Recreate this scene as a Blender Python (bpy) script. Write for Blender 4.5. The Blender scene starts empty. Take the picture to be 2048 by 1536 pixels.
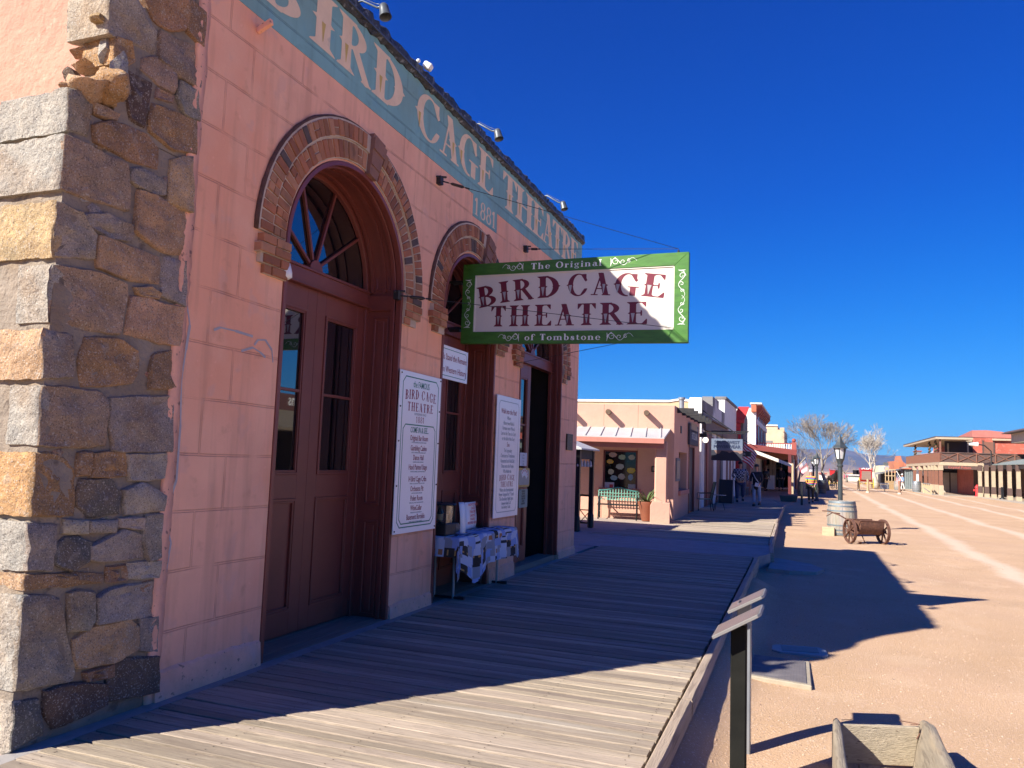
import bpy, bmesh, math, random
import numpy as np
from mathutils import Vector, Matrix, noise as mnoise
random.seed(7)
R = math.radians
scene = bpy.context.scene
# ---------------------------------------------------------------- camera
FPX, CAMH = 1560.0, 1.6
_p, _r, _y = R(5.549), R(2.051), R(-20.838)
FW = Vector((math.sin(_y)*math.cos(_p), math.cos(_y)*math.cos(_p), math.sin(_p)))
_r0 = Vector((math.cos(_y), -math.sin(_y), 0)); _u0 = _r0.cross(FW)
RT = _r0*math.cos(_r)+_u0*math.sin(_r); UP = -_r0*math.sin(_r)+_u0*math.cos(_r)
CAM = Vector((0, 0, CAMH))
cd = bpy.data.cameras.new('camera'); cam = bpy.data.objects.new('camera', cd)
scene.collection.objects.link(cam)
cam.matrix_world = Matrix(((RT.x, UP.x, -FW.x, 0), (RT.y, UP.y, -FW.y, 0), (RT.z, UP.z, -FW.z, CAMH), (0, 0, 0, 1)))
cd.sensor_width = 36; cd.lens = FPX/2048*36; cd.clip_start = .05; cd.clip_end = 40000
scene.camera = cam
# ---------------------------------------------------------------- sky, sun, exposure
SUN = Vector((1, 1.295, -1.12)).normalized()
SUN_EL = math.asin(-SUN.z)
w = bpy.data.worlds.new("World"); scene.world = w; w.use_nodes = True
nt = w.node_tree; bg = nt.nodes['Background']
sky = nt.nodes.new('ShaderNodeTexSky'); sky.sky_type = 'NISHITA'; sky.sun_disc = False
sky.sun_elevation = SUN_EL; sky.sun_rotation = math.atan2(-SUN.x, -SUN.y)
sky.altitude = 1400; sky.air_density = 1.0; sky.dust_density = .05; sky.ozone_density = 3.5
hs = nt.nodes.new('ShaderNodeHueSaturation'); hs.inputs['Saturation'].default_value = 1.25
tn = nt.nodes.new('ShaderNodeMix'); tn.data_type = 'RGBA'; tn.blend_type = 'MULTIPLY'; tn.inputs[0].default_value = 1; tn.inputs[7].default_value = (.60, .78, 1.25, 1)
vd = nt.nodes.new('ShaderNodeVectorMath'); vd.operation = 'MULTIPLY_ADD'; vd.inputs[1].default_value = (.16,)*3; vd.inputs[2].default_value = (1,)*3
vq = nt.nodes.new('ShaderNodeVectorMath'); vq.operation = 'DIVIDE'
nt.links.new(sky.outputs[0], vd.inputs[0]); nt.links.new(sky.outputs[0], vq.inputs[0]); nt.links.new(vd.outputs[0], vq.inputs[1]); nt.links.new(vq.outputs[0], tn.inputs[6]); nt.links.new(tn.outputs[2], hs.inputs['Color']); sc_ = nt.nodes.new('ShaderNodeSeparateColor'); cc_ = nt.nodes.new('ShaderNodeCombineColor'); nt.links.new(hs.outputs[0], sc_.inputs[0])
for i_, (k_, p_) in enumerate(((1.45, 1.8), (1.60, 1.68), (.99, 1.38))):
    a_ = nt.nodes.new('ShaderNodeMath'); a_.operation = 'MULTIPLY'; a_.inputs[1].default_value = .232; b_ = nt.nodes.new('ShaderNodeMath'); b_.operation = 'POWER'; b_.inputs[1].default_value = p_
    c_ = nt.nodes.new('ShaderNodeMath'); c_.operation = 'MULTIPLY'; c_.inputs[1].default_value = k_/.232
    nt.links.new(sc_.outputs[i_], a_.inputs[0]); nt.links.new(a_.outputs[0], b_.inputs[0]); nt.links.new(b_.outputs[0], c_.inputs[0]); nt.links.new(c_.outputs[0], cc_.inputs[i_])
nt.links.new(cc_.outputs[0], bg.inputs['Color'])
bg.inputs['Strength'].default_value = .11
sl = bpy.data.lights.new('sun', 'SUN'); sl.energy = 5; sl.angle = R(.53); sl.color = (1, .93, .82)
so = bpy.data.objects.new('sun', sl); scene.collection.objects.link(so)
so.rotation_euler = SUN.to_track_quat('-Z', 'Y').to_euler(); so.location = (-10, -12, 20)
scene.view_settings.view_transform = 'Standard'; scene.view_settings.look = 'None'
scene.view_settings.gamma = 1; scene.view_settings.exposure = 1.08
# ---------------------------------------------------------------- helpers
def ray(u, v): return FW+RT*((u-1024)/FPX)-UP*((v-768)/FPX)
def onz(u, v, z=0.0): d = ray(u, v); return CAM+d*((z-CAMH)/d.z)
def onx(u, v, x): d = ray(u, v); return CAM+d*(x/d.x)
def ony(u, v, y): d = ray(u, v); return CAM+d*(y/d.y)
def onpl(u, v, p, n): d = ray(u, v); return CAM+d*((Vector(p)-CAM).dot(n)/d.dot(n))
def C1(a, b): return (a*.4947, b*.4947)
def C2(a, b): return (a*.5181, 740+b*.5181)
G = -.22            # street level; the boardwalk is 0
FX = -3.87          # theatre facade plane

class MB:
    """mesh collector"""
    def __init__(s): s.v = []; s.f = []; s.m = []; s.c = []; s.col = (1, 1, 1); s.mi = 0; s.x = None
    def add(s, vs, fs, mi=None):
        o = len(s.v)
        for p in vs:
            p = Vector(p)
            if s.x is not None: p = s.x@p
            s.v.append(p)
        for f in fs:
            s.f.append([i+o for i in f]); s.m.append(s.mi if mi is None else mi); s.c.append(s.col)
        return s
    def box(s, x0, y0, z0, x1, y1, z1):
        x0, x1 = sorted((x0, x1)); y0, y1 = sorted((y0, y1)); z0, z1 = sorted((z0, z1))
        return s.add([(x0, y0, z0), (x1, y0, z0), (x1, y1, z0), (x0, y1, z0), (x0, y0, z1), (x1, y0, z1), (x1, y1, z1), (x0, y1, z1)],
              [(3, 2, 1, 0), (4, 5, 6, 7), (0, 1, 5, 4), (1, 2, 6, 5), (2, 3, 7, 6), (3, 0, 4, 7)])
    def bar(s, a, b, w, h=None, up=(0, 0, 1)):
        """box beam a->b, w wide (side), h high (up)"""
        a = Vector(a); b = Vector(b); h = h or w; d = (b-a).normalized(); up = Vector(up)
        if abs(d.dot(up)) > .99: up = Vector((0, 1, 0))
        sd = d.cross(up).normalized(); u = sd.cross(d)
        vs = []
        for p in (a, b):
            for i, j in ((-1, -1), (1, -1), (1, 1), (-1, 1)): vs.append(p+sd*(i*w/2)+u*(j*h/2))
        return s.add(vs, [(3, 2, 1, 0), (4, 5, 6, 7), (0, 1, 5, 4), (1, 2, 6, 5), (2, 3, 7, 6), (3, 0, 4, 7)])
    def prism(s, poly, fn, d0, d1):
        """poly of 2D points; fn(a,b,d)->3D; closed solid between depths d0,d1"""
        n = len(poly)
        vs = [fn(a, b, d0) for a, b in poly]+[fn(a, b, d1) for a, b in poly]
        fs = [tuple(range(n)), tuple(range(2*n-1, n-1, -1))]
        for i in range(n): j = (i+1) % n; fs.append((i, i+n, j+n, j))
        return s.add(vs, fs)
    def tube(s, pts, rad, n=8, cap=True):
        pts = [Vector(p) for p in pts]
        if not hasattr(rad, '__len__'): rad = [rad]*len(pts)
        vs = []; prev = None
        for i, p in enumerate(pts):
            d = (pts[min(i+1, len(pts)-1)]-pts[max(i-1, 0)]).normalized()
            if prev is None:
                a = Vector((0, 0, 1)) if abs(d.z) < .9 else Vector((1, 0, 0)); a = a.cross(d).normalized()
            else: a = (prev-d*prev.dot(d)).normalized()
            prev = a; b = d.cross(a)
            for k in range(n):
                t = 2*math.pi*k/n; vs.append(p+(a*math.cos(t)+b*math.sin(t))*rad[i])
        fs = []
        for i in range(len(pts)-1):
            for k in range(n):
                j = (k+1) % n; fs.append((i*n+k, i*n+j, (i+1)*n+j, (i+1)*n+k))
        if cap: fs.append(tuple(range(n-1, -1, -1))); fs.append(tuple((len(pts)-1)*n+k for k in range(n)))
        return s.add(vs, fs)
    def lathe(s, prof, c=(0, 0, 0), n=20, axis='z', sy=1):
        c = Vector(c); vs = []
        for r, h in prof:
            for k in range(n):
                t = 2*math.pi*(k+.5)/n; a, b = r*math.cos(t), r*math.sin(t)*sy
                vs.append(c+Vector((a, b, h) if axis == 'z' else (h, a, b) if axis == 'x' else (a, h, b)))
        fs = []
        for i in range(len(prof)-1):
            for k in range(n): j = (k+1) % n; fs.append((i*n+k, i*n+j, (i+1)*n+j, (i+1)*n+k))
        fs.append(tuple(range(n-1, -1, -1))); fs.append(tuple((len(prof)-1)*n+k for k in range(n)))
        return s.add(vs, fs)
    def ball(s, c, r, n=12, sx=1, sy=1, sz=1):
        c = Vector(c); m = n//2; pr = []
        vs = [c+Vector((0, 0, -r*sz))]
        for i in range(1, m):
            t = -math.pi/2+math.pi*i/m
            for k in range(n):
                q = 2*math.pi*k/n; vs.append(c+Vector((r*sx*math.cos(t)*math.cos(q), r*sy*math.cos(t)*math.sin(q), r*sz*math.sin(t))))
        vs.append(c+Vector((0, 0, r*sz))); fs = []
        for k in range(n): fs.append((0, 1+(k+1) % n, 1+k))
        for i in range(m-2):
            for k in range(n): j = (k+1) % n; fs.append((1+i*n+k, 1+i*n+j, 1+(i+1)*n+j, 1+(i+1)*n+k))
        L = len(vs)-1
        for k in range(n): fs.append((L, 1+(m-2)*n+k, 1+(m-2)*n+(k+1) % n))
        return s.add(vs, fs)
    def text(s, body, org, ex, ez, size=.1, sx=1.0, ext=.0008, align='CENTER', bold=.0, shear=0):
        c = bpy.data.curves.new('t', 'FONT'); c.body = body; c.size = size; c.align_x = align; c.extrude = ext/2
        c.offset = bold*size; c.resolution_u = 2; c.shear = shear
        o = bpy.data.objects.new('t', c); me = bpy.data.meshes.new_from_object(o)
        ex = Vector(ex).normalized(); ez = Vector(ez).normalized(); nn = ex.cross(ez)
        org = Vector(org)
        s.add([org+ex*(v.co.x*sx)+ez*v.co.y+nn*(v.co.z+ext/2) for v in me.vertices], [tuple(p.vertices) for p in me.polygons])
        bpy.data.objects.remove(o); bpy.data.curves.remove(c); bpy.data.meshes.remove(me)
        return s
    def build(s, name, mats, parent=None, smooth=False, bevel=0, label=None, recalc=True, angle=None, **kw):
        if not isinstance(mats, (list, tuple)): mats = [mats]
        off = Vector((0, 0, 0)); q = parent
        while q is not None: off += Vector(q.location); q = q.parent
        me = bpy.data.meshes.new(name)
        me.from_pydata([tuple(p-off) for p in s.v], [], s.f)
        for m in mats: me.materials.append(m)
        me.polygons.foreach_set('material_index', s.m)
        ca = me.color_attributes.new('Col', 'FLOAT_COLOR', 'CORNER')
        arr = []
        for f, c in zip(s.f, s.c):
            for _ in f: arr += [c[0], c[1], c[2], 1]
        ca.data.foreach_set('color', arr)
        if recalc:
            b = bmesh.new(); b.from_mesh(me); bmesh.ops.recalc_face_normals(b, faces=b.faces); b.to_mesh(me); b.free()
        if smooth: me.polygons.foreach_set('use_smooth', [True]*len(me.polygons))
        o = bpy.data.objects.new(name, me); scene.collection.objects.link(o)
        if smooth and angle:
            me.set_sharp_from_angle(angle=R(angle))
        if bevel:
            bm_ = o.modifiers.new('bevel', 'BEVEL'); bm_.width = bevel; bm_.segments = 1; bm_.limit_method = 'ANGLE'; bm_.angle_limit = R(40)
        if parent: o.parent = parent
        if label: o['label'] = label
        for k, v_ in kw.items(): o[k] = v_
        return o
def tag(o, label=None, category=None, group=None, kind=None):
    for k, v_ in dict(label=label, category=category, group=group, kind=kind).items():
        if v_: o[k] = v_
    return o
def thing(name, loc, label, category, group=None):
    o = bpy.data.objects.new(name, None); scene.collection.objects.link(o); o.location = loc
    o.empty_display_size = .2
    return tag(o, label, category, group)
def copy_tree(o, parent=None):
    c = o.copy(); scene.collection.objects.link(c); c.parent = parent
    for ch in list(o.children): copy_tree(ch, c)
    return c
# ---------------------------------------------------------------- materials
def _rgb(c): return (c[0], c[1], c[2], 1)
def mat(name, col, rough=.7, var=.12, scale=3, bump=.15, bscale=40, metal=0, spec=.5, world=True, stretch=(1, 1, 1), vcol=False, col2=None, detail=6, emit=None, bdist=.01, ior=None, spots=None, grime=None):
    m = bpy.data.materials.new(name); m.use_nodes = True; n = m.node_tree.nodes; L = m.node_tree.links; b = n['Principled BSDF']
    b.inputs['Roughness'].default_value = rough; b.inputs['Metallic'].default_value = metal
    b.inputs['Specular IOR Level'].default_value = spec
    if ior: b.inputs['IOR'].default_value = ior
    if world: g = n.new('ShaderNodeNewGeometry').outputs['Position']
    else: g = n.new('ShaderNodeTexCoord').outputs['Object']
    mp = n.new('ShaderNodeMapping'); mp.inputs['Scale'].default_value = stretch; L.new(g, mp.inputs[0])
    t = n.new('ShaderNodeTexNoise'); t.inputs['Scale'].default_value = scale; t.inputs['Detail'].default_value = detail; t.inputs['Roughness'].default_value = .6
    L.new(mp.outputs[0], t.inputs['Vector'])
    cr = n.new('ShaderNodeValToRGB'); e = cr.color_ramp.elements; e[0].position = .3; e[1].position = .7
    c2 = col2 or tuple(x*(1+var) for x in col); c1 = col if col2 else tuple(x*(1-var) for x in col)
    e[0].color = _rgb(c1); e[1].color = _rgb(c2)
    L.new(t.outputs['Fac'], cr.inputs[0]); out = cr.outputs[0]
    if vcol:
        vc = n.new('ShaderNodeVertexColor'); vc.layer_name = 'Col'; mx = n.new('ShaderNodeMix'); mx.data_type = 'RGBA'; mx.blend_type = 'MULTIPLY'
        mx.inputs[0].default_value = 1; L.new(out, mx.inputs[6]); L.new(vc.outputs[0], mx.inputs[7]); out = mx.outputs[2]
    for sp in (spots or []):   # (scale, threshold, width, colour, amount)
        t2 = n.new('ShaderNodeTexNoise'); t2.inputs['Scale'].default_value = sp[0]; t2.inputs['Detail'].default_value = 5
        L.new(mp.outputs[0], t2.inputs['Vector'])
        r2 = n.new('ShaderNodeMapRange'); r2.inputs[1].default_value = sp[1]; r2.inputs[2].default_value = sp[1]+sp[2]; r2.inputs[4].default_value = sp[4]
        L.new(t2.outputs['Fac'], r2.inputs[0]); mx = n.new('ShaderNodeMix'); mx.data_type = 'RGBA'
        L.new(r2.outputs[0], mx.inputs[0]); L.new(out, mx.inputs[6]); mx.inputs[7].default_value = _rgb(sp[3]); out = mx.outputs[2]
    L.new(out, b.inputs['Base Color'])
    if bump:
        t3 = n.new('ShaderNodeTexNoise'); t3.inputs['Scale'].default_value = bscale; t3.inputs['Detail'].default_value = 8; t3.inputs['Roughness'].default_value = .65
        L.new(mp.outputs[0], t3.inputs['Vector'])
        bp = n.new('ShaderNodeBump'); bp.inputs['Strength'].default_value = bump; bp.inputs['Distance'].default_value = bdist
        L.new(t3.outputs['Fac'], bp.inputs['Height']); L.new(bp.outputs[0], b.inputs['Normal'])
    if emit:
        b.inputs['Emission Color'].default_value = _rgb(emit[0]); b.inputs['Emission Strength'].default_value = emit[1]
    m['out'] = 0
    return m
def node_math(n, L, op, a, b=None, c=None):
    k = n.new('ShaderNodeMath'); k.operation = op
    for i, x in enumerate((a, b, c)):
        if x is None: continue
        if isinstance(x, (int, float)): k.inputs[i].default_value = x
        else: L.new(x, k.inputs[i])
    return k.outputs[0]
# ---------------------------------------------------------------- material set
M = {}
def stucco(name, col, joints=True, streak=1.0):
    """painted stucco scored into blocks (double scored lines)"""
    m = mat(name, col, .88, .1, 1.3, .5, 28, bdist=.006, detail=9,
            spots=[(.8, .5, .12, (min(.9, col[0]*1.02), col[1]*.84, col[2]*.74), .6), (2.2, .56, .2, tuple(min(.92, x*1.16) for x in col), .6), (3.6, .6, .05, (col[0]*.86, col[1]*.92, col[2]*1.05), .5), (6, .62, .12, (col[0]*.62, col[1]*.55, col[2]*.5), .4), (22, .66, .08, (col[0]*1.2, col[1]*1.25, col[2]*1.3), .3)])
    n = m.node_tree.nodes; L = m.node_tree.links; b = n['Principled BSDF']
    g = n.new('ShaderNodeNewGeometry'); sp = n.new('ShaderNodeSeparateXYZ')
    # slight waviness of the hand scored lines
    nz = n.new('ShaderNodeTexNoise'); nz.inputs['Scale'].default_value = 1.1; L.new(g.outputs['Position'], nz.inputs['Vector'])
    L.new(g.outputs['Position'], sp.inputs[0])
    zz = node_math(n, L, 'MULTIPLY_ADD', nz.outputs['Fac'], .03, sp.outputs['Z'])
    cb = n.new('ShaderNodeCombineXYZ')
    yy = node_math(n, L, 'ADD', sp.outputs['Y'], sp.outputs['X'])
    L.new(node_math(n, L, 'ADD', yy, -.63), cb.inputs[0]); L.new(node_math(n, L, 'ADD', zz, -.055), cb.inputs[1])
    def brick(ms):
        k = n.new('ShaderNodeTexBrick'); k.inputs['Scale'].default_value = 1; k.offset = .31; k.inputs['Mortar Size'].default_value = ms
        k.inputs['Mortar Smooth'].default_value = .3
        k.inputs['Brick Width'].default_value = .86; k.inputs['Row Height'].default_value = .38
        L.new(cb.outputs[0], k.inputs['Vector']); return k.outputs['Fac']
    b.inputs['Base Color'].links[0].from_socket
    sm = n.new('ShaderNodeMapping'); sm.inputs['Scale'].default_value = (5, 5, .45); L.new(g.outputs['Position'], sm.inputs[0])
    st = n.new('ShaderNodeTexNoise'); st.inputs['Scale'].default_value = 2.2; st.inputs['Detail'].default_value = 6; L.new(sm.outputs[0], st.inputs['Vector'])
    sr = n.new('ShaderNodeMapRange'); sr.inputs[1].default_value = .5; sr.inputs[2].default_value = .72; sr.inputs[4].default_value = .42*streak; L.new(st.outputs['Fac'], sr.inputs[0])
    smx = n.new('ShaderNodeMix'); smx.data_type = 'RGBA'; L.new(sr.outputs[0], smx.inputs[0]); L.new(b.inputs['Base Color'].links[0].from_socket, smx.inputs[6]); smx.inputs[7].default_value = (col[0]*.66, col[1]*.62, col[2]*.6, 1); L.new(smx.outputs[2], b.inputs['Base Color'])
    line = node_math(n, L, 'SUBTRACT', brick(.011), brick(.005))
    t = n.new('ShaderNodeTexNoise'); t.inputs['Scale'].default_value = 3.5; L.new(g.outputs['Position'], t.inputs['Vector'])
    mr = n.new('ShaderNodeMapRange'); mr.inputs[1].default_value = .33; mr.inputs[2].default_value = .55; L.new(t.outputs['Fac'], mr.inputs[0])
    line = node_math(n, L, 'MULTIPLY', line, mr.outputs[0])
    if joints:
        old = b.inputs['Base Color'].links[0].from_socket
        mx = n.new('ShaderNodeMix'); mx.data_type = 'RGBA'; L.new(node_math(n, L, 'MULTIPLY', line, .4), mx.inputs[0]); L.new(old, mx.inputs[6])
        mx.inputs[7].default_value = (col[0]*.38, col[1]*.28, col[2]*.28, 1); L.new(mx.outputs[2], b.inputs['Base Color'])
        bp = n.new('ShaderNodeBump'); bp.invert = True; bp.inputs['Strength'].default_value = .7; bp.inputs['Distance'].default_value = .01
        L.new(line, bp.inputs['Height']); L.new(b.inputs['Normal'].links[0].from_socket, bp.inputs['Normal']); L.new(bp.outputs[0], b.inputs['Normal'])
    return m
PINK = (.88, .46, .305)
M['stucco'] = stucco('pink_stucco', PINK)
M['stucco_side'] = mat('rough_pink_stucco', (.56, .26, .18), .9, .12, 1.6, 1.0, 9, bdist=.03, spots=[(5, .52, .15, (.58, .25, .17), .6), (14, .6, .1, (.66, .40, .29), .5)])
M['band'] = stucco('blue_painted_band', (.21, .42, .42))
M['cream_paint'] = mat('cream_lettering', (.82, .62, .42), .85, .08, 6, .2, 40, spots=[(9, .62, .1, (.45, .42, .35), .5)])
M['gold'] = mat('gold_lettering', (.60, .42, .13), .8, .1, 6)
M['tar'] = mat('tar_paper', (.035, .037, .042), .45, .5, 9, 1.0, 14, bdist=.03, spots=[(16, .56, .1, (.25, .27, .3), .8)])
M['patch'] = mat('grey_filler', (.42, .40, .42), .8, .1, 5)
M['plinth'] = mat('plinth_stucco', (.86, .44, .30), .9, .14, 5, .9, 22, bdist=.012, spots=[(26, .63, .06, (.25, .12, .09), .8), (4, .55, .2, (.7, .45, .42), .6)])
M['stone'] = mat('rough_granite', (.80, .80, .80), .92, .0, 7, 1.0, 22, bdist=.035, vcol=True, col2=(1.42, 1.33, 1.22),
                 spots=[(3.2, .5, .16, (.30, .18, .09), .5), (11, .6, .06, (.42, .36, .29), .35), (120, .56, .07, (.06, .05, .045), .62), (95, .58, .06, (.62, .57, .50), .5)])
M['mortar'] = mat('old_mortar', (.30, .245, .19), .95, .2, 4, .9, 24, bdist=.03, spots=[(3, .5, .2, (.27, .18, .10), .6), (9, .6, .08, (.12, .09, .07), .7)])
M['brick'] = mat('old_brick', (.9, .9, .9), .9, .0, 6, .8, 35, bdist=.008, vcol=True, col2=(1.2, 1.15, 1.1), spots=[(8, .6, .1, (.1, .07, .06), .45)])
M['brick_mortar'] = mat('brick_mortar', (.52, .42, .33), .95, .15, 8, .6, 40)
M['maroon'] = mat('maroon_paint', (.19, .048, .036), .42, .1, 2.5, .25, 60, bdist=.002, spots=[(3, .55, .25, (.22, .062, .045), .6), (40, .66, .05, (.07, .025, .025), .4)])
M['glass_plain'] = mat('shop_window_glass', (.008, .008, .009), .05, 0, 1, 0, ior=1.4)
M['glass'] = mat('dark_window_glass', (.006, .006, .008), .02, 0, 1, 0, ior=2.5)
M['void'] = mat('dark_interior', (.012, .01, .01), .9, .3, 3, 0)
M['grey_concrete'] = mat('grey_concrete', (.33, .305, .28), .9, .12, 3, .5, 40, spots=[(7, .58, .15, (.22, .2, .18), .5)])
M['pave'] = mat('tan_paving', (.40, .33, .28), .92, .12, 2, .5, 30, spots=[(1.2, .5, .2, (.33, .24, .18), .6)])
M['white_sign'] = mat('white_sign_panel', (.88, .88, .88), .22, .02, 3, 0)
M['sign_green'] = mat('green_ink', (.02, .2, .13), .5, .05)
M['sign_maroon'] = mat('maroon_ink', (.26, .03, .05), .5, .05)
M['sign_grey'] = mat('grey_ink', (.3, .36, .38), .5, .05)
M['sign_red'] = mat('red_ink', (.6, .05, .04), .5, .05)
M['board_green'] = mat('green_sign_frame', (.05, .17, .02), .45, .22, 6, .2, 30, stretch=(1, 1, 4), spots=[(5, .55, .2, (.09, .23, .025), .6)])
M['board_cream'] = mat('cream_sign_board', (.72, .67, .58), .5, .03, 4, .05)
M['board_maroon'] = mat('maroon_sign_letters', (.15, .008, .025), .45, .05)
M['board_white'] = mat('white_scrollwork', (.82, .84, .80), .5, .03)
M['ink_grey'] = mat('grey_bevel_paint', (.36, .36, .36), .5, .05)
M['iron'] = mat('dark_iron', (.022, .02, .02), .5, .3, 9, .2, 40)
M['steel'] = mat('grey_steel', (.3, .32, .34), .4, .15, 5, .1, 40, metal=.5)
M['lampgrey'] = mat('lamp_enamel', (.11, .125, .135), .35, .12, 12, .05, 40, metal=.3)
M['white_plastic'] = mat('white_plastic', (.8, .8, .78), .35, .03)
M['rust'] = mat('rusty_iron', (.115, .052, .035), .85, .35, 14, .8, 45, bdist=.006, world=False, spots=[(22, .55, .12, (.2, .095, .05), .6)])
M['wood'] = mat('weathered_wood', (.385, .31, .228), .9, .16, 3, .9, 24, bdist=.008, stretch=(.35, 6, 6), vcol=True, detail=8,
                spots=[(3.2, .55, .12, (.22, .17, .125), .6), (7, .62, .1, (.48, .41, .33), .5), (11, .54, .1, (.20, .155, .115), .5), (1.1, .6, .1, (.44, .39, .33), .5)])
M['beam'] = mat('kerb_timber', (.46, .36, .27), .9, .16, 3, 1.0, 18, bdist=.014, stretch=(9, .5, 9), spots=[(4, .55, .1, (.23, .17, .13), .6)])
M['trough_wood'] = mat('grey_driftwood', (.33, .275, .205), .9, .2, 4, 1.0, 18, bdist=.015, world=False, stretch=(7, 1, 7), spots=[(5, .55, .1, (.18, .145, .11), .65), (2, .55, .2, (.46, .33, .19), .5)])
M['trough_end'] = mat('cracked_wood', (.42, .35, .25), .9, .2, 4, 1.0, 12, bdist=.012, world=False, stretch=(.5, 7, 12), spots=[(4, .64, .03, (.09, .065, .045), .8)])
def simple(name, col, rough=.7, var=.1, sc=4, bump=.1, **k):
    M[name] = mat(name, col, rough, var, sc, bump, **k); return M[name]
# dirt: gravelly ground with wheel tracks that really are paler
def dirt():
    m = mat('packed_dirt', (.46, .295, .165), .95, .09, .7, .9, 60, bdist=.012, detail=12, col2=(.56, .37, .225),
            spots=[(.35, .5, .25, (.40, .245, .15), .6), (1.3, .56, .1, (.60, .42, .27), .4), (60, .6, .06, (.70, .54, .42), .8), (130, .57, .1, (.36, .22, .14), .5), (70, .64, .05, (.25, .15, .11), .6), (150, .6, .08, (.66, .5, .4), .6), (4, .6, .15, (.5, .33, .23), .4)])
    n = m.node_tree.nodes; L = m.node_tree.links; b = n['Principled BSDF']
    g = n.new('ShaderNodeNewGeometry'); sp = n.new('ShaderNodeSeparateXYZ'); L.new(g.outputs['Position'], sp.inputs[0])
    nz = n.new('ShaderNodeTexNoise'); nz.inputs['Scale'].default_value = .25; nz.inputs['Detail'].default_value = 2; L.new(g.outputs['Position'], nz.inputs['Vector'])
    n2 = n.new('ShaderNodeTexNoise'); n2.inputs['Scale'].default_value = 4; n2.inputs['Detail'].default_value = 6; L.new(g.outputs['Position'], n2.inputs['Vector'])
    x = node_math(n, L, 'MULTIPLY_ADD', nz.outputs['Fac'], .8, sp.outputs['X'])
    x = node_math(n, L, 'MULTIPLY_ADD', sp.outputs['Y'], -.008, x)
    tot = None
    for c, wd in ((3.95, .2), (6.45, .2), (9.2, .18), (11.2, .14)):
        d = node_math(n, L, 'ABSOLUTE', node_math(n, L, 'ADD', x, -c))
        d = node_math(n, L, 'MULTIPLY_ADD', n2.outputs['Fac'], .25, d)
        mr = n.new('ShaderNodeMapRange'); mr.inputs[1].default_value = wd+.26; mr.inputs[2].default_value = wd; L.new(d, mr.inputs[0])
        tot = mr.outputs[0] if tot is None else node_math(n, L, 'MAXIMUM', tot, mr.outputs[0])
    old = b.inputs['Base Color'].links[0].from_socket
    mx = n.new('ShaderNodeMix'); mx.data_type = 'RGBA'; L.new(node_math(n, L, 'MULTIPLY', tot, .8), mx.inputs[0]); L.new(old, mx.inputs[6])
    mx.inputs[7].default_value = (.66, .50, .37, 1); L.new(mx.outputs[2], b.inputs['Base Color'])
    return m
M['dirt'] = dirt()
# ---------------------------------------------------------------- ground
g = MB()
def gh(x, y): return max(0, min(1, (-.46-x)/.24))*.135*(1 if y < 13 else 0)*(x > -1.3)+G+.022*mnoise.noise(Vector((x*.9, y*.9, 0)))+.03*mnoise.noise(Vector((x*.25, y*.2, 3)))-.012
xs = [-3000, -600, -120, -40, -12, -6]+[-1.2+.12*i for i in range(60)]+[6+.5*i for i in range(28)]+[22, 30, 60, 200, 900, 4000]
ys = [-300, -40, -8, 0, 2]+[3+.12*i for i in range(100)]+[15+.3*i for i in range(50)]+[30+1.2*i for i in range(60)]+[105, 130, 180, 260, 500, 1500, 5000, 9000]
vs = [(x, y, gh(x, y) if abs(x) < 30 and 0 < y < 120 else G-.01) for y in ys for x in xs]
nx = len(xs)
g.add(vs, [(j*nx+i, j*nx+i+1, (j+1)*nx+i+1, (j+1)*nx+i) for j in range(len(ys)-1) for i in range(nx-1)])
g.build('ground', M['dirt'], smooth=True, kind='structure')
# loose gravel in front
pb = MB(); rr = random.Random(3)
for i in range(8500):
    y = 4.2+18*rr.random()**2.0; x = -.6+rr.random()*(1.6+.62*y)
    s = (.0035+.007*rr.random()**2)*(1+.03*y); t = rr.random(); k = rr.random()
    pb.col = (.44+.12*t, .29+.12*t, .19+.11*t) if k < .6 else (.42, .27, .2) if k < .85 else (.2, .13, .1)
    z = gh(x, y); vs = []
    a0 = rr.random()*6
    for k in range(5): a = a0+k*1.256; q = s*(.7+.6*rr.random()); vs.append((x+q*math.cos(a), y+q*math.sin(a), z-.002))
    vs.append((x, y, z+s*.55))
    pb.add(vs, [(k, (k+1) % 5, 5) for k in range(5)])
pb.build('gravel', mat('gravel_stone', (.8, .8, .8), .9, .1, 40, .3, 60, vcol=True, col2=(1, 1, 1)), kind='stuff')
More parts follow.
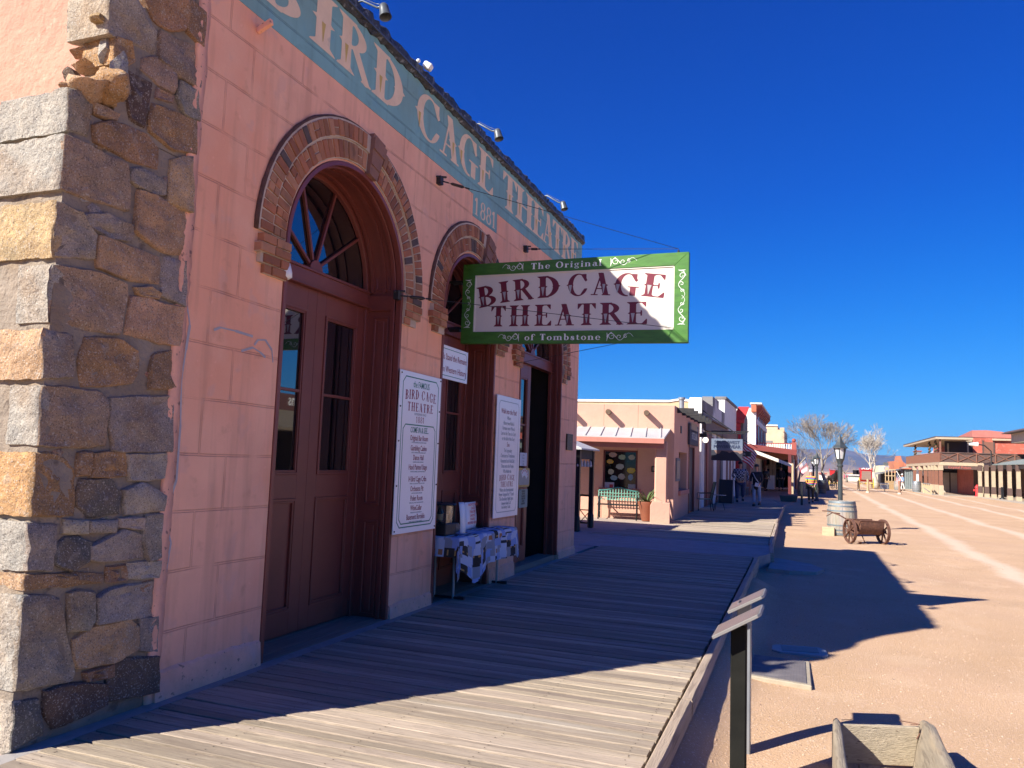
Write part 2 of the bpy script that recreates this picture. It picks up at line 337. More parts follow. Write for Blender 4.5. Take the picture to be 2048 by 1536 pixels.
# ---------------------------------------------------------------- boardwalk
def kx(y):  # outer edge of the boardwalk
    P = [(-5, -.81), (4, -.81), (6, -.82), (10.8, -.86), (15.3, -.91), (15.9, -.68), (18.5, -.80), (26.5, -.93), (38, -1.05), (42, -1.5), (48, -2.2)]
    for (a, b), (c, d) in zip(P, P[1:]):
        if y <= c: return b+(d-b)*(y-a)/(c-a)
    return -2.2
bw = MB(); rr = random.Random(11)
def plank(y0, y1, xa, xb, skew=0):
    z = rr.uniform(-.006, .002); t = rr.uniform(.68, 1.3); w_ = rr.uniform(-.03, .03)
    bw.col = (t, t*(1+w_*.4), t*(1-w_))
    nseg = 6; vs = []
    zt = [z+rr.uniform(-.002, .002) for _ in range(nseg+1)]
    for i in range(nseg+1):
        x = xa+(xb-xa)*i/nseg; a = y0+rr.uniform(-.0015, .0015); b = y1+rr.uniform(-.0015, .0015)
        vs += [(x, a, zt[i]-.03), (x, a, zt[i]-.003), (x, a+.004, zt[i]), (x, b-.004, zt[i]), (x, b, zt[i]-.003), (x, b, zt[i]-.03)]
    fs = []
    for i in range(nseg):
        for k in range(5): fs.append((i*6+k, i*6+k+1, (i+1)*6+k+1, (i+1)*6+k))
    fs += [(0, 1, 2, 3, 4, 5), tuple(nseg*6+k for k in range(5, -1, -1))]
    bw.add(vs, fs)
    if y0 < 12:
        oc = bw.col; bw.col = (.16, .13, .12)
        for xn in (xa+.08, xa+.75, xa+1.42, xa+2.08, xb-.09):
            for yn in (y0+.025, y1-.028):
                x_ = xn+rr.uniform(-.012, .012); y_ = yn+rr.uniform(-.006, .006); r_ = .0048; bw.add([(x_+r_*math.cos(q*1.047), y_+r_*math.sin(q*1.047), max(zt)+.0012) for q in range(6)], [(0, 1, 2, 3, 4, 5)])
        bw.col = oc
y = 1.5
while y < 15.0:
    wd = rr.choice((.112, .118, .09, .135)); sw = 1 if rr.random() > .25 else 0
    plank(y, y+wd-rr.uniform(.009, .018), -3.76, kx(y)-.012+rr.uniform(-.012, 0)); y += wd
y = 17.6
while y < 46:
    wd = .14 if y < 30 else .28
    plank(y, y+wd-.007, -3.72-.02*(y-23 if y > 23 else 0) if y > 21.6 else -3.3-(21.6-y)*.35, kx(y)-.012); y += wd
bwo = bw.build('boardwalk', M['wood'], kind='structure', recalc=True)
c = MB()
c.box(-3.875, 1.5, -.2, -3.765, 13.55, -.004)                       # concrete strip along the wall
c.build('concrete_strip', M['grey_concrete'], kind='structure')
c = MB()
def flat(fn_poly, z0, z1): c.prism(fn_poly, lambda a, b, d: (a, b, d), z0, z1)
flat([(-3.75, 15.01), (kx(15)-.01, 15.01), (-.66, 15.9), (-.7, 17.59), (-4.2, 17.59), (-4.2, 15.01)], -.24, -.008)
c.build('concrete_slab', M['grey_concrete'], kind='structure')
c = MB()
flat([(-.66, 15.0), (-.3, 14.85), (.15, 15.0), (.28, 15.5), (.05, 16.2), (-.66, 16.9)], -.3, -.17)
c.build('concrete_apron', M['grey_concrete'], kind='structure')
c = MB()
flat([(-16, 13.6), (-3.88, 13.6), (-3.88, 15.0), (-4.21, 15.0), (-4.21, 17.6), (-4.6, 17.6), (-3.3, 21.6), (-3.0, 23.3), (-16, 23.3)], -.24, -.012)
c.build('courtyard_paving', M['pave'], kind='structure')
c = MB(); c.box(-12, -2, -.25, -3.88, 3.95, -.01)
c.build('side_path', M['pave'], kind='structure')
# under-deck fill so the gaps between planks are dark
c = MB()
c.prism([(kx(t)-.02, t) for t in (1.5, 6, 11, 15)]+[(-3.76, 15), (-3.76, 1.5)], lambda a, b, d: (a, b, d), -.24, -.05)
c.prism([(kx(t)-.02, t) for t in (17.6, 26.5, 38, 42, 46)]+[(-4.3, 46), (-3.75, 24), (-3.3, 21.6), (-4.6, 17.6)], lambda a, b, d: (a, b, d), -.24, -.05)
c.build('underdeck_dark_fill', M['void'], kind='structure')
# kerb timber: several lengths of worn beam
c = MB(); rr = random.Random(5)
for a, b in ((-2, 5.6), (5.62, 8.9), (8.92, 12.2), (12.22, 15.0), (15.95, 20.2), (20.22, 24.6), (24.62, 30), (30.02, 36), (36.02, 44)):
    n_ = max(4, int((b-a)/.12)); vs = []; o = rr.uniform(-.012, .012)
    for i in range(n_+1):
        t = a+(b-a)*i/n_; x0 = kx(t)+o; wv = .010*mnoise.noise(Vector((0, t*2.2, o*90))); w2 = .012*mnoise.noise(Vector((5, t*5, 1)))
        vs += [(x0+.002, t, -.25), (x0, t, .002), (x0+.012, t, .014+w2*.4), (x0+.066+wv, t, .012+w2*.5), (x0+.078+wv, t, -.006+w2), (x0+.070+wv*.5, t, -.27)]
    fs = [(i*6+k, i*6+(k+1) % 6, (i+1)*6+(k+1) % 6, (i+1)*6+k) for i in range(n_) for k in range(6)]
    fs += [(0, 1, 2, 3, 4, 5), tuple(n_*6+k for k in range(5, -1, -1))]
    c.add(vs, fs)
c.build('boardwalk_kerb', M['beam'], smooth=True, angle=40, kind='structure')
# ---------------------------------------------------------------- glyphs: slab serif letters with mid-stem points
def el(x, y, cx, cy, rx, ry): return (np.sqrt(((x-cx)/rx)**2+((y-cy)/ry)**2)-1)*min(rx, ry)
def bx(x, y, x0, x1, y0, y1): return np.maximum(np.maximum(x0-x, x-x1), np.maximum(y0-y, y-y1))
def dia(x, y, cx, cy, rx, ry): return (np.abs(x-cx)/rx+np.abs(y-cy)/ry-1)*min(rx, ry)*.7
def seg(x, y, x0, y0, x1, y1, w0, w1=None):
    w1 = w1 or w0; dx, dy = x1-x0, y1-y0; t = np.clip(((x-x0)*dx+(y-y0)*dy)/(dx*dx+dy*dy), 0, 1)
    return np.hypot(x-x0-t*dx, y-y0-t*dy)-(w0+(w1-w0)*t)/2
U = np.minimum; I_ = np.maximum
def stem(x, y, c, h=1.0, w=.19, sf=.155, mid=True, top=True, bot=True, b0=0.0):
    d = bx(x, y, c-w/2, c+w/2, b0, h)
    if bot: d = U(d, bx(x, y, c-sf, c+sf, b0, b0+.045)); d = U(d, I_(I_(np.abs(x-c)-(w/2+.05)+(y-b0-.045)*.9, y-b0-.1), b0-y))
    if top: d = U(d, bx(x, y, c-sf, c+sf, h-.045, h)); d = U(d, I_(I_(np.abs(x-c)-(w/2+.05)+(h-.045-y)*.9, h-.1-y), y-h))
    if mid: d = U(d, dia(x, y, c, h*.5, w/2+.055, .1))
    return d
def bowl(x, y, cx, cy, rx, ry, th=.17, tv=.055):
    return I_(I_(el(x, y, cx, cy, rx, ry), -el(x, y, cx-.0, cy, rx-th, ry-tv)), cx-x)
def glyph(ch):
    if ch == 'I': return .34, lambda x, y: stem(x, y, .17)
    if ch == 'B': return .64, lambda x, y: U(stem(x, y, .18), U(bowl(x, y, .22, .735, .34, .265), bowl(x, y, .22, .265, .4, .265)))
    if ch == 'D': return .7, lambda x, y: U(stem(x, y, .18), U(bowl(x, y, .22, .5, .46, .5, .19), dia(x, y, .6, .5, .13, .1)))
    if ch == 'R': return .7, lambda x, y: U(U(stem(x, y, .18), bowl(x, y, .22, .735, .36, .265)), U(seg(x, y, .38, .48, .6, .05, .14), bx(x, y, .5, .72, 0, .045)))
    if ch == 'E': return .6, lambda x, y: U(U(stem(x, y, .18), U(bx(x, y, .18, .56, .955, 1), bx(x, y, .18, .58, 0, .045))), U(U(I_(bx(x, y, .4, .56, .74, 1), .74-y+(.56-x)*1.6), I_(bx(x, y, .4, .59, 0, .28), y-.28+(.59-x)*1.6)), U(bx(x, y, .2, .42, .48, .525), bx(x, y, .40, .445, .38, .62))))
    if ch == 'T': return .62, lambda x, y: U(U(stem(x, y, .31, top=False), bx(x, y, .03, .59, .95, 1)), U(I_(bx(x, y, .03, .17, .7, 1), .7-y+(x-.03)*1.9), I_(bx(x, y, .45, .59, .7, 1), .7-y+(.59-x)*1.9)))
    if ch == 'H': return .78, lambda x, y: U(U(stem(x, y, .18), stem(x, y, .6)), bx(x, y, .18, .6, .475, .525))
    if ch == 'A': return .78, lambda x, y: U(U(seg(x, y, .17, .03, .38, .98, .055), I_(bx(x, y, .2, .8, 0, 1), np.abs(x-(.36+(1-y)*.235))-.1)), U(bx(x, y, .2, .6, .27, .315), U(U(bx(x, y, .04, .3, 0, .045), bx(x, y, .44, .76, 0, .045)), dia(x, y, .5, .45, .16, .1))))
    if ch in 'CG':
        def f(x, y):
            d = I_(el(x, y, .36, .5, .34, .51), -el(x, y, .39, .5, .20, .455))
            d = I_(d, -bx(x, y, .42, .8, .33 if ch == 'C' else .0, .68))
            d = U(d, I_(bx(x, y, .48, .64, .64, .98), .98-y-(x-.44)*2.0)); d = U(d, I_(dia(x, y, .1, .5, .14, .1), x-.2))
            if ch == 'C': d = U(d, seg(x, y, .58, .3, .5, .1, .03, .07))
            else: d = U(d, U(bx(x, y, .46, .63, .03, .42), bx(x, y, .38, .72, .385, .43)))
            return d
        return .7, f
    if ch == '1': return .32, lambda x, y: U(U(bx(x, y, .1, .22, 0, 1), bx(x, y, .02, .3, 0, .045)), I_(bx(x, y, .0, .16, .76, 1), y-.88-x*.9))
    if ch == '8': return .5, lambda x, y: U(I_(el(x, y, .25, .75, .2, .26), -el(x, y, .25, .75, .1, .2)), I_(el(x, y, .25, .27, .23, .28), -el(x, y, .25, .27, .115, .22)))
    # roman lower case (x-height .62) and capital O
    lw = dict(mid=False, w=.15, sf=.13)
    if ch == 'O': return .84, lambda x, y: I_(el(x, y, .42, .5, .39, .51), -el(x, y, .42, .5, .21, .45))
    if ch == 'o': return .58, lambda x, y: I_(el(x, y, .29, .31, .26, .33), -el(x, y, .29, .31, .12, .27))
    if ch == 'e': return .54, lambda x, y: U(I_(I_(el(x, y, .28, .31, .25, .33), -el(x, y, .29, .31, .12, .27)), -bx(x, y, .3, .6, .16, .3)), bx(x, y, .1, .5, .3, .345))
    if ch == 'h': return .66, lambda x, y: U(stem(x, y, .15, **lw), U(stem(x, y, .49, .5, top=False, **lw), I_(I_(el(x, y, .33, .44, .235, .2), -el(x, y, .31, .41, .12, .17)), .4-y)))
    if ch == 'n': return .66, lambda x, y: U(stem(x, y, .15, .62, **lw), U(stem(x, y, .49, .5, top=False, **lw), I_(I_(el(x, y, .33, .44, .235, .2), -el(x, y, .31, .41, .12, .17)), .4-y)))
    if ch == 'm': return .98, lambda x, y: U(glyph('n')[1](x, y), U(stem(x, y, .82, .5, top=False, **lw), I_(I_(el(x, y, .66, .44, .235, .2), -el(x, y, .64, .41, .12, .17)), .4-y)))
    if ch == 'r': return .46, lambda x, y: U(stem(x, y, .15, .62, **lw), el(x, y, .36, .52, .085, .09))
    if ch == 'i': return .3, lambda x, y: U(stem(x, y, .15, .62, **lw), el(x, y, .15, .84, .09, .09))
    if ch == 'l': return .3, lambda x, y: stem(x, y, .15, **lw)
    if ch == 'g': return .56, lambda x, y: U(U(I_(el(x, y, .25, .42, .21, .22), -el(x, y, .25, .42, .09, .17)), seg(x, y, .38, .6, .52, .62, .07)), I_(el(x, y, .27, -.06, .24, .17), -el(x, y, .27, -.06, .15, .1)))
    if ch == 'a': return .56, lambda x, y: U(U(bx(x, y, .32, .46, .05, .46), seg(x, y, .42, .05, .53, .05, .09)), U(I_(el(x, y, .24, .18, .2, .2), -el(x, y, .27, .18, .1, .14)), I_(I_(el(x, y, .28, .43, .19, .2), -el(x, y, .24, .4, .1, .15)), .42-y)))
    if ch == 'f': return .4, lambda x, y: U(stem(x, y, .15, .85, top=False, **lw), U(bx(x, y, .02, .36, .57, .62), I_(I_(el(x, y, .28, .8, .2, .2), -el(x, y, .3, .78, .1, .14)), .75-y)))
    if ch == 't': return .4, lambda x, y: U(bx(x, y, .1, .24, .06, .8), U(bx(x, y, .01, .37, .57, .62), seg(x, y, .2, .06, .34, .09, .09)))
    if ch == 's': return .46, lambda x, y: U(seg(x, y, .12, .46, .34, .17, .15), U(I_(el(x, y, .23, .46, .18, .17), -I_(el(x, y, .25, .44, .09, .11), -bx(x, y, 0, .01, 0, 1))), I_(el(x, y, .23, .16, .2, .18), -el(x, y, .2, .18, .1, .12))))
    if ch == 'b': return .6, lambda x, y: U(bx(x, y, .08, .22, 0, 1), U(bx(x, y, .0, .2, .955, 1), I_(el(x, y, .31, .31, .25, .33), -el(x, y, .29, .31, .12, .27))))
    return .3, None
_gc = {}
def glyph_mesh(ch, res):
    k = (ch, res)
    if k in _gc: return _gc[k]
    wd, f = glyph(ch)
    if f is None: _gc[k] = (wd, [], []); return _gc[k]
    h = 1.0/res; X = np.arange(-2, int(wd*res)+4)*h; Y = np.arange(-int(.26*res), res+3)*h
    gx, gy = np.meshgrid(X, Y, indexing='ij'); D = f(gx, gy); vs = []; fs = []; ix = {}
    def vid(p):
        q = (round(p[0], 5), round(p[1], 5))
        if q not in ix: ix[q] = len(vs); vs.append(q)
        return ix[q]
    for i in range(len(X)-1):
        j = 0
        while j < len(Y)-1:
            c4 = [(i, j), (i+1, j), (i+1, j+1), (i, j+1)]; d = [D[a] for a in c4]
            if max(d) <= 0:      # merge a run of full cells
                j2 = j
                while j2 < len(Y)-1 and D[i, j2] <= 0 and D[i+1, j2] <= 0 and D[i, j2+1] <= 0 and D[i+1, j2+1] <= 0: j2 += 1
                fs.append([vid((X[i], Y[j])), vid((X[i+1], Y[j])), vid((X[i+1], Y[j2])), vid((X[i], Y[j2]))]); j = j2; continue
            if min(d) < 0:
                poly = []
                for a in range(4):
                    b = (a+1) % 4; pa = (X[c4[a][0]], Y[c4[a][1]]); pb_ = (X[c4[b][0]], Y[c4[b][1]])
                    if d[a] <= 0: poly.append(vid(pa))
                    if (d[a] <= 0) != (d[b] <= 0):
                        t = d[a]/(d[a]-d[b]); poly.append(vid((pa[0]+(pb_[0]-pa[0])*t, pa[1]+(pb_[1]-pa[1])*t)))
                pp = []
                for q in poly:
                    if not pp or pp[-1] != q: pp.append(q)
                if len(pp) > 2 and pp[0] == pp[-1]: pp.pop()
                if len(pp) > 2: fs.append(pp)
            j += 1
    _gc[k] = (wd, vs, fs); return _gc[k]
def put(mb, ch, fn, x0, sx, sy, res=36):
    """fn(a,b)->3D ; glyph placed at x0 scaled"""
    wd, vs, fs = glyph_mesh(ch, res); mb.add([fn(x0+a*sx, b*sy) for a, b in vs], fs); return wd
def word(mb, s, fn, x0, x1, h, gap=.08, res=36, y0=0):
    ws = [glyph(c)[0] if c != ' ' else .34 for c in s]; tot = sum(ws)+gap*(len(s)-1); k = (x1-x0)/tot; x = x0; pos = []
    for c_, wd in zip(s, ws):
        if c_ != ' ':
            put(mb, c_, lambda a, b: fn(a, b+y0), x, k, h, res); pos.append((c_, x, k))
        x += (wd+gap)*k
    return pos

# ---------------------------------------------------------------- theatre
TH = thing('theatre_building', (FX, 8.8, 0), 'pink stucco theatre with blue name band, brick arched doorways and a broken stone corner', 'theatre')
ARCH = [(5.97, .965, 3.26), (8.69, .81, 3.30), (11.49, 1.02, 3.24)]   # centre y, radius, spring z
Y0, Y1, ZT = 3.97, 13.52, 5.62
def wall_outline(x0y, x1y, top, base=-.2):
    """outline in (y,z) with the door notches cut from below"""
    P = [(x0y, base)]
    for cy, r, zs in ARCH:
        P.append((cy-r, base))
        for k in range(0, 33): t = math.pi-math.pi*k/32; P.append((cy+r*math.cos(t), zs+r*math.sin(t)))
        P.append((cy+r, base))
    P += [(x1y, base), (x1y, top), (x0y, top)]
    return P
m = MB(); P = wall_outline(Y0, Y1, 4.86)
rr = random.Random(2)
m.prism(P, lambda a, b, d: (FX-d, a, b), 0, .16)
# battered, uneven far corner and side walls
m.box(FX-.162, Y0+.002, -.2, FX-.5, 4.6, 5.6)
for (a, b) in ((7.0, 7.8), (9.55, 10.4), (12.56, Y1)): m.box(FX-.162, a, -.2, FX-.5, b, 4.7)
m.box(FX-.162, 4.6, 4.5, FX-.5, Y1, 5.6)
wall = m.build('wall', M['stucco'], TH)
m = MB(); m.box(FX-.01, Y0-.003, -.2, -18, Y0-.06, 5.5); m.build('side_wall', M['stucco_side'], TH)
m = MB(); m.box(FX-.5, Y1-.01, -.2, -18, Y1-.3, 5.45); m.box(-17.8, Y0, -.2, -18, Y1, 5.4); m.build('far_side_wall', M['stucco_side'], TH)
# painted band: same wall, painted blue, flush 3 mm proud; with the 1881 tab
m = MB()
m.prism([(Y0, 4.86), (8.58, 4.862), (8.585, 4.585), (9.375, 4.59), (9.37, 4.86), (Y1, 4.86), (Y1, ZT), (Y0, ZT)], lambda a, b, d: (FX+.004-d, a, b), 0, .17)
m.build('painted_band', M['band'], TH)
# parapet cap of torn tar paper
m = MB(); rr = random.Random(8); n_ = 150; vs = []
for i in range(n_+1):
    y = Y0-.03+(Y1-Y0+.06)*i/n_; a = rr.uniform(-.012, .012); b = rr.uniform(-.02, .015); c_ = rr.uniform(-.014, .014)
    vs += [(FX+.012+abs(a), y, ZT-.045+b), (FX+.05+a, y, ZT-.02+b*.6), (FX+.05+c_, y, ZT+.09+c_), (FX-.02, y, ZT+.14+a), (FX-.55, y, ZT+.12+c_), (FX-.55, y, ZT-.05)]
m.add(vs, [(i*6+k, i*6+(k+1) % 6, (i+1)*6+(k+1) % 6, (i+1)*6+k) for i in range(n_) for k in range(6)]+[(0, 1, 2, 3, 4, 5), tuple(n_*6+k for k in range(5, -1, -1))])
m.build('parapet_cap', M['tar'], TH)
m = MB(); m.bar((FX+.055, Y0, ZT-.005), (FX+.055, Y1, ZT-.005), .016, .016); m.build('metal_edge', M['lampgrey'], TH)
m = MB(); m.box(FX-.56, Y0+.01, 5.3, -18, Y1-.02, 5.4); m.build('roof', M['tar'], TH)
# plinths
for a, b in ((Y0+.01, 5.0), (6.955, 7.86), (9.52, 10.45), (12.53, Y1+.01)):
    m = MB()
    n_ = 24; vs = []; rr = random.Random(int(a*10))
    hh = .18 if a < 5 or a > 9 and a < 10 else .12
    for i in range(n_+1):
        y = a+(b-a)*i/n_; q = rr.uniform(-.008, .008)
        vs += [(FX-.01, y, hh+.02+q), (FX+.018+q*.3, y, hh-.01+q), (FX+.03, y, 0), (FX+.03, y, -.05), (FX-.01, y, -.05)]
    m.add(vs, [(i*5+k, i*5+(k+1) % 5, (i+1)*5+(k+1) % 5, (i+1)*5+k) for i in range(n_) for k in range(5)]+[(0, 1, 2, 3, 4), tuple(n_*5+k for k in range(4, -1, -1))])
    m.build('plinth', M['plinth'], TH)
# painted name
m = MB(); fx_ = lambda a, b: (FX+.0065, a, b)
LT = [('B', 4.42, .60), ('I', 5.13, .38), ('R', 5.53, .57), ('D', 6.12, .62), ('C', 7.02, .58), ('A', 7.57, .56), ('G', 8.10, .56), ('E', 8.68, .52), ('T', 9.5, .6), ('H', 10.03, .76), ('E', 10.78, .52), ('A', 11.22, .6), ('T', 11.72, .6), ('R', 12.26, .58), ('E', 12.76, .5)]
gold = MB(); gc = {'B': .18, 'I': .17, 'R': .18, 'D': .18, 'E': .18, 'T': .31, 'H': .18, 'A': .52, 'C': .09, 'G': .09}
for ch, y_, wd in LT:
    k = wd/glyph(ch)[0]; put(m, ch, lambda a, b: fx_(a, 5.03+b*.49), y_, k, 1, 44)
    cx = y_+gc[ch]*k; gold.add([(FX+.0085, cx-.028, 5.03+.23), (FX+.0085, cx+.028, 5.03+.23), (FX+.0085, cx+.003, 5.03+.06), (FX+.0085, cx-.003, 5.03+.06)], [(0, 1, 2, 3)])
m.build('painted_name', M['cream_paint'], TH, recalc=False); m = MB()
for i, ch in enumerate('1881'): put(m, ch, lambda a, b: fx_(a, 4.625+b*.22), 8.63+(0, .17, .365, .57)[i], .36, 1, 30)
m.build('painted_year', M['cream_paint'], TH, recalc=False); gold.build('gold_accents', M['gold'], TH, recalc=False)
# grey crack filler
m = MB()
def ribbon(pts, w_, x=FX+.0035):
    for i in range(len(pts)-1):
        a, b = Vector((0,)+pts[i]), Vector((0,)+pts[i+1]); d = (b-a).normalized(); s_ = Vector((0, -d.z, d.y))*w_/2*random.Random(i).uniform(.6, 1.2)
        m.add([(x, (a+s_).y, (a+s_).z), (x, (a-s_).y, (a-s_).z), (x, (b-s_).y, (b-s_).z), (x, (b+s_).y, (b+s_).z)], [(0, 1, 2, 3)]); x += .0001
pt = lambda a, b, o=(0, 0), s=1: tuple(onx(o[0]+a*s, o[1]+b*s, FX))[1:]
ribbon([pt(*q) for q in ((376, 530), (372, 600), (379, 650), (371, 700), (362, 760), (360, 850), (352, 960), (335, 1010), (331, 1050), (341, 1085), (331, 1140))], .018)
ribbon([pt(*q) for q in ((427, 660), (440, 655), (470, 662), (505, 673))], .016)
ribbon([pt(*q) for q in ((482, 702), (505, 695), (520, 705), (530, 715))], .016)
ribbon([pt(*q) for q in ((508, 690), (515, 680), (530, 680), (543, 700), (545, 725))], .016)
m.build('crack_filler', M['patch'], TH, recalc=False)
# ---------------------------------------------------------------- stonework (broken side wall showing at the corner)
def stone_block(mb, poly, depth, col, proud=.0, cell=.04, rough=.014, inset=.011, seed=0, endcol=None):
    """poly: (y,z) outline, front face at FX+proud, body runs back in -x"""
    rs = random.Random(seed); cy = sum(p[0] for p in poly)/len(poly); cz = sum(p[1] for p in poly)/len(poly)
    A = sum(poly[i][0]*poly[(i+1) % len(poly)][1]-poly[(i+1) % len(poly)][0]*poly[i][1] for i in range(len(poly)))
    if A < 0: poly = poly[::-1]
    pts = []
    n0 = len(poly)
    for i in range(n0):
        a = poly[i]; b = poly[(i+1) % n0]; L_ = math.hypot(b[0]-a[0], b[1]-a[1]); k = max(1, int(L_/cell))
        for j in range(k):
            t = j/k
            if j == 0 and k > 1:
                # soften the corner
                p = poly[i-1]; pts.append((a[0]*.84+(p[0]+b[0])*.08*min(1, .25/L_), a[1]*.84+(p[1]+b[1])*.08*min(1, .25/L_))) if False else pts.append((a[0]+(cy-a[0])*.015, a[1]+(cz-a[1])*.015))
            else: pts.append((a[0]+(b[0]-a[0])*t, a[1]+(b[1]-a[1])*t))
    ex_ = .012 if depth < .2 else .003
    pts = [(cy+(a-cy)*(1+ex_/max(.03, math.hypot(a-cy, b-cz))), cz+(b-cz)*(1+ex_/max(.03, math.hypot(a-cy, b-cz)))) for a, b in pts]
    n = len(pts); so_ = Vector((seed*7.3, seed*3.1, 0))
    def nz(y_, z_, x_, k=9): return mnoise.noise(Vector((x_*k, y_*k, z_*k))+so_)
    vs = []; rings = []
    nd = max(1, int(depth/cell))
    prof = [(FX+proud-.05-depth+(depth)*i/nd, 1.0) for i in range(nd+1)]
    X = FX+proud
    prof = [(X-.020-depth*(1-i/nd), 0.0) for i in range(nd+1)]+[(X-.007, inset*.4), (X, inset)]
    ty_, tz_ = rs.uniform(-.09, .09), rs.uniform(-.07, .07)
    for (x_, ins) in prof:
        ring = []
        for (a, b) in pts:
            d = math.hypot(a-cy, b-cz)+1e-6; q = nz(a, b, x_, 6)*rough*1.0+nz(a, b, x_, 24)*rough*.8
            k_ = 1-(ins-q)/d; ring.append(len(vs)); vs.append((x_+nz(a, b, x_, 15)*rough*.4+(ty_*(a-cy)+tz_*(b-cz) if ins > 0 else 0), cy+(a-cy)*k_, cz+(b-cz)*k_))
        rings.append(ring)
    m_ = max(2, int(min(max(p[0] for p in pts)-min(p[0] for p in pts), max(p[1] for p in pts)-min(p[1] for p in pts))/2/cell))
    for j in range(1, m_):
        f_ = 1-j/m_; ring = []
        for (a, b) in pts:
            d = math.hypot(a-cy, b-cz)+1e-6; k_ = (1-inset/d)*f_; yy, zz = cy+(a-cy)*k_, cz+(b-cz)*k_
            ring.append(len(vs)); vd_ = mnoise.voronoi(Vector((yy*9, zz*9, seed)))[0]; vs.append((X+ty_*(yy-cy)+tz_*(zz-cz)+.004*(1-f_)+nz(yy, zz, 0, 5)*rough*1.9+nz(yy, zz, 3, 18)*rough*1.1-(vd_[1]-vd_[0] < .1)*.004-vd_[0]*.012, yy, zz))
        rings.append(ring)
    c0 = len(vs); vs.append((X+.01+nz(cy, cz, 0)*rough, cy, cz))
    fs = []
    for r0_, r1_ in zip(rings, rings[1:]):
        for i in range(n): j = (i+1) % n; fs.append((r0_[i], r0_[j], r1_[j], r1_[i]))
    for i in range(n): fs.append((rings[-1][i], rings[-1][(i+1) % n], c0))
    fs.append(tuple(reversed(rings[0])))
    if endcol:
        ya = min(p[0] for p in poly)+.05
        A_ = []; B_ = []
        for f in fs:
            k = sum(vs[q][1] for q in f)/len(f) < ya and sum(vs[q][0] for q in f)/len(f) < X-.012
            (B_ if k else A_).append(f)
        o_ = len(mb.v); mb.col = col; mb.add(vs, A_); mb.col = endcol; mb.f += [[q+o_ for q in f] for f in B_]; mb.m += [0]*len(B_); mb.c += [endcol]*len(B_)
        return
    mb.col = col; mb.add(vs, fs)
ENDC = {12: 'W', 17: 'W', 20: 'Y', 23: 'W', 26: 'T', 29: 'W', 31: 'O', 41: 'W', 44: 'T', 47: 'W', 54: 'L', 1: 'W', 0: 'W'}
CL = {'P': (.33, .235, .175), 'B': (.34, .205, .115), 'G': (.31, .265, .215), 'L': (.40, .35, .29), 'T': (.46, .30, .18), 'O': (.42, .25, .115), 'D': (.125, .085, .065), 'Y': (.42, .31, .17), 'W': (.35, .335, .30), 'K': (.13, .12, .11)}
S1 = [  # crop-1 outlines: (polygon, depth, colour)
 ([(432, -40), (520, -60), (560, 10), (640, 130), (625, 225), (560, 190), (422, 138), (420, 100)], .3, 'L'),
 ([(585, 0), (640, -70), (740, -40), (752, 60), (740, 120), (690, 122), (620, 80)], .08, 'B'),
 ([(758, 0), (828, 50), (820, 190), (752, 130), (748, 70)], .08, 'B'),
 ([(650, 130), (700, 150), (820, 200), (808, 355), (730, 312), (636, 240)], .08, 'P'),
 ([(460, 140), (530, 165), (546, 255), (520, 268), (452, 256), (448, 200)], .22, 'O'),
 ([(572, 235), (620, 228), (705, 300), (712, 350), (700, 378), (640, 345), (570, 282)], .08, 'P'),
 ([(728, 332), (800, 365), (800, 485), (735, 460), (712, 390)], .08, 'G'),
 ([(636, 358), (700, 388), (695, 412), (632, 395)], .06, 'P'),
 ([(490, 265), (615, 332), (605, 420), (582, 514), (525, 482), (500, 380)], .2, 'D'),
 ([(400, 305), (462, 345), (468, 390), (465, 432), (380, 402), (385, 340)], .22, 'O'),
 ([(618, 420), (785, 490), (787, 622), (700, 604), (602, 530), (600, 480)], .08, 'B'),
 ([(272, 358), (320, 370), (372, 425), (355, 554), (262, 533)], .52, 'G'),
 ([(372, 505), (450, 488), (590, 545), (640, 600), (635, 684), (520, 642), (380, 575)], .08, 'B'),
 ([(375, 418), (482, 462), (470, 485), (378, 462)], .08, 'T'),
 ([(690, 650), (772, 636), (762, 860), (670, 812)], .08, 'T'),
 ([(530, 682), (568, 680), (668, 735), (664, 788), (620, 787), (524, 732)], .07, 'G'),
 ([(255, 543), (300, 560), (510, 660), (524, 720), (522, 852), (430, 832), (238, 764)], .55, 'P'),
 ([(555, 768), (640, 800), (758, 862), (748, 1034), (640, 1012), (542, 930)], .08, 'T'),
 ([(336, 870), (360, 862), (430, 870), (522, 912), (528, 950), (510, 974), (440, 962), (360, 912)], .08, 'G'),
 ([(228, 808), (330, 850), (388, 950), (378, 1046), (213, 1042)], .60, 'G'),
 ([(392, 950), (520, 998), (642, 1040), (646, 1150), (540, 1134), (392, 1082)], .08, 'T'),
 ([(664, 1042), (748, 1058), (738, 1238), (648, 1192)], .08, 'G'),
 ([(206, 1062), (400, 1100), (500, 1148), (504, 1200), (482, 1354), (330, 1334), (192, 1304)], .24, 'P'),
 ([(526, 1196), (732, 1244), (722, 1398), (600, 1374), (508, 1350)], .08, 'T'),
 ([(545, 1163), (600, 1163), (642, 1184), (634, 1210), (550, 1190)], .07, 'T'),
 ([(185, 1328), (298, 1350), (302, 1440), (292, 1536), (163, 1532)], .6, 'G'),
 ([(342, 1362), (470, 1368), (550, 1420), (556, 1500), (532, 1545), (330, 1562), (318, 1460)], .08, 'B'),
 ([(615, 1440), (714, 1414), (708, 1566), (600, 1572)], .08, 'B')]
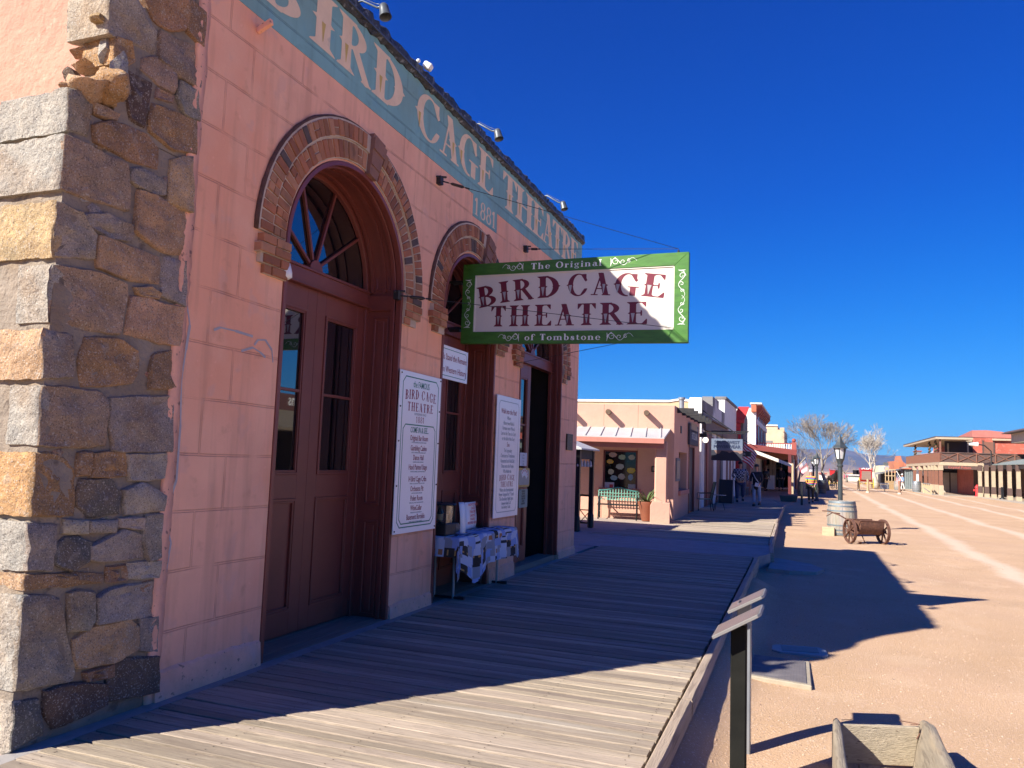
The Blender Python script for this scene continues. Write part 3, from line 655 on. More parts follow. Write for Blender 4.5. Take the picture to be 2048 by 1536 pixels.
S2 = [
 ([(155, 58), (380, 78), (420, 112), (408, 294), (250, 302), (138, 291)], .22, 'P'),
 ([(425, 108), (668, 102), (658, 314), (428, 312)], .08, 'G'),
 ([(125, 318), (240, 325), (292, 382), (287, 564), (103, 566)], .55, 'O'),
 ([(360, 323), (478, 318), (488, 408), (346, 413)], .08, 'O'),
 ([(300, 325), (347, 322), (340, 404), (298, 402)], .07, 'B'),
 ([(490, 328), (632, 322), (628, 418), (493, 428)], .08, 'L'),
 ([(310, 424), (420, 418), (462, 472), (452, 552), (340, 567), (293, 522), (296, 470)], .08, 'K'),
 ([(474, 465), (540, 438), (638, 486), (628, 544), (478, 558)], .08, 'L'),
 ([(560, 560), (622, 556), (608, 722), (565, 737), (548, 640)], .08, 'G'),
 ([(243, 578), (332, 582), (332, 632), (242, 627)], .07, 'L'), ([(344, 583), (452, 578), (442, 628), (338, 627)], .07, 'L'), ([(458, 574), (548, 572), (546, 612), (456, 607)], .07, 'L'),
 ([(95, 587), (218, 600), (197, 778), (93, 776)], .6, 'G'),
 ([(250, 650), (300, 642), (346, 665), (334, 740), (272, 778), (208, 742), (218, 680)], .08, 'K'),
 ([(346, 680), (470, 618), (552, 638), (548, 724), (370, 738), (344, 730)], .08, 'L'),
 ([(88, 790), (300, 780), (402, 785), (400, 822), (88, 852)], .6, 'B'),
 ([(408, 760), (482, 753), (490, 812), (408, 822)], .07, 'B'), ([(493, 745), (612, 738), (607, 802), (488, 804)], .07, 'L'),
 ([(78, 868), (232, 874), (284, 1140), (284, 1204), (48, 1244), (62, 1050)], .6, 'G'),
 ([(258, 862), (300, 852), (354, 860), (354, 960), (330, 995), (263, 1002)], .08, 'G'),
 ([(368, 880), (420, 848), (608, 812), (603, 944), (372, 978)], .08, 'L'),
 ([(283, 1040), (340, 1000), (500, 963), (528, 990), (524, 1080), (430, 1132), (290, 1152), (276, 1090)], .1, 'T'),
 ([(533, 958), (607, 948), (603, 1084), (538, 1078)], .08, 'G'),
 ([(448, 1122), (598, 1103), (588, 1236), (418, 1276), (408, 1200)], .08, 'D'),
 ([(168, 1240), (310, 1208), (402, 1212), (402, 1290), (200, 1384), (163, 1330)], .08, 'D'),
 ([(45, 1278), (140, 1273), (152, 1400), (28, 1476)], .6, 'K'),
 ([(318, 1168), (432, 1138), (432, 1182), (328, 1204)], .07, 'B')]
m = MB(); sd = 1
for L_, cf in ((S1, C1), (S2, C2)):
    for poly, dp, ck in L_:
        pp = [tuple(onx(*cf(a, b), FX))[1:] for a, b in poly]
        if ck == 'K' and dp > .3: pp = [(a, max(b, -.03)) for a, b in pp]
        rr = random.Random(sd); t = rr.uniform(.88, 1.12); col = tuple(x*t*rr.uniform(.96, 1.04) for x in CL[ck])
        if cf is C1: # endcol below paints sunlit lightness onto the corner stones' end faces, with own tints
            pass
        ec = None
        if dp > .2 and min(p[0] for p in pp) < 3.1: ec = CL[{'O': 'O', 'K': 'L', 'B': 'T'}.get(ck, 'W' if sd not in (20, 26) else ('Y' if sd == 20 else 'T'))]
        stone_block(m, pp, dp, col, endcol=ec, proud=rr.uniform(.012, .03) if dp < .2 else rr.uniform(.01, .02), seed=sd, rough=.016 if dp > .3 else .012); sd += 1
# small chips filling the joints
rr = random.Random(21)
for i in range(46):
    y_ = rr.uniform(3.12, 3.9); z_ = rr.uniform(.05, 4.2); s_ = rr.uniform(.02, .045); a0 = rr.random()*6
    pp = [(y_+s_*rr.uniform(.8, 1.6)*math.cos(a0+k*1.05), z_+s_*rr.uniform(.5, .9)*math.sin(a0+k*1.05)) for k in range(6)]
    stone_block(m, pp, .05, tuple(x*rr.uniform(.8, 1.2) for x in CL[rr.choice('TBGL')]), proud=-.002, seed=100+i, inset=.008, cell=.03, rough=.006)
# stones on the end face (they look along -y)
def end_stone(pl, y, col, dp=.1, s=0):
    pts = [tuple(ony(*C(a, b), y)) for C, a, b in pl]; b2 = MB()
    # build in a frame whose front is -y
    base = len(m.v)
    poly = [(-(p[0]), p[2]) for p in pts]
    stone_block(m, poly, dp, col, proud=0, seed=300+s, rough=.014)
    for i in range(base, len(m.v)):
        v = m.v[i]; m.v[i] = Vector((-v.y, y-(v.x-FX), v.z))
E1 = [([(0, 60), (42, 80), (34, 244), (-40, 250), (-60, 80)], C2, 'O'), ([(-70, 300), (45, 300), (10, 340), (0, 480), (-60, 520)], C2, 'L'), ([(-90, 1070), (40, 1062), (68, 1092), (0, 1145), (-90, 1130)], C1, 'T'),
      ([(-80, 1180), (10, 1180), (20, 1290), (-80, 1290)], C1, 'B'), ([(62, 1062), (112, 1062), (84, 1200), (110, 1308), (40, 1300), (20, 1180)], C1, 'W')]
for i, (pl, cf, ck) in enumerate(E1):
    end_stone([(cf, a, b) for a, b in pl], 3.06, CL[ck], .25, i)
# loose broken blocks on the ragged top
def lump(c_, r_, col, sc=(1, 1, 1), s=0):
    b = bmesh.new(); bmesh.ops.create_icosphere(b, subdivisions=3, radius=1); rs = random.Random(s); so_ = Vector((s*5.1, s, 0))
    pl = [(Vector((rs.gauss(0, 1), rs.gauss(0, 1), rs.gauss(0, 1))).normalized(), rs.uniform(.42, .8)) for _ in range(13)]
    for v in b.verts:
        p = v.co.copy()
        for nn, d in pl:
            k = p.dot(nn)
            if k > d: p -= nn*(k-d)
        p *= 1+.10*mnoise.noise(p*2+so_)+.10*mnoise.noise(p*6+so_); v.co = Vector((p.x*sc[0], p.y*sc[1], p.z*sc[2]))*r_+Vector(c_)
    m.col = col; b.verts.index_update(); m.add([v.co for v in b.verts], [[v.index for v in f.verts] for f in b.faces]); b.free()
for i, (u, v, y_, r_, ck, sc) in enumerate([(365, 355, 3.14, .145, 'T', (1, .8, .8)), (435, 340, 3.2, .13, 'O', (1, .8, 1)), (345, 265, 3.3, .11, 'T', (1.1, 1, .4)), (385, 215, 3.34, .11, 'B', (1.2, 1, .5)), (330, 215, 3.4, .09, 'B', (1, 1, .5)),
        (370, 160, 3.42, .07, 'B', (1, 1, .6)), (440, 200, 3.3, .12, 'W', (.5, .6, 1.4)), (480, 300, 3.26, .13, 'W', (.35, .5, 1.2)), (295, 305, 3.35, .06, 'D', (1, 1, 1)), (395, 55, 3.34, .2, 'W', (.7, .6, 1)), (430, 130, 3.4, .1, 'D', (.8, 1, .5)), (285, 345, 3.2, .06, 'T', (1.3, 1, .5))]):
    lump(ony(*C1(u, v), y_), r_, CL[ck], sc, 40+i)
m.build('stonework', M['stone'], TH, smooth=True, angle=50)
m = MB()
m.prism([(3.035, -.1), (Y0, -.1), (Y0, 3.5), (3.05, 3.5)], lambda a, b, d: (FX-.006-d, a, b), 0, .62)
m.prism([(3.32, 3.505), (Y0, 3.505), (Y0, 5.3), (3.955, 5.17), (3.84, 4.79), (3.62, 4.46), (3.4, 4.25)], lambda a, b, d: (FX-.006-d, a, b), 0, .3)
b_ = m.build('stone_wall_core', M['mortar'], TH)
# ragged plaster edge over the stones
m = MB(); rr = random.Random(4); vs = []; n_ = 130
for i in range(n_+1):
    z_ = -.1+4.85*i/n_; e_ = .02*mnoise.noise(Vector((0, 0, z_*3)))+.012*mnoise.noise(Vector((1, 0, z_*14)))
    vs += [(FX-.02, Y0-.05+e_, z_), (FX+.006+.006*rr.random(), Y0-.045+e_, z_), (FX+.014, Y0-.02+e_, z_), (FX+.003, Y0+.06+e_, z_), (FX-.02, Y0+.05, z_)]
m.add(vs, [(i*5+k, i*5+(k+1) % 5, (i+1)*5+(k+1) % 5, (i+1)*5+k) for i in range(n_) for k in range(5)]+[(0, 1, 2, 3, 4), tuple(n_*5+k for k in range(4, -1, -1))])
m.build('plaster_edge', M['plinth'], TH, smooth=True)
# ---------------------------------------------------------------- brick arches
def brk(mb, c_, ta, wa, ra, x0, x1, rs):
    """one brick: centre (y,z), tangent dir, half sizes"""
    t = Vector((0, ta[0], ta[1])); n_ = Vector((0, -ta[1], ta[0])); c_ = Vector((0, c_[0], c_[1]))
    k = rs.uniform(.7, 1.2); base = rs.choice(((.33, .13, .07), (.37, .16, .085), (.29, .115, .065), (.38, .19, .11))); mb.col = tuple(q*k for q in base)
    if rs.random() < .06: mb.col = (.10, .075, .07)
    a = rs.uniform(-.004, .004); vs = []
    for x_, s_ in ((x0, 1), (x1-.006, 1), (x1, .9)):
        for i, j in ((-1, -1), (1, -1), (1, 1), (-1, 1)):
            p = c_+t*(i*wa*s_+rs.uniform(-.0015, .0015))+n_*(j*ra*s_+rs.uniform(-.002, .002)); vs.append((x_+a+rs.uniform(-.002, .002), p.y, p.z))
    fs = [(3, 2, 1, 0), (8, 9, 10, 11)]
    for q in (0, 4): fs += [(q+i, q+(i+1) % 4, q+4+(i+1) % 4, q+4+i) for i in range(4)]
    mb.add(vs, fs)
def brick_arch(cy, r, zs, key_dy, seed):
    rs = random.Random(seed); m = MB(); bk = MB(); r0 = r+.022
    rings = ((r0, .165, .028), (r0+.18, .150, .045))
    for ri, (ra, th, pr) in enumerate(rings):
        rm = ra+th/2; n_ = int(math.pi*rm/.078)
        for i in range(n_):
            t = math.pi*(i+.5)/n_
            if abs(rm*math.cos(t)-key_dy) < .13 and t < 2.2 and t > .9: continue
            L_ = th/2-.005
            if rs.random() < .22:   # two half bricks
                for s_ in (-1, 1): brk(m, (cy+(rm+s_*L_/2)*math.cos(t), zs+(rm+s_*L_/2)*math.sin(t)), (-math.sin(t), math.cos(t)), .033, L_/2-.004, FX-.1, FX+pr, rs)
            else: brk(m, (cy+rm*math.cos(t), zs+rm*math.sin(t)), (-math.sin(t), math.cos(t)), .033, L_, FX-.1, FX+pr, rs)
        P = []
        for k in range(41): t = math.pi*k/40; P.append((cy+(ra-.004)*math.cos(t), zs+(ra-.004)*math.sin(t)))
        for k in range(40, -1, -1): t = math.pi*k/40; P.append((cy+(ra+th+.012)*math.cos(t), zs+(ra+th+.012)*math.sin(t)))
        bk.prism(P, lambda a, b, d: (d, a, b), FX-.1, FX+pr-.012)
    for s_ in (-1, 1):        # corbels: stepped courses below the spring
        yo = cy+s_*(r0-.03); z_ = zs-.06; tot = .345
        for c_ in range(4):
            wd = tot+(.03 if c_ in (1,) else 0)-(.02*c_ if c_ > 2 else 0); pr = .065-(.012*max(0, c_-1)); x_ = 0
            first = rs.uniform(.1, .2)
            while x_ < wd-.04:
                L_ = min(first, wd-x_); first = .2
                if not (c_ == 3 and rs.random() < .25): brk(m, (yo+s_*(x_+L_/2), z_-c_*.075), (1, 0), L_/2-.005, .032, FX-.12, FX+pr+rs.uniform(-.006, .006), rs)
                x_ += L_
            bk.box(FX-.1, yo, z_-c_*.075-.037, FX+pr-.016, yo+s_*(wd-.008), z_-c_*.075+.037)
    # keystone, eroded sandstone
    t = math.acos(max(-1, min(1, key_dy/(r0+.18)))); m.col = (.26, .135, .10)
    cs = [(.0, .07), (.1, .082), (.25, .10), (.36, .115), (.41, .105)]
    for j in range(len(cs)-1):
        (a, wa), (b, wb) = cs[j], cs[j+1]; k0 = r0-.03
        P = [(-wa, k0+a), (wa*.95, k0+a), (wb, k0+b+.003), (-wb*1.02, k0+b)]
        dirn = (math.cos(t), math.sin(t)); tn = (math.sin(t), -math.cos(t))
        m.prism([(cy+dirn[0]*q+tn[0]*p, zs+dirn[1]*q+tn[1]*p) for p, q in P], lambda a_, b_, d: (d, a_, b_), FX-.1, FX+(.055, .065, .08, .055)[j])
    root = m.build('brick_arch', M['brick'], TH); bk.build('mortar', M['brick_mortar'], root)
    # dark burnt outer moulding
    m = MB(); pts = []
    for k in range(0, 44):
        t = math.pi*k/43; pts.append((FX+.012, cy+(r0+.345)*math.cos(t), zs+(r0+.345)*math.sin(t)))
    m.tube(pts, [.019+.009*mnoise.noise(Vector(p)*6) for p in pts], 8); m.col = (.12, .08, .07)
    m.build('arch_drip_moulding', mat('dark_drip_mould', (.12, .06, .045), .9, .4, 9, 1, 22, bdist=.02), root, smooth=True)
for i, (cy, r, zs) in enumerate(ARCH): brick_arch(cy, r, zs, (.24, .36, .3)[i], 31+i)
# ---------------------------------------------------------------- doorways
def doorway(cy, r, zs, DX, zf, open_right=False):
    root = MB(); MM = M['maroon']; y0, y1 = cy-r, cy+r
    # casing ring at the front + jamb linings + arch soffit
    def halfring(mb, ra, rb, xa, xb, z0=zf, n=36):
        P = [(cy-rb, z0)]+[(cy-rb*math.cos(math.pi*k/n), zs+rb*math.sin(math.pi*k/n)) for k in range(n+1)]+[(cy+rb, z0)]
        Q = [(cy+ra, z0)]+[(cy+ra*math.cos(math.pi*k/n), zs+ra*math.sin(math.pi*k/n)) for k in range(n+1)]+[(cy-ra, z0)]
        mb.prism(P+Q, lambda a, b, d: (d, a, b), xa, xb)
    halfring(root, r-.045, r-.003, FX-.05, FX+.012)
    halfring(root, r-.03, r-.004, DX, FX-.052)
    halfring(root, r-.06, r-.03, FX-.10, FX-.055)
    halfring(root, r-.085, r-.03, DX+.0, DX+.05)
    fr = root.build('door_frame', MM, TH, bevel=.004)
    dp = FX-DX
    if dp > .3:
        # moulded soffit ribs and jamb panels
        m = MB()
        for xa in (FX-.19, FX-.33): halfring(m, r-.048, r-.029, xa-.02, xa+.02, zs)
        m.build('soffit_ribs', MM, fr)
        for s_, yy in ((1, y0+.028), (-1, y1-.028)):
            m = MB()
            for za, zb in ((zf+.02, zf+.95), (zf+1.1, zs-.25), (zs+.02, zs+.24)):
                a, b = DX+.12, FX-.13
                for q in ((a, za, b, za+.025), (a, zb-.025, b, zb), (a, za+.025, a+.025, zb-.025), (b-.025, za+.025, b, zb-.025)):
                    m.box(q[0], yy, q[1], q[2], yy+s_*.014, q[3])
                m.box(a+.05, yy, za+.05, b-.05, yy+s_*.009, zb-.05)
            m.box(DX+.03, yy, zs-.19, FX-.055, yy+s_*.03, zs-.03)
            m.build('jamb_panels', MM, fr, bevel=.004)
    # transom bar and fanlight
    m = MB(); m.box(DX-.03, y0+.03, zs-.15, DX+.055, y1-.03, zs-.01); m.box(DX-.03, y0+.03, zs-.165, DX+.085, y1-.03, zs-.15); m.box(DX-.03, y0+.03, zs-.012, DX+.07, y1-.03, zs+.015)
    tb = m.build('transom_bar', MM, fr, bevel=.004)
    m = MB(); rf = r-.085
    for k in (1, 2, 3, 4):
        t = math.pi*k/5; c_, s_ = math.cos(t), math.sin(t)
        m.bar((DX+.012, cy+.05*c_, zs+.02+.05*s_), (DX+.012, cy+rf*c_, zs+rf*s_), .028, .03, up=(1, 0, 0))
    m.prism([(cy+.10*math.cos(math.pi*k/12), zs+.015+.10*math.sin(math.pi*k/12)) for k in range(13)], lambda a, b, d: (d, a, b), DX-.01, DX+.045)
    m.build('fan_muntins', MM, fr, bevel=.003)
    m = MB(); m.prism([(cy+(rf+.02)*math.cos(math.pi*k/30), zs+(rf+.02)*math.sin(math.pi*k/30)) for k in range(31)], lambda a, b, d: (d, a, b), DX-.012, DX-.004)
    m.build('fanlight_glass', M['glass'], fr)
    # leaves
    zt = zs-.165; a0, a1 = y0+.05, y1-.05; mid = cy+(.07 if not open_right else 0)
    def leaf(ya, yb, hinge_left):
        m = MB(); st = .145 if r > .9 else .12; x0, x1 = DX-.022, DX+.022
        pz0, pz1 = zf+.21, 1.19; gz0, gz1 = 1.40, zt-.2
        m.box(x0, ya, zf+.012, x1, ya+st, zt); m.box(x0, yb-st, zf+.012, x1, yb, zt)
        for za, zb in ((zf+.012, pz0), (pz1, gz0), (gz1, zt)): m.box(x0, ya+st, za, x1-.0, yb-st, zb)
        def frame(za, zb, d):      # mouldings
            for i, (w_, px) in enumerate(((.022, .012), (.018, .004))):
                o = 0 if i == 0 else .022
                A, B, Cc, D = ya+st+o, yb-st-o, za+o, zb-o
                for q in ((A, Cc, B, Cc+w_), (A, D-w_, B, D), (A, Cc+w_, A+w_, D-w_), (B-w_, Cc+w_, B, D-w_)): m.box(x1-.02, q[0], q[1], x1+px, q[2], q[3])
        frame(pz0, pz1, 0); frame(gz0, gz1, 0)
        m.box(x0, ya+st, pz0, x1-.018, yb-st, pz1)
        mz = gz0+(gz1-gz0)*.5; m.box(x1-.03, ya+st, mz-.013, x1, yb-st, mz+.013)
        lf = m.build('door_leaf', MM, fr, bevel=.0025)
        g_ = MB(); g_.box(DX-.006, ya+st+.01, gz0+.01, DX, yb-st-.01, gz1-.01); g_.build('pane', M['glass'], lf)
        return lf
    L1 = leaf(a0, mid-.002, True)
    if not open_right: leaf(mid+.002, a1, False)
    # dark room behind
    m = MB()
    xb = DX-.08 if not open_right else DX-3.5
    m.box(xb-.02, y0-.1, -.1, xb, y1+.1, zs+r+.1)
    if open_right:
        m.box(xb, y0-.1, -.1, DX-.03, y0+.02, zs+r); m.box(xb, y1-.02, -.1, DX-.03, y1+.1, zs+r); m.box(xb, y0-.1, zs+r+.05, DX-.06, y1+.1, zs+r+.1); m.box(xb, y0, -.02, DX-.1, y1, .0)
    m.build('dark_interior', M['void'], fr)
    # sill / recess floor
    m = MB()
    if zf > .05: m.box(DX-.1, y0, -.1, FX-.03, y1, zf)
    else:
        for i in range(4):
            xa = FX-.012-i*.12; m.box(xa-.114, y0+.004, -.05, xa, y1-.004, .0+.002*(i % 2))
    m.build('threshold', mat('sill_wood', (.26, .20, .15), .85, .2, 4, .6, 30, stretch=(6, .5, 6)), fr)
    return fr
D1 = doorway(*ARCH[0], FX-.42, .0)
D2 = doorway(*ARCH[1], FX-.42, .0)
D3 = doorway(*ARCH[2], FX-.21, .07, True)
# ---------------------------------------------------------------- poster boards on the piers
YV, ZV = (0, 1, 0), (0, 0, 1)
def facade_text(mb, s, y, z, size, sx=.8, x=FX+.05, bold=.0, shear=0): mb.text(s, (x, y, z), YV, ZV, size, sx, .0006, bold=bold, shear=shear)
def chamfer_line(mb, y0, y1, z0, z1, c_, w_, x):
    P = [(y0+c_, z0), (y1-c_, z0), (y1, z0+c_), (y1, z1-c_), (y1-c_, z1), (y0+c_, z1), (y0, z1-c_), (y0, z0+c_)]
    cy, cz = (y0+y1)/2, (z0+z1)/2
    for i in range(8):
        a, b = P[i], P[(i+1) % 8]; d = math.hypot(b[0]-a[0], b[1]-a[1]); n_ = (-(b[1]-a[1])/d*w_, (b[0]-a[0])/d*w_)
        mb.add([(x, a[0], a[1]), (x, b[0], b[1]), (x, b[0]+n_[0], b[1]+n_[1]), (x, a[0]+n_[0], a[1]+n_[1])], [(0, 1, 2, 3)])
def facade_glyphs(mb, s, y0, y1, z, h, x, arch=0, gap=.12):
    cy = (y0+y1)/2; word(mb, s, lambda a, b: (x, a, z+b*h-arch*((a-cy)/(y1-y0)*2)**2), y0, y1, 1, gap, 22)
XB = FX+.0465
t = thing('poster_board', (FX+.03, 7.36, 1.65), 'tall white board headed BIRD CAGE THEATRE listing nine attractions, beside the big door', 'sign board')
m = MB(); m.box(FX+.034, 6.89, .82, FX+.046, 7.83, 2.47); m.build('panel', M['white_sign'], t, bevel=.002)
m = MB(); chamfer_line(m, 6.95, 7.77, .875, 2.42, .06, .012, XB); chamfer_line(m, 6.99, 7.73, .91, 1.93, .05, .012, XB)
facade_text(m, 'the FAMOUS', 7.36, 2.315, .095, .70, XB, .008); facade_text(m, 'COME IN & SEE...', 7.36, 1.845, .085, .66, XB, .008, shear=.2)
m.build('green_lettering', M['sign_green'], t, recalc=False)
m = MB(); facade_glyphs(m, 'BIRD CAGE', 7.01, 7.71, 2.195, .098, XB, .018); m.build('board_title', M['sign_maroon'], t, recalc=False)
m = MB(); facade_glyphs(m, 'THEATRE', 7.07, 7.65, 2.066, .092, XB); facade_glyphs(m, '1881', 7.27, 7.45, 1.95, .065, XB); m.build('board_title', M['sign_maroon'], t, recalc=False)
rows = [('Original Bar Room', 1.765), ('Gambling Casino', 1.66), ('Dance Hall', 1.562), ('Hand Painted Stage', 1.463), ('14 Bird Cage Cribs', 1.34), ('Orchestra Pit', 1.24), ('Poker Room', 1.142), ('WineCellar', 1.042), ('Basement Bordello', .95)]
m = MB()
for s_, z_ in rows: facade_text(m, s_, 7.36, z_, .078, .68, XB, .010)
m.build('attraction_list', M['sign_maroon'], t, recalc=False)
m = MB(); facade_text(m, 'AS PRESERVED SINCE', 7.36, 2.028, .034, .85, XB)
for (s_, z_), q in zip(rows, ('WITH ITS ORIGINAL BACK BAR AND FLOORS', 'WITH ITS ORIGINAL FARO & POKER TABLES', 'ORIGINAL HANGING PAINTINGS', 'BEAUTIFUL ORIGINAL CURTAIN AND PIANO', 'WHERE THE SONG ABOUT THEM WAS SUNG', 'A FIVE PIECE BAND PLAYED HERE', 'WHERE THE LONGEST GAME WAS PLAYED', 'OPENED INTO THE ROOM BELOW', 'WHERE LADIES OF THE NIGHT WORKED')): facade_text(m, q, 7.36, z_-.028, .019, .85, XB)
m.build('small_lettering', M['sign_grey'], t, recalc=False)
m = MB()
for y_ in (6.915, 7.805):
    for z_ in (.85, 1.3, 1.75, 2.1, 2.44): m.ball((FX+.048, y_, z_), .009, 8)
m.build('screws', M['iron'], t)
t = thing('poster_board', (FX+.03, 9.98, 1.65), 'narrow white board beginning Walk into the Past, on the pier left of the open doorway', 'sign board')
m = MB(); m.box(FX+.034, 9.53, .83, FX+.046, 10.44, 2.455); m.build('panel', M['white_sign'], t, bevel=.002)
m = MB(); chamfer_line(m, 9.6, 10.37, .895, 2.39, .05, .011, XB)
for s_, z_ in (('Where', 2.14), ('History was Made &', 2.07), ('Fortunes were Won &', 2.0), ('Lost on the Turn of a Card', 1.93), ('or the Roll of the Dice!', 1.86), ('The Legendary', 1.70), ('Characters of Tombstone', 1.63), ('Reenacted as in Real Life!', 1.56), ('These were the People', 1.49), ('Who Made the', 1.42), ('Where the Entertainment', 1.17), ('Never Stopped for 9 Years!', 1.11), ('The Rowdiest Night Spot', 1.05)): facade_text(m, s_, 9.985, z_, .072, .7, XB, .008)
for s_, z_ in (('between Basin St. &', .995), ('the Barbary Coast.', .945)): facade_text(m, s_, 9.985, z_, .062, .7, XB, .008)
m.build('green_lettering', M['sign_grey'], t, recalc=False)
m = MB(); facade_text(m, 'Walk into the Past!', 9.985, 2.22, .095, .8, XB, .01); facade_text(m, 'See', 9.985, 1.775, .09, .8, XB)
facade_glyphs(m, 'BIRD CAGE', 9.7, 10.27, 1.325, .075, XB, .012); facade_glyphs(m, 'THEATRE', 9.75, 10.22, 1.235, .07, XB)
m.build('maroon_lettering', M['sign_maroon'], t, recalc=False)
# transom sign over the middle door
t = thing('transom_sign', (FX-.03, 8.1, 2.7), 'small white sign reading Walls Stand the Remains, above the table doorway', 'sign')
xs_ = FX-.06
a = onx(872, 687, xs_); m = MB(); m.box(xs_-.012, 7.9, 2.51, xs_, 8.76, 2.90); m.build('panel', M['white_sign'], t, bevel=.002)
m = MB(); chamfer_line(m, 7.93, 8.72, 2.545, 2.865, .03, .008, xs_+.001); m.build('green_border', M['sign_green'], t, recalc=False)
m = MB(); facade_text(m, 'Walls Stand the Remains', 8.13, 2.735, .105, .6, xs_+.0012, .004)
m.v = [v for v in m.v]; m2 = MB(); facade_text(m2, 'Era in Western History', 8.13, 2.59, .105, .6, xs_+.0012, .004)
# fit both lines inside the panel
for q in (m, m2):
    lo, hi = min(v.y for v in q.v), max(v.y for v in q.v); k = .80/(hi-lo)
    for v in q.v: v.y = 7.925+(v.y-lo)*k
m.build('lettering', M['sign_maroon'], t, recalc=False); m2.build('lettering', M['sign_maroon'], t, recalc=False)
# bronze plaque
t = thing('bronze_plaque', (FX, 13.02, 1.95), 'small dark bronze plaque of raised text on the last pier of the theatre', 'plaque')
m = MB(); m.box(FX+.002, 12.85, 1.80, FX+.03, 13.19, 2.08); m.build('plate', mat('bronze', (.06, .045, .035), .45, .2, 9, .2, metal=.6), t, bevel=.004)
m = MB()
for i, s_ in enumerate(('BIRD CAGE THEATRE', 'BUILT 1881', 'TOMBSTONE', 'ARIZONA', 'HISTORIC SITE')): facade_text(m, s_, 13.02, 2.03-i*.047, .03, .9, FX+.031)
m.build('raised_text', mat('bronze_light', (.16, .13, .1), .4, .1, 9, 0, metal=.6), t, recalc=False)
# notices on the door leaf of the third doorway
DX3 = FX-.21; xn = DX3+.036
def nbox(u0, v0, u1, v1, x):
    a = onx(u0, v0, x); b = onx(u1, v1, x); return a.y, b.y, b.z, a.z
y0_, y1_, z0_, z1_ = nbox(1035, 936, 1057, 973, xn)
t = thing('card_sign', (xn, y0_, z0_), 'round-cornered cream sign with a fan of playing cards, on the leaf of the open doorway', 'sign')
m = MB(); cc = .05
def rrect(y0, y1, z0, z1, c_):
    P = []
    for (cy, cz, a0) in ((y1-c_, z1-c_, 0), (y0+c_, z1-c_, 90), (y0+c_, z0+c_, 180), (y1-c_, z0+c_, 270)):
        for k in range(5): P.append((cy+c_*math.cos(R(a0+k*22.5)), cz+c_*math.sin(R(a0+k*22.5))))
    return P
m.prism(rrect(y0_, y1_, z0_, z1_, .05), lambda a, b, d: (d, a, b), xn, xn+.012); m.build('gold_edge', M['gold'], t)
m = MB(); m.prism(rrect(y0_+.03, y1_-.03, z0_+.03, z1_-.03, .04), lambda a, b, d: (d, a, b), xn+.012, xn+.016); m.build('panel', simple('cream_card', (.42, .40, .33)), t)
m = MB(); cyc, czc = (y0_+y1_)/2, z0_+.1
for i in range(5):
    an = R(130-i*24); d = Vector((0, math.cos(an), math.sin(an))); s_ = Vector((0, -d.z, d.y)); o = Vector((xn+.0165+i*.0012, cyc, czc))+d*.07
    m.add([o-s_*.03, o+s_*.03, o+s_*.03+d*.11, o-s_*.03+d*.11], [(0, 1, 2, 3)])
m.build('cards', simple('card_white', (.75, .75, .72)), t, recalc=False)
m = MB(); rr = random.Random(3)
for i in range(5):
    an = R(130-i*24); d = Vector((0, math.cos(an), math.sin(an))); o = Vector((xn+.019+i*.0012, cyc, czc))+d*.15; m.prism([(o.y+.014*math.cos(k*math.pi/2+.7), o.z+.018*math.sin(k*math.pi/2+.7)) for k in range(4)], lambda a, b, dd: (dd, a, b), o.x, o.x+.001)
m.build('card_marks', M['sign_red'], t)
y0_, y1_, z0_, z1_ = nbox(1037, 979, 1053, 1014, xn)
t = thing('door_notice', (xn, y0_, z0_), 'small grey green notice of black capitals below the playing-card sign', 'notice')
m = MB(); m.prism(rrect(y0_, y1_, z0_, z1_, .02), lambda a, b, d: (d, a, b), xn, xn+.01); m.build('panel', simple('greygreen', (.27, .33, .28)), t)
m = MB(); hh = (z1_-z0_)/7.5
for i, s_ in enumerate(('PLEASE TAKE', 'NOTE THIS', 'PLACE AND IF', 'IT NOT YOUR', 'PROPERTY', 'RETURN HERE')): m.text(s_, (xn+.0105, (y0_+y1_)/2, z1_-hh*(i+1.2)), YV, ZV, hh*1.1, .62, .0006, bold=.02)
m.build('lettering', M['iron'], t, recalc=False)
y0_, y1_, z0_, z1_ = nbox(1040, 905, 1053, 932, xn)
t = thing('paper_notice', (xn, y0_, z0_), 'white sheet of paper taped to the door glass above the playing-card sign', 'notice')
m = MB(); m.box(xn, y0_, z0_, xn+.002, y1_, z1_); m.build('sheet', simple('paper', (.62, .64, .68)), t)
m = MB()
for i, s_ in enumerate(('Open', '8am to', '6pm', 'daily')): m.text(s_, (xn+.0028, (y0_+y1_)/2, z1_-.05-.045*i), YV, ZV, .045, .8, .0006)
m.build('lettering', M['sign_grey'], t, recalc=False)
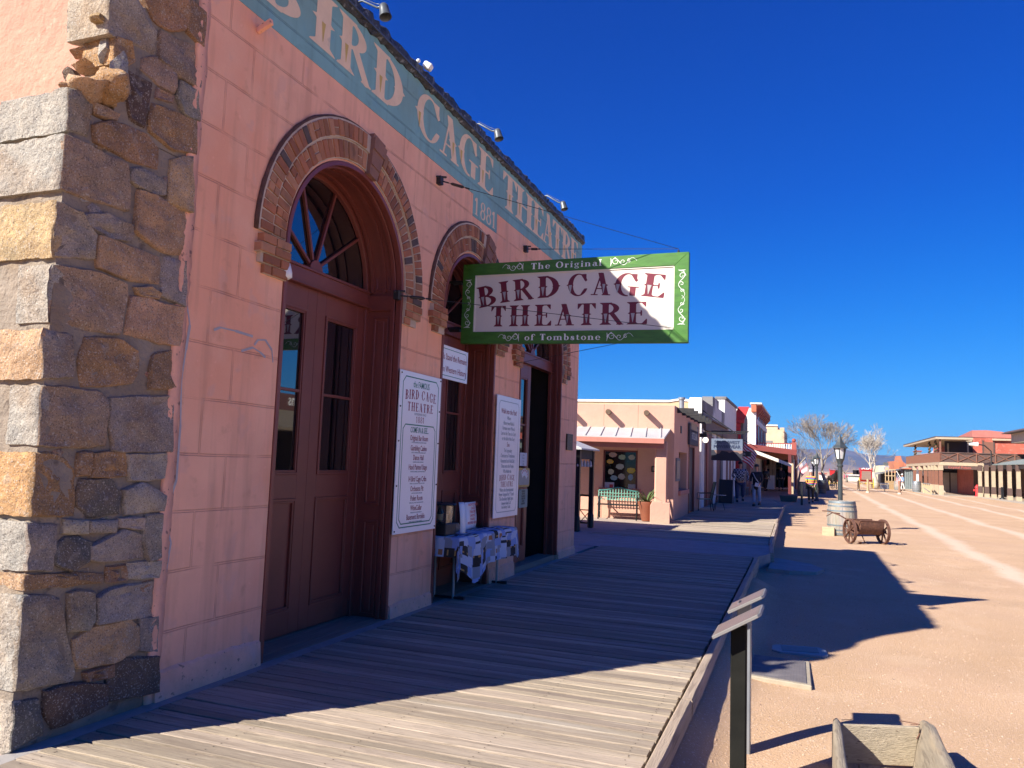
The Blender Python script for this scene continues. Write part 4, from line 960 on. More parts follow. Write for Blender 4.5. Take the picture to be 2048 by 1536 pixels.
# cameras and little things on the facade
def dome_cam(loc, label, s_=1):
    t = thing('security_camera', loc, label, 'camera'); x, y, z = loc; m = MB()
    m.lathe([(.055*s_, 0), (.06*s_, .03*s_), (.05*s_, .05*s_)], (x, y, z), 14, 'x'); m.build('mount', M['white_plastic'], t, smooth=True, angle=40)
    m = MB(); m.ball((x+.06*s_, y+.01, z-.01), .048*s_, 14); m.build('housing', simple('cam_grey', (.45, .45, .46), .3), t, smooth=True)
    m = MB(); m.lathe([(.022*s_, 0), (.022*s_, .02*s_)], (x+.095*s_, y, z-.01), 10, 'x'); m.build('lens', M['iron'], t)
p = onx(1110, 744, FX-.15); dome_cam((FX-.19, p.y, p.z), 'small round grey security camera above the open doorway')
t = thing('bell_shade', (FX, 5.0, 2.99), 'small white shade tucked under the left brick corbel of the big arch', 'lamp shade')
m = MB(); p = onx(572, 544, FX+.02); m.lathe([(.012, .075), (.03, .07), (.048, .0), (.05, -.04), (.02, -.062)], p, 14); m.build('shade', M['white_plastic'], t, smooth=True)
t = thing('wall_vent', (FX, 4.43, 4.68), 'short pink pipe stub sticking out of the stucco below the letter B', 'pipe')
m = MB(); p = onx(516, 62, FX); m.bar(p, p+Vector((.14, -.02, .04)), .035, .05); m.build('stub', M['plinth'], t, bevel=.006)
# ---------------------------------------------------------------- sign lamps on the parapet
def sign_lamp(y, label):
    t = thing('sign_lamp', (FX, y, 5.72), label, 'lamp', 'grey sign lamps along the parapet'); X_ = -3.55
    m = MB(); m.tube([(FX-.25, y+.12, 5.74), (FX+.04, y+.12, 5.76), (X_-.06, y+.03, 5.60), (X_, y, 5.585)], .010, 8); m.ball((X_, y, 5.585), .018, 8); m.tube([(FX+.03, y+.12, 5.79), (X_-.1, y+.05, 5.66), (X_, y, 5.60)], .0035, 5); m.build('arm', M['lampgrey'], t, smooth=True)
    ax = Vector((.28, -.1, -.95)).normalized(); o = Vector((X_+.015, y, 5.60))
    prof = [(r_*.50, h_*.55) for r_, h_ in [(.02, 0), (.065, .012), (.085, .05), (.088, .12), (.10, .20), (.112, .255), (.104, .25), (.08, .12)]]
    q = Vector((0, 0, 1)).rotation_difference(ax).to_matrix(); m2 = MB(); m2.lathe(prof, (0, 0, 0), 20); m = MB()
    m.add([o+q@v for v in m2.v], m2.f); m.build('shade', M['lampgrey'], t, smooth=True, angle=50)
    return t
for y_, s_ in ((5.72, 'grey sign lamp on the parapet nearest the camera, above the I of BIRD'), (8.46, 'grey sign lamp on the parapet above the E of CAGE'), (11.2, 'grey sign lamp on the parapet farthest along, near the end of THEATRE')):
    sign_lamp(y_, s_)
t = thing('floodlight', (FX+.05, 7.08, 5.76), 'boxy white floodlight on the parapet edge between two grey sign lamps', 'floodlight')
m = MB(); m.bar((FX+.03, 7.1, 5.79), (FX+.11, 7.12, 5.74), .085, .07); m.build('housing', M['white_plastic'], t, bevel=.012); m = MB(); m.ball((FX+.0, 7.02, 5.79), .024, 10); m.build('sensor', M['white_plastic'], t, smooth=True)
# ---------------------------------------------------------------- hanging sign
def zat(u, v, x, y):
    lo, hi = -5.0, 40.0
    for _ in range(50):
        mm = (lo+hi)/2; q = Vector((x, y, mm))-CAM; vv = 768-FPX*q.dot(UP)/q.dot(FW)
        if vv > v: lo = mm
        else: hi = mm
    return lo
SYI, SYO = 8.80, 8.86
a = ony(927, 600, SYI); b = ony(1378, 600, SYO); XI, XO = a.x, b.x
zi1, zi0 = zat(930, 531, XI, SYI), zat(923, 688, XI, SYI); zo1, zo0 = zat(1380, 505, XO, SYO), zat(1377, 686, XO, SYO)
HS = thing('hanging_sign', ((XI+XO)/2, SYI, zi0), 'big green and cream hanging sign lettered BIRD CAGE THEATRE, projecting over the boardwalk', 'sign')
def sp(s_, t_, d=0):   # s 0..1 along, t 0..1 up, d toward the viewer
    x = XI+(XO-XI)*s_; y = SYI+(SYO-SYI)*s_; z = (zi0+(zo0-zi0)*s_)*(1-t_)+(zi1+(zo1-zi1)*s_)*t_
    return Vector((x, y-d, z))
def squad(mb, s0, t0, s1, t1, d0, d1): mb.prism([(s0, t0), (s1, t0), (s1, t1), (s0, t1)], lambda a, b, d: sp(a, b, d), d0, d1)
m = MB(); squad(m, .05, .14, .95, .86, -.02, .02); m.build('cream_panel', M['board_cream'], HS)
m = MB(); ms, mt = .058, .145
for q in (((0, 0), (1, 0), (1-ms, mt), (ms, mt)), ((0, 1), (ms, 1-mt), (1-ms, 1-mt), (1, 1)), ((0, 0), (ms, mt), (ms, 1-mt), (0, 1)), ((1, 0), (1, 1), (1-ms, 1-mt), (1-ms, mt))):
    m.prism(q, lambda a, b, d: sp(a, b, d), -.04, .04)
m.build('green_frame', M['board_green'], HS, bevel=.003)
m = MB()
for q in ((ms, mt, 1-ms, mt+.012), (ms, 1-mt-.012, 1-ms, 1-mt), (ms, mt, ms+.005, 1-mt), (1-ms-.005, mt, 1-ms, 1-mt)): squad(m, *q, .02, .032)
m.build('inner_bead', M['board_cream'], HS)
m = MB(); grey = MB(); stw = {'B': .18, 'I': .17, 'R': .18, 'D': .18, 'E': .18, 'T': .31, 'H': .18, 'A': .50, 'C': .1, 'G': .1}
WS = (XO-XI); HH = 1.05
def sign_letter(ch, s0, wd, t0, h, rot=0):
    k = wd/glyph(ch)[0]; cx = s0+wd/2; c_, q = math.cos(rot), math.sin(rot)
    def fn(a, b):
        A = (a-cx)*WS; B = b*h*HH; return sp(cx+(A*c_-B*q)/WS, t0+(A*q+B*c_)/HH, .0215)
    put(m, ch, lambda a, b: fn(a, b), s0, k, 1, 44)
    for e in ([stw[ch]] if ch != 'H' else [.18, .6]):
        x_ = s0+e*k; w_ = .035*k*1.6; base = len(grey.v)
        grey.add([fn(x_-w_, .5)+Vector((0, -.002, 0)), fn(x_+w_, .5)+Vector((0, -.002, 0)), fn(x_+.006*k, .1)+Vector((0, -.002, 0)), fn(x_-.006*k, .1)+Vector((0, -.002, 0))], [(0, 1, 2, 3)])
# measured letter slots along the sign: (char, left px, right px, bottom-left row, top row) in a 2048 px wide view of it
def uv(px): return (px-315)/(1965-315)
for ch, l_, r_, b_, t_, ro in (('B', 445, 592, 690, 545, 10), ('I', 612, 690, 663, 520, 7), ('R', 715, 868, 650, 503, 5), ('D', 895, 1063, 637, 492, 2), ('C', 1118, 1268, 633, 480, 0), ('A', 1280, 1432, 633, 482, -3), ('G', 1450, 1618, 645, 488, -5), ('E', 1640, 1800, 658, 505, -8)):
    zb = 1-(b_-(400-(l_-315)*.055))/(585+(l_-315)*.045); sign_letter(ch, uv(l_), uv(r_)-uv(l_), (977-b_)/620.0-(.0 if l_ < 1700 else .0), .262, R(ro))
for ch, l_, r_ in (('T', 540, 665), ('H', 685, 845), ('E', 878, 1008), ('A', 1025, 1178), ('T', 1190, 1335), ('R', 1355, 1522), ('E', 1545, 1690)):
    sign_letter(ch, uv(l_), uv(r_)-uv(l_), .21, .255)
m.build('maroon_lettering', M['board_maroon'], HS, recalc=False); grey.build('letter_highlights', M['ink_grey'], HS, recalc=False)
m = MB()
word(m, 'The Original', lambda a, b: sp(a, .895+b*.075, .0415), uv(845), uv(1365), 1, .12, 24)
word(m, 'of Tombstone', lambda a, b: sp(a, .035+b*.075, .0415), uv(812), uv(1368), 1, .12, 24)
def scroll(mb, cx, cy, L_, h_, flip=1, vert=False):
    """painted scroll: a wavy vine with curled ends, drawn as a ribbon"""
    def rib(pts, ws):
        P = [Vector(p) for p in pts]; vs = []
        for i, p in enumerate(P):
            d = (P[min(i+1, len(P)-1)]-P[max(i-1, 0)]).normalized(); n_ = Vector((-d.y, d.x))
            for s_ in (-1, 1):
                q = p+n_*s_*ws[i]/2; a, b = (q.y, q.x) if vert else (q.x, q.y); vs.append(sp(cx+a/WS, cy+b/HH, .0418))
        mb.add(vs, [(2*i, 2*i+1, 2*i+3, 2*i+2) for i in range(len(P)-1)])
    n_ = 26
    rib([(flip*L_*(t/n_-.5), h_*.42*math.sin(t/n_*math.pi*3)) for t in range(n_+1)], [.008*(1-.6*t/n_) for t in range(n_+1)])
    for (ox, oy, r_, a0, tr, sg) in ((-.3, .05, .48, 90, 2.4, 1), (-.02, -.03, .36, -90, 2.2, -1), (.22, .05, .28, 90, 2, 1)):
        rib([(flip*(ox*L_+r_*h_*(1-k/22)*math.cos(R(a0)+sg*tr*math.pi*k/20)), oy*h_+r_*h_*(1-k/22)*math.sin(R(a0)+sg*tr*math.pi*k/20)) for k in range(21)], [.007*(1-.5*k/20) for k in range(21)])
    rib([(flip*-L_*.5, -h_*.5), (flip*-L_*.47, 0), (flip*-L_*.5, h_*.5)], [.003, .014, .003])
scroll(m, uv(705), .93, .27, .1, -1); scroll(m, uv(1520), .93, .31, .1, 1); scroll(m, uv(690), .07, .27, .1, -1); scroll(m, uv(1505), .07, .31, .1, 1)
for s_ in (.028, .972):
    scroll(m, s_, .64, .34, .085, -1, True); scroll(m, s_, .36, .34, .085, 1, True)
m.build('white_lettering', M['board_white'], HS, recalc=False)
# stays
m = MB()
def stay(a, b, r_=.0035, tb=True):
    a, b = Vector(a), Vector(b); m.tube([a, b], r_, 5)
    if tb:
        d = (b-a).normalized(); m.tube([a+d*.02, a+d*.1], .008, 6); m.tube([a+d*.12, a+d*.14, a+d*.26, a+d*.28], [.006, .017, .017, .006], 8); m.tube([a+d*.29, a+d*.34], .009, 6)
        m.box(a.x-.03, a.y-.035, a.z-.045, a.x+.025, a.y+.035, a.z+.045); m.tube([a+Vector((-.02, -.05, .03)), a+Vector((.05, .05, .05))], .012, 6)
topO = sp(.955, 1.0)+Vector((0, 0, .05)); botO = sp(.945, .16, .03)
stay((FX+.03, 7.60, 4.68), topO); stay((FX+.03, 10.47, 4.67), topO); stay((FX+.03, 6.78, 3.2), botO); stay((FX+.03, 10.2, 2.95), sp(.70, .0, -.03), .0035, False)
m.tube([sp(.955, 1.03), sp(.955, .95)], .014, 6); m.tube([topO, sp(.945, .16, .03), sp(.93, .02, .03)], .003, 5)
m.tube([sp(-.01, .78), sp(-.05, .78)], .03, 8); m.tube([sp(-.01, .18), sp(-.06, .18)], .03, 8)
m.tube([(XI-.3, SYI, zi0-.03), (XI-.3, SYI, zi1+.05)], .02, 8); m.tube([(XI-.3, SYI, zi1-.2), (XI+.1, SYI, zi1-.22)], .018, 8); m.tube([(XI-.3, SYI, zi0+.2), (XI+.1, SYI, zi0+.2)], .018, 8)
m.build('stay_wires', M['iron'], HS)
# ---------------------------------------------------------------- street things near the camera
# two reading lecterns
def lectern(x0, x1, z0, z1, y0, y1, px, py, pw, label, dark, pt_):
    t = thing('reading_lectern', (px, py, G), label, 'lectern', 'lecterns at the boardwalk edge')
    m = MB(); m.box(px-pw/2, py-pw/2, G-.05, px+pw/2, py+pw/2, (z0+z1)/2-.02); m.build('post', dark, t, bevel=.006)
    d = Vector((x1-x0, 0, z1-z0)).normalized(); n_ = Vector((-d.z, 0, d.x)); m = MB(); a = Vector((x0, 0, z0)); b = Vector((x1, 0, z1)); cc = .025
    P = [(0, y0+cc), (cc, y0), (1-cc/.3, y0), (1, y0+cc), (1, y1-cc), (1-cc/.3, y1), (cc, y1), (0, y1-cc)]
    P = [(0, y0), (.94, y0), (1, y0+.03), (1, y1-.03), (.94, y1), (0, y1)]
    m.prism(P, lambda s_, y, k: a+(b-a)*s_+Vector((0, y, 0))+n_*k, -.012, .006); tp = m.build('tray', simple('tray_steel%d' % len(label), (.22, .21, .20), .45, .06, 5, .05, metal=.3), t, bevel=.002)
    m = MB(); m.prism([(.04, y0+.015), (.93, y0+.015), (.96, y0+.04), (.96, y1-.04), (.93, y1-.015), (.04, y1-.015)], lambda s_, y, k: a+(b-a)*s_+Vector((0, y, 0))+n_*k, .006, .0075)
    m.build('printed_face', pt_, tp)
    m = MB()
    for i in range(15):
        s_ = .14+.052*i; m.prism([(s_, y0+.035), (s_+.014, y0+.035), (s_+.014, y1-.04-.1*random.random()), (s_, y1-.04-.1*random.random())], lambda s_, y, k: a+(b-a)*s_+Vector((0, y, 0))+n_*k, .0078, .0082)
    m.build('printed_lines', simple('print_lines', (.25, .16, .15), .4), tp)
    m = MB(); m.box(px-pw*.4, py-pw*.4, (z0+z1)/2-.05, px+pw*.4, py+pw*.4, (z0+z1)/2-.012); m.build('bracket', M['iron'], t)
    return t
blk = simple('black_post_paint', (.014, .014, .012), .8, .25, 6, .1, bscale=90, spec=.08)
gry = simple('glossy_grey_post', (.20, .21, .225), .25, .1, 6, .03)
face = mat('lectern_print', (.145, .115, .10), .4, .12, 14, 0, col2=(.19, .15, .13))
lectern(-.511, -.247, .63, .786, 4.7, 5.05, -.375, 4.87, .088, 'nearer slanted lectern on a black post at the boardwalk edge', blk, face)
lectern(-.485, -.262, .665, .79, 5.35, 5.70, -.392, 5.53, .088, 'farther slanted lectern on a shiny grey post at the boardwalk edge', gry, face)
# wooden trough
t = thing('wooden_trough', (.43, 4.6, G), 'weathered open wooden trough with thick grey side boards on the dirt', 'trough')
def slab(mb, y0, y1, xi, xo, zt, zb, dxb, s_):
    """rough side board: top between xi,xo ; leans by dxb at the bottom"""
    n_ = 26; vs = []
    for i in range(n_+1):
        y = y0+(y1-y0)*i/n_; e = mnoise.noise(Vector((s_, y*3, 0))); q = mnoise.noise(Vector((s_+4, y*8, 0)))
        tp_ = zt+.02*e+.006*q-(max(0, i-n_+3)*.022 if True else 0); nar = max(0, i-n_+3)*.004
        vs += [(xi+nar+.008*q, y, tp_-.012), (xi+.012+nar, y, tp_), (xo-.012-nar, y, tp_+.004*e), (xo-nar+.008*e, y, tp_-.014),
               (xo+dxb*.5+.01*q, y, (zt+zb)/2), (xo+dxb, y, zb), (xi+dxb, y, zb), (xi+dxb*.5+.008*e, y, (zt+zb)/2)]
    mb.add(vs, [(i*8+k, i*8+(k+1) % 8, (i+1)*8+(k+1) % 8, (i+1)*8+k) for i in range(n_) for k in range(8)]+[tuple(range(8)), tuple(n_*8+k for k in range(7, -1, -1))])
m = MB(); slab(m, 3.0, 5.56, .142, .192, .10, -.235, .0, 1); m.build('side_board', M['trough_wood'], t, smooth=True, angle=50)
m = MB(); slab(m, 3.0, 5.80, .665, .722, .10, -.235, -.06, 7); m.build('side_board', M['trough_wood'], t, smooth=True, angle=50)
m = MB(); m.prism([(.18, -.2), (.615, -.2), (.655, .035), (.19, .04)], lambda a, b, d: (a, 5.45+(a-.2)*.38+d, b), 0, .035); m.build('end_board', M['trough_end'], t, bevel=.006)
m = MB()
for i, (a, b) in enumerate(((.19, .29), (.295, .41), (.415, .52), (.525, .61))): m.box(a, 3.0, -.225, b, 5.5, -.195+.004*(i % 2))
m.build('bottom_boards', M['trough_wood'], t, bevel=.004)
m = MB(); m.tube([(.60, 5.62, .045), (.65, 5.60, .06), (.54, 5.66, .05)], .003, 5); m.tube([(.2, 5.5, .05), (.25, 5.6, .03), (.27, 5.66, .02)], .002, 5); m.tube([(.62, 5.5, -.0), (.64, 5.52, .03)], .004, 5); m.build('baling_wire', M['rust'], t)
# utility covers
t = thing('utility_cover', (-.2, 7.75, G), 'square grey checked utility cover in a concrete rim set in the dirt', 'utility cover')
P_ = [(-.505, 8.2), (.02, 8.16), (.035, 7.26), (-.50, 7.36)]
m = MB(); m.prism(P_, lambda a, b, d: (a, b, d), G-.06, G+.016); m.build('rim', simple('rim_concrete', (.33, .285, .21), .9, .12, 8, .5), t, bevel=.008)
cx_, cy_ = -.2375, 7.745
m = MB(); m.prism([(cx_+(a-cx_)*.88-.01, cy_+(b-cy_)*.9) for a, b in P_], lambda a, b, d: (a, b, d), G+.0, G+.022)
lid = mat('checker_lid', (.15, .135, .135), .7, .12, 12, .2, 60, spots=[(5, .55, .2, (.30, .27, .25), .6)])
n = lid.node_tree.nodes; L = lid.node_tree.links
ch_ = n.new('ShaderNodeTexBrick'); ch_.offset = 0; ch_.inputs['Scale'].default_value = 1; ch_.inputs['Brick Width'].default_value = .024; ch_.inputs['Row Height'].default_value = .024; ch_.inputs['Mortar Size'].default_value = .004
gg_ = n.new('ShaderNodeNewGeometry'); L.new(gg_.outputs['Position'], ch_.inputs['Vector']); bb_ = n.new('ShaderNodeBump'); bb_.inputs['Strength'].default_value = 1; bb_.inputs['Distance'].default_value = .006; L.new(ch_.outputs['Fac'], bb_.inputs['Height']); L.new(bb_.outputs[0], n['Principled BSDF'].inputs['Normal'])
m.build('lid', lid, t)
t = thing('utility_cover', (-.06, 8.63, G), 'small blue grey slotted utility box flush with the dirt, half in shade', 'utility cover')
P_ = [(-.30, 8.76), (.10, 8.84), (.175, 8.76), (.19, 8.52), (.14, 8.45), (-.26, 8.43), (-.34, 8.5), (-.345, 8.7)]
m = MB(); m.prism(P_, lambda a, b, d: (a, b, d), G-.06, G+.018); m.build('rim', simple('blue_grey_plastic', (.22, .24, .26), .5, .06), t, bevel=.006)
m = MB(); m.prism([(-.26, 8.72), (.09, 8.79), (.11, 8.56), (-.24, 8.49)], lambda a, b, d: (a, b, d), G+.012, G+.021); m.build('lid', simple('cover_dark', (.10, .12, .14), .5), t)
# ---------------------------------------------------------------- folding table with cloth in front of the middle door
t = thing('folding_table', (-3.87, 9.0, 0), 'folding table with grey tube legs standing in the middle doorway under a printed cloth', 'table')
TX0, TX1, TY0, TY1, TZ = -4.22, -3.62, 8.02, 9.85, .715
m = MB(); m.box(TX0, TY0, TZ-.03, TX1, TY1, TZ); m.build('table_top', simple('table_plastic', (.5, .5, .48)), t, bevel=.006)
for y_ in (8.28, 9.62):
    for x_ in (-4.02, -3.78):
        m = MB(); m.tube([(x_, y_, .0), (x_, y_, .36), (x_, y_, TZ-.03)], .016, 10); m.lathe([(.021, .34), (.021, .38)], (x_, y_, 0), 10); m.build('leg', M['steel'], t, smooth=True, angle=40)
    m = MB(); m.tube([(-4.15, y_, .015), (-3.66, y_, .015)], .015, 8); m.tube([(-3.72, y_, .015), (-3.64, y_, .018)], .02, 8); m.build('foot_bar', M['iron'], t)
# printed cloth: one draped mesh
cm = mat('printed_cloth', (.55, .56, .62), .8, .05, 8, .15, 60, vcol=True, col2=(.62, .63, .68))
m = MB(); rr = random.Random(14); nu, nv = 64, 96; L0 = .0
cu0, cu1 = TX0-.20, TX1+.37; cv0, cv1 = TY0-.24, TY1+.17
def drape(u, v):
    x, y, z = u, v, TZ+.004; ox = max(0, u-TX1-.004); oxn = max(0, TX0-u); oy = max(0, v-TY1); oyn = max(0, TY0-v)
    dr = max(ox, oxn, oy, oyn)
    fold = .02*math.sin(v*17)+.012*math.sin(v*31+1)
    if ox > 0: x = TX1+.006+min(ox, .03)*.6+fold*min(1, ox*6)+ox*.06; z = TZ-ox*.96
    if oxn > 0: x = TX0-.006-min(oxn, .02)*.6; z = TZ-oxn
    if oyn > 0:
        y = TY0-.006-.12*oyn; z = min(z, TZ)-oyn*(.9 if ox == 0 else .55)
        if ox > 0: y -= ox*.2
    if oy > 0: y = TY1+.006+.1*oy; z = min(z, TZ)-oy*.95
    z += .004*mnoise.noise(Vector((u*6, v*6, 0)))
    # longer hanging corner at the near front
    k = max(0, 1-math.hypot((u-cu1)/.42, (v-8.45)/.42)); z -= .2*k*(1 if ox > 0 else 0)
    return (x, y, z)
vs = [drape(cu0+(cu1-cu0)*i/nu, cv0+(cv1-cv0)*j/nv) for i in range(nu+1) for j in range(nv+1)]
base = len(m.v); m.v = [Vector(p) for p in vs]
for i in range(nu):
    for j in range(nv):
        pu, pv = (i+j//9)//5, (j+i//7)//5; r2 = random.Random(pu*57+pv*13); k = r2.random()
        cxx, cyy = (i % 5), (j % 5)
        if k < .12: col = (.05, .05, .06) if 0 < cxx < 4 else (1, 1, 1)
        elif k < .22: col = (.85, .32, .1) if 0 < cxx < 4 and 0 < cyy < 4 else (1, 1, 1)
        elif k < .32: col = (.06, .04, .03) if not (cxx == 2 and cyy in (1, 2, 3)) else (.95, .5, .12)
        elif k < .5: col = (.55, .53, .52)
        elif k < .8: col = (.5, .62, .95)
        else: col = (1, 1, 1.05)
        m.f.append([i*(nv+1)+j, (i+1)*(nv+1)+j, (i+1)*(nv+1)+j+1, i*(nv+1)+j+1]); m.m.append(0); m.c.append(col)
o = m.build('table_cloth', cm, None, smooth=True); tag(o, 'white and blue printed paper cloth with orange and black pictures draped over the folding table', 'tablecloth')
t = thing('leaflet_stand', (-3.9, 9.15, TZ), 'white curling price sheet with red capitals standing on the back of the table', 'sign')
m = MB(); pts = [(-.012, 0), (0, .1), (.004, .2), (-.006, .3)]; n_ = 10; vs = []
y0_, y1_ = 8.86, 9.22; XS = -3.93
for i in range(n_+1):
    z_ = TZ+.012+.33*i/n_
    for s_ in range(5): y_ = y0_+(y1_-y0_)*s_/4; vs.append((XS+.012*math.sin(i*.5)+.01*math.sin(s_*1.3), y_, z_))
m.add(vs, [(i*5+k, i*5+k+1, (i+1)*5+k+1, (i+1)*5+k) for i in range(n_) for k in range(4)]); sh_ = m.build('sheet', M['white_sign'], t, smooth=True)
mo = sh_.modifiers.new('thickness', 'SOLIDIFY'); mo.thickness = .003
m = MB()
for i, (s_, cc_) in enumerate((('NIGHTLY BIRD', 0), ('CAGE', 0), ('THEATRE', 0), ('GHOST', 0), ('TOURS', 0), ('INQUIRE HERE', 0))): m.text(s_, (XS+.026, 9.04, TZ+.30-i*.045), YV, ZV, .045, .95, .0006, bold=.01)
m.build('lettering', M['sign_red'], t, recalc=False)
m = MB(); m.box(XS-.09, 8.95, TZ+.004, XS-.02, 9.16, TZ+.30); m.build('backing_box', M['iron'], t, bevel=.01)
t = thing('glass_display', (-3.98, 8.2, TZ), 'dark flat-topped glass display box with a bottle inside at the near end of the table', 'display')
m = MB(); m.box(-4.08, 8.06, TZ+.004, -3.80, 8.34, TZ+.14); m.build('base', M['iron'], t, bevel=.01)
m = MB(); m.lathe([(.17, 0), (.18, .012), (.17, .025)], (-3.94, 8.2, TZ+.34), 20); m.build('lid', M['iron'], t, smooth=True, angle=40)
m = MB()
for a, b in ((-4.06, 8.08), (-4.06, 8.32), (-3.82, 8.08), (-3.82, 8.32)): m.box(a-.006, b-.006, TZ+.14, a+.006, b+.006, TZ+.34)
m.build('corner_posts', M['iron'], t)
m = MB(); m.box(-4.05, 8.09, TZ+.14, -3.83, 8.31, TZ+.34)
gm = mat('clear_glass', (.9, .95, .95), .02, 0, 1, 0); gm.node_tree.nodes['Principled BSDF'].inputs['Transmission Weight'].default_value = .95; m.build('glass', gm, t)
m = MB(); m.lathe([(.035, 0), (.038, .02), (.038, .12), (.014, .17), (.014, .23)], (-3.93, 8.2, TZ+.141), 12); b1 = m.build('bottle', simple('bottle_dark', (.02, .015, .01), .15), t, smooth=True, angle=50)
m = MB(); m.lathe([(.0395, .03), (.0395, .1)], (-3.93, 8.2, TZ+.141), 12); m.build('bottle_label', simple('old_label', (.5, .42, .25)), b1)
t = thing('price_strip', (-3.78, 8.36, TZ), 'curved white printed strip leaning on the glass display box', 'notice')
m = MB(); vs = []
for i in range(11): q = i/10; vs += [(-3.775+.03*math.sin(q*2.6)-.05*q, 8.40-.10*q*(1-q), TZ+.01+.36*q), (-3.735+.03*math.sin(q*2.6)-.05*q, 8.46-.10*q*(1-q), TZ+.01+.36*q)]
m.add(vs, [(2*i, 2*i+1, 2*i+3, 2*i+2) for i in range(10)]); oo = m.build('strip', M['white_sign'], t, smooth=True); oo.modifiers.new('thickness', 'SOLIDIFY').thickness = .003
t = thing('paper_bag', (-3.95, 8.62, TZ), 'small crumpled brown paper bag lying on the table behind the display box', 'bag')
b = bmesh.new(); bmesh.ops.create_icosphere(b, subdivisions=3, radius=.075); m = MB()
for v in b.verts: v.co *= 1+.35*mnoise.noise(v.co*22); v.co.z *= .8
b.verts.index_update(); m.add([v.co+Vector((-3.95, 8.62, TZ+.055)) for v in b.verts], [[v.index for v in f.verts] for f in b.faces]); b.free(); m.build('bag', simple('kraft_paper', (.30, .22, .15), .8), t)
# ---------------------------------------------------------------- barrel, cart, lamps
def barrel(loc, h, r_, label, mt, hoop, group=None, sgn=1):
    t = thing('barrel', loc, label, 'barrel', group); x, y, z = loc; m = MB(); n_ = 28; vs = []
    prof = [(r_*.86, 0), (r_*.93, h*.14), (r_*.985, h*.3), (r_, h*.5), (r_*.985, h*.7), (r_*.93, h*.86), (r_*.86, h), (r_*.80, h), (r_*.80, h-.03)]
    rr = random.Random(9)
    for k in range(n_):           # staves, each with its own tone
        t0, t1 = 2*math.pi*k/n_, 2*math.pi*(k+1)/n_-.012; s_ = rr.uniform(.75, 1.2); m.col = (s_, s_*rr.uniform(.96, 1.03), s_*rr.uniform(.93, 1.05))
        vs = []
        for q, hh in prof: vs += [(x+q*math.cos(t0), y+q*math.sin(t0), z+hh), (x+q*math.cos(t1), y+q*math.sin(t1), z+hh)]
        m.add(vs, [(2*i, 2*i+1, 2*i+3, 2*i+2) for i in range(len(prof)-1)])
    m.build('staves', mt, t, recalc=False)
    m = MB(); m.lathe([(r_*.8, h-.04), (r_*.8, h-.02)], loc, n_); m.col = (.8, .8, .8); m.build('head', mt, t)
    for hz, hw in ((.02, .05), (.13, .04), (.27, .04), (.69, .04), (.83, .04), (.93, .055)):
        m = MB(); f = lambda zz: r_*(1-.14*(abs(zz/h-.5)*2)**2)+.006; a, b2 = hz*h, hz*h+hw
        m.lathe([(f(a), a), (f(b2), b2)], loc, n_); m.build('hoop', hoop, t, smooth=True, angle=60)
    return t
bwood = mat('barrel_wood', (.30, .28, .25), .85, .15, 4, .5, 40, world=False, vcol=True, stretch=(9, 9, .8), spots=[(1.6, .5, .2, (.45, .34, .2), .5)])
bhoop = mat('barrel_hoop', (.15, .19, .22), .55, .15, 8, .3, 30, metal=.3)
pB = onz(1685.5, 1072, G); barrel((pB.x, pB.y+.42, G), .98, .41, 'weathered grey wooden barrel with blue grey hoops beside the rusty cart', bwood, bhoop)
t = thing('wood_block', (.56, 24.6, G), 'small cut wooden block on the dirt against the barrel', 'block')
m = MB(); m.box(.40, 24.4, G-.02, .72, 24.8, G+.22); m.build('block', simple('raw_wood', (.52, .38, .24), .8, .15, 6, .3, stretch=(1, 1, 6)), t, bevel=.006)
# rusty two wheeled cart
t = thing('metal_cart', (1.42, 22.3, G), 'rusty two wheeled iron cart with spoked wheels and a tub', 'cart')
axd = Vector((.87, .40, 0)).normalized(); ce = Vector((1.42, 22.3, .095)); WR = .315; perp = Vector((-axd.y, axd.x, 0))
def cart_wheel(c_):
    m = MB(); n_ = 32
    def ring(r0, r1, hw):
        vs = []
        for k in range(n_):
            q = 2*math.pi*k/n_; d = perp*math.cos(q)+Vector((0, 0, 1))*math.sin(q)
            vs += [c_+d*r0-axd*hw, c_+d*r1-axd*hw, c_+d*r1+axd*hw, c_+d*r0+axd*hw]
        m.add(vs, [(4*k+j, 4*k+(j+1) % 4, 4*((k+1) % n_)+(j+1) % 4, 4*((k+1) % n_)+j) for k in range(n_) for j in range(4)])
    ring(WR-.03, WR, .035); w_ = m.build('wheel', M['rust'], t, smooth=True, angle=40); m = MB()
    m.tube([c_-axd*.07, c_+axd*.07], .05, 12); m.build('hub', M['rust'], w_, smooth=True, angle=40)
    for k in range(8):
        q = 2*math.pi*k/8+.2; d = perp*math.cos(q)+Vector((0, 0, 1))*math.sin(q); m = MB(); m.bar(c_+d*.04, c_+d*(WR-.02), .02, .036, up=axd); m.build('spoke', M['rust'], w_)
cart_wheel(ce-axd*.44); cart_wheel(ce+axd*.44)
m = MB(); m.tube([ce-axd*.5, ce+axd*.5], .016, 8); m.build('axle', M['rust'], t)
m = MB(); vs = []; n_ = 14   # tub: half round trough along the axle
for s_ in (-.30, .30):
    for rr_ in (.0, .012):
        for k in range(n_+1):
            q = math.pi*k/n_; w_, d_ = .30-rr_, .36-rr_; vs.append(ce+axd*s_*(1+.12*math.sin(q)*-1 if False else 1)+perp*(math.cos(q)*w_)+Vector((0, 0, .27-math.sin(q)**.8*d_)))
N = n_+1; fs = []
for k in range(n_): fs += [(k, k+1, 2*N+k+1, 2*N+k), (N+k+1, N+k, 3*N+k, 3*N+k+1)]
fs += [(0, 2*N, 3*N, N), (n_, N+n_, 3*N+n_, 2*N+n_)]
fs += [tuple(range(N)), tuple(range(3*N-1, 2*N-1, -1))]
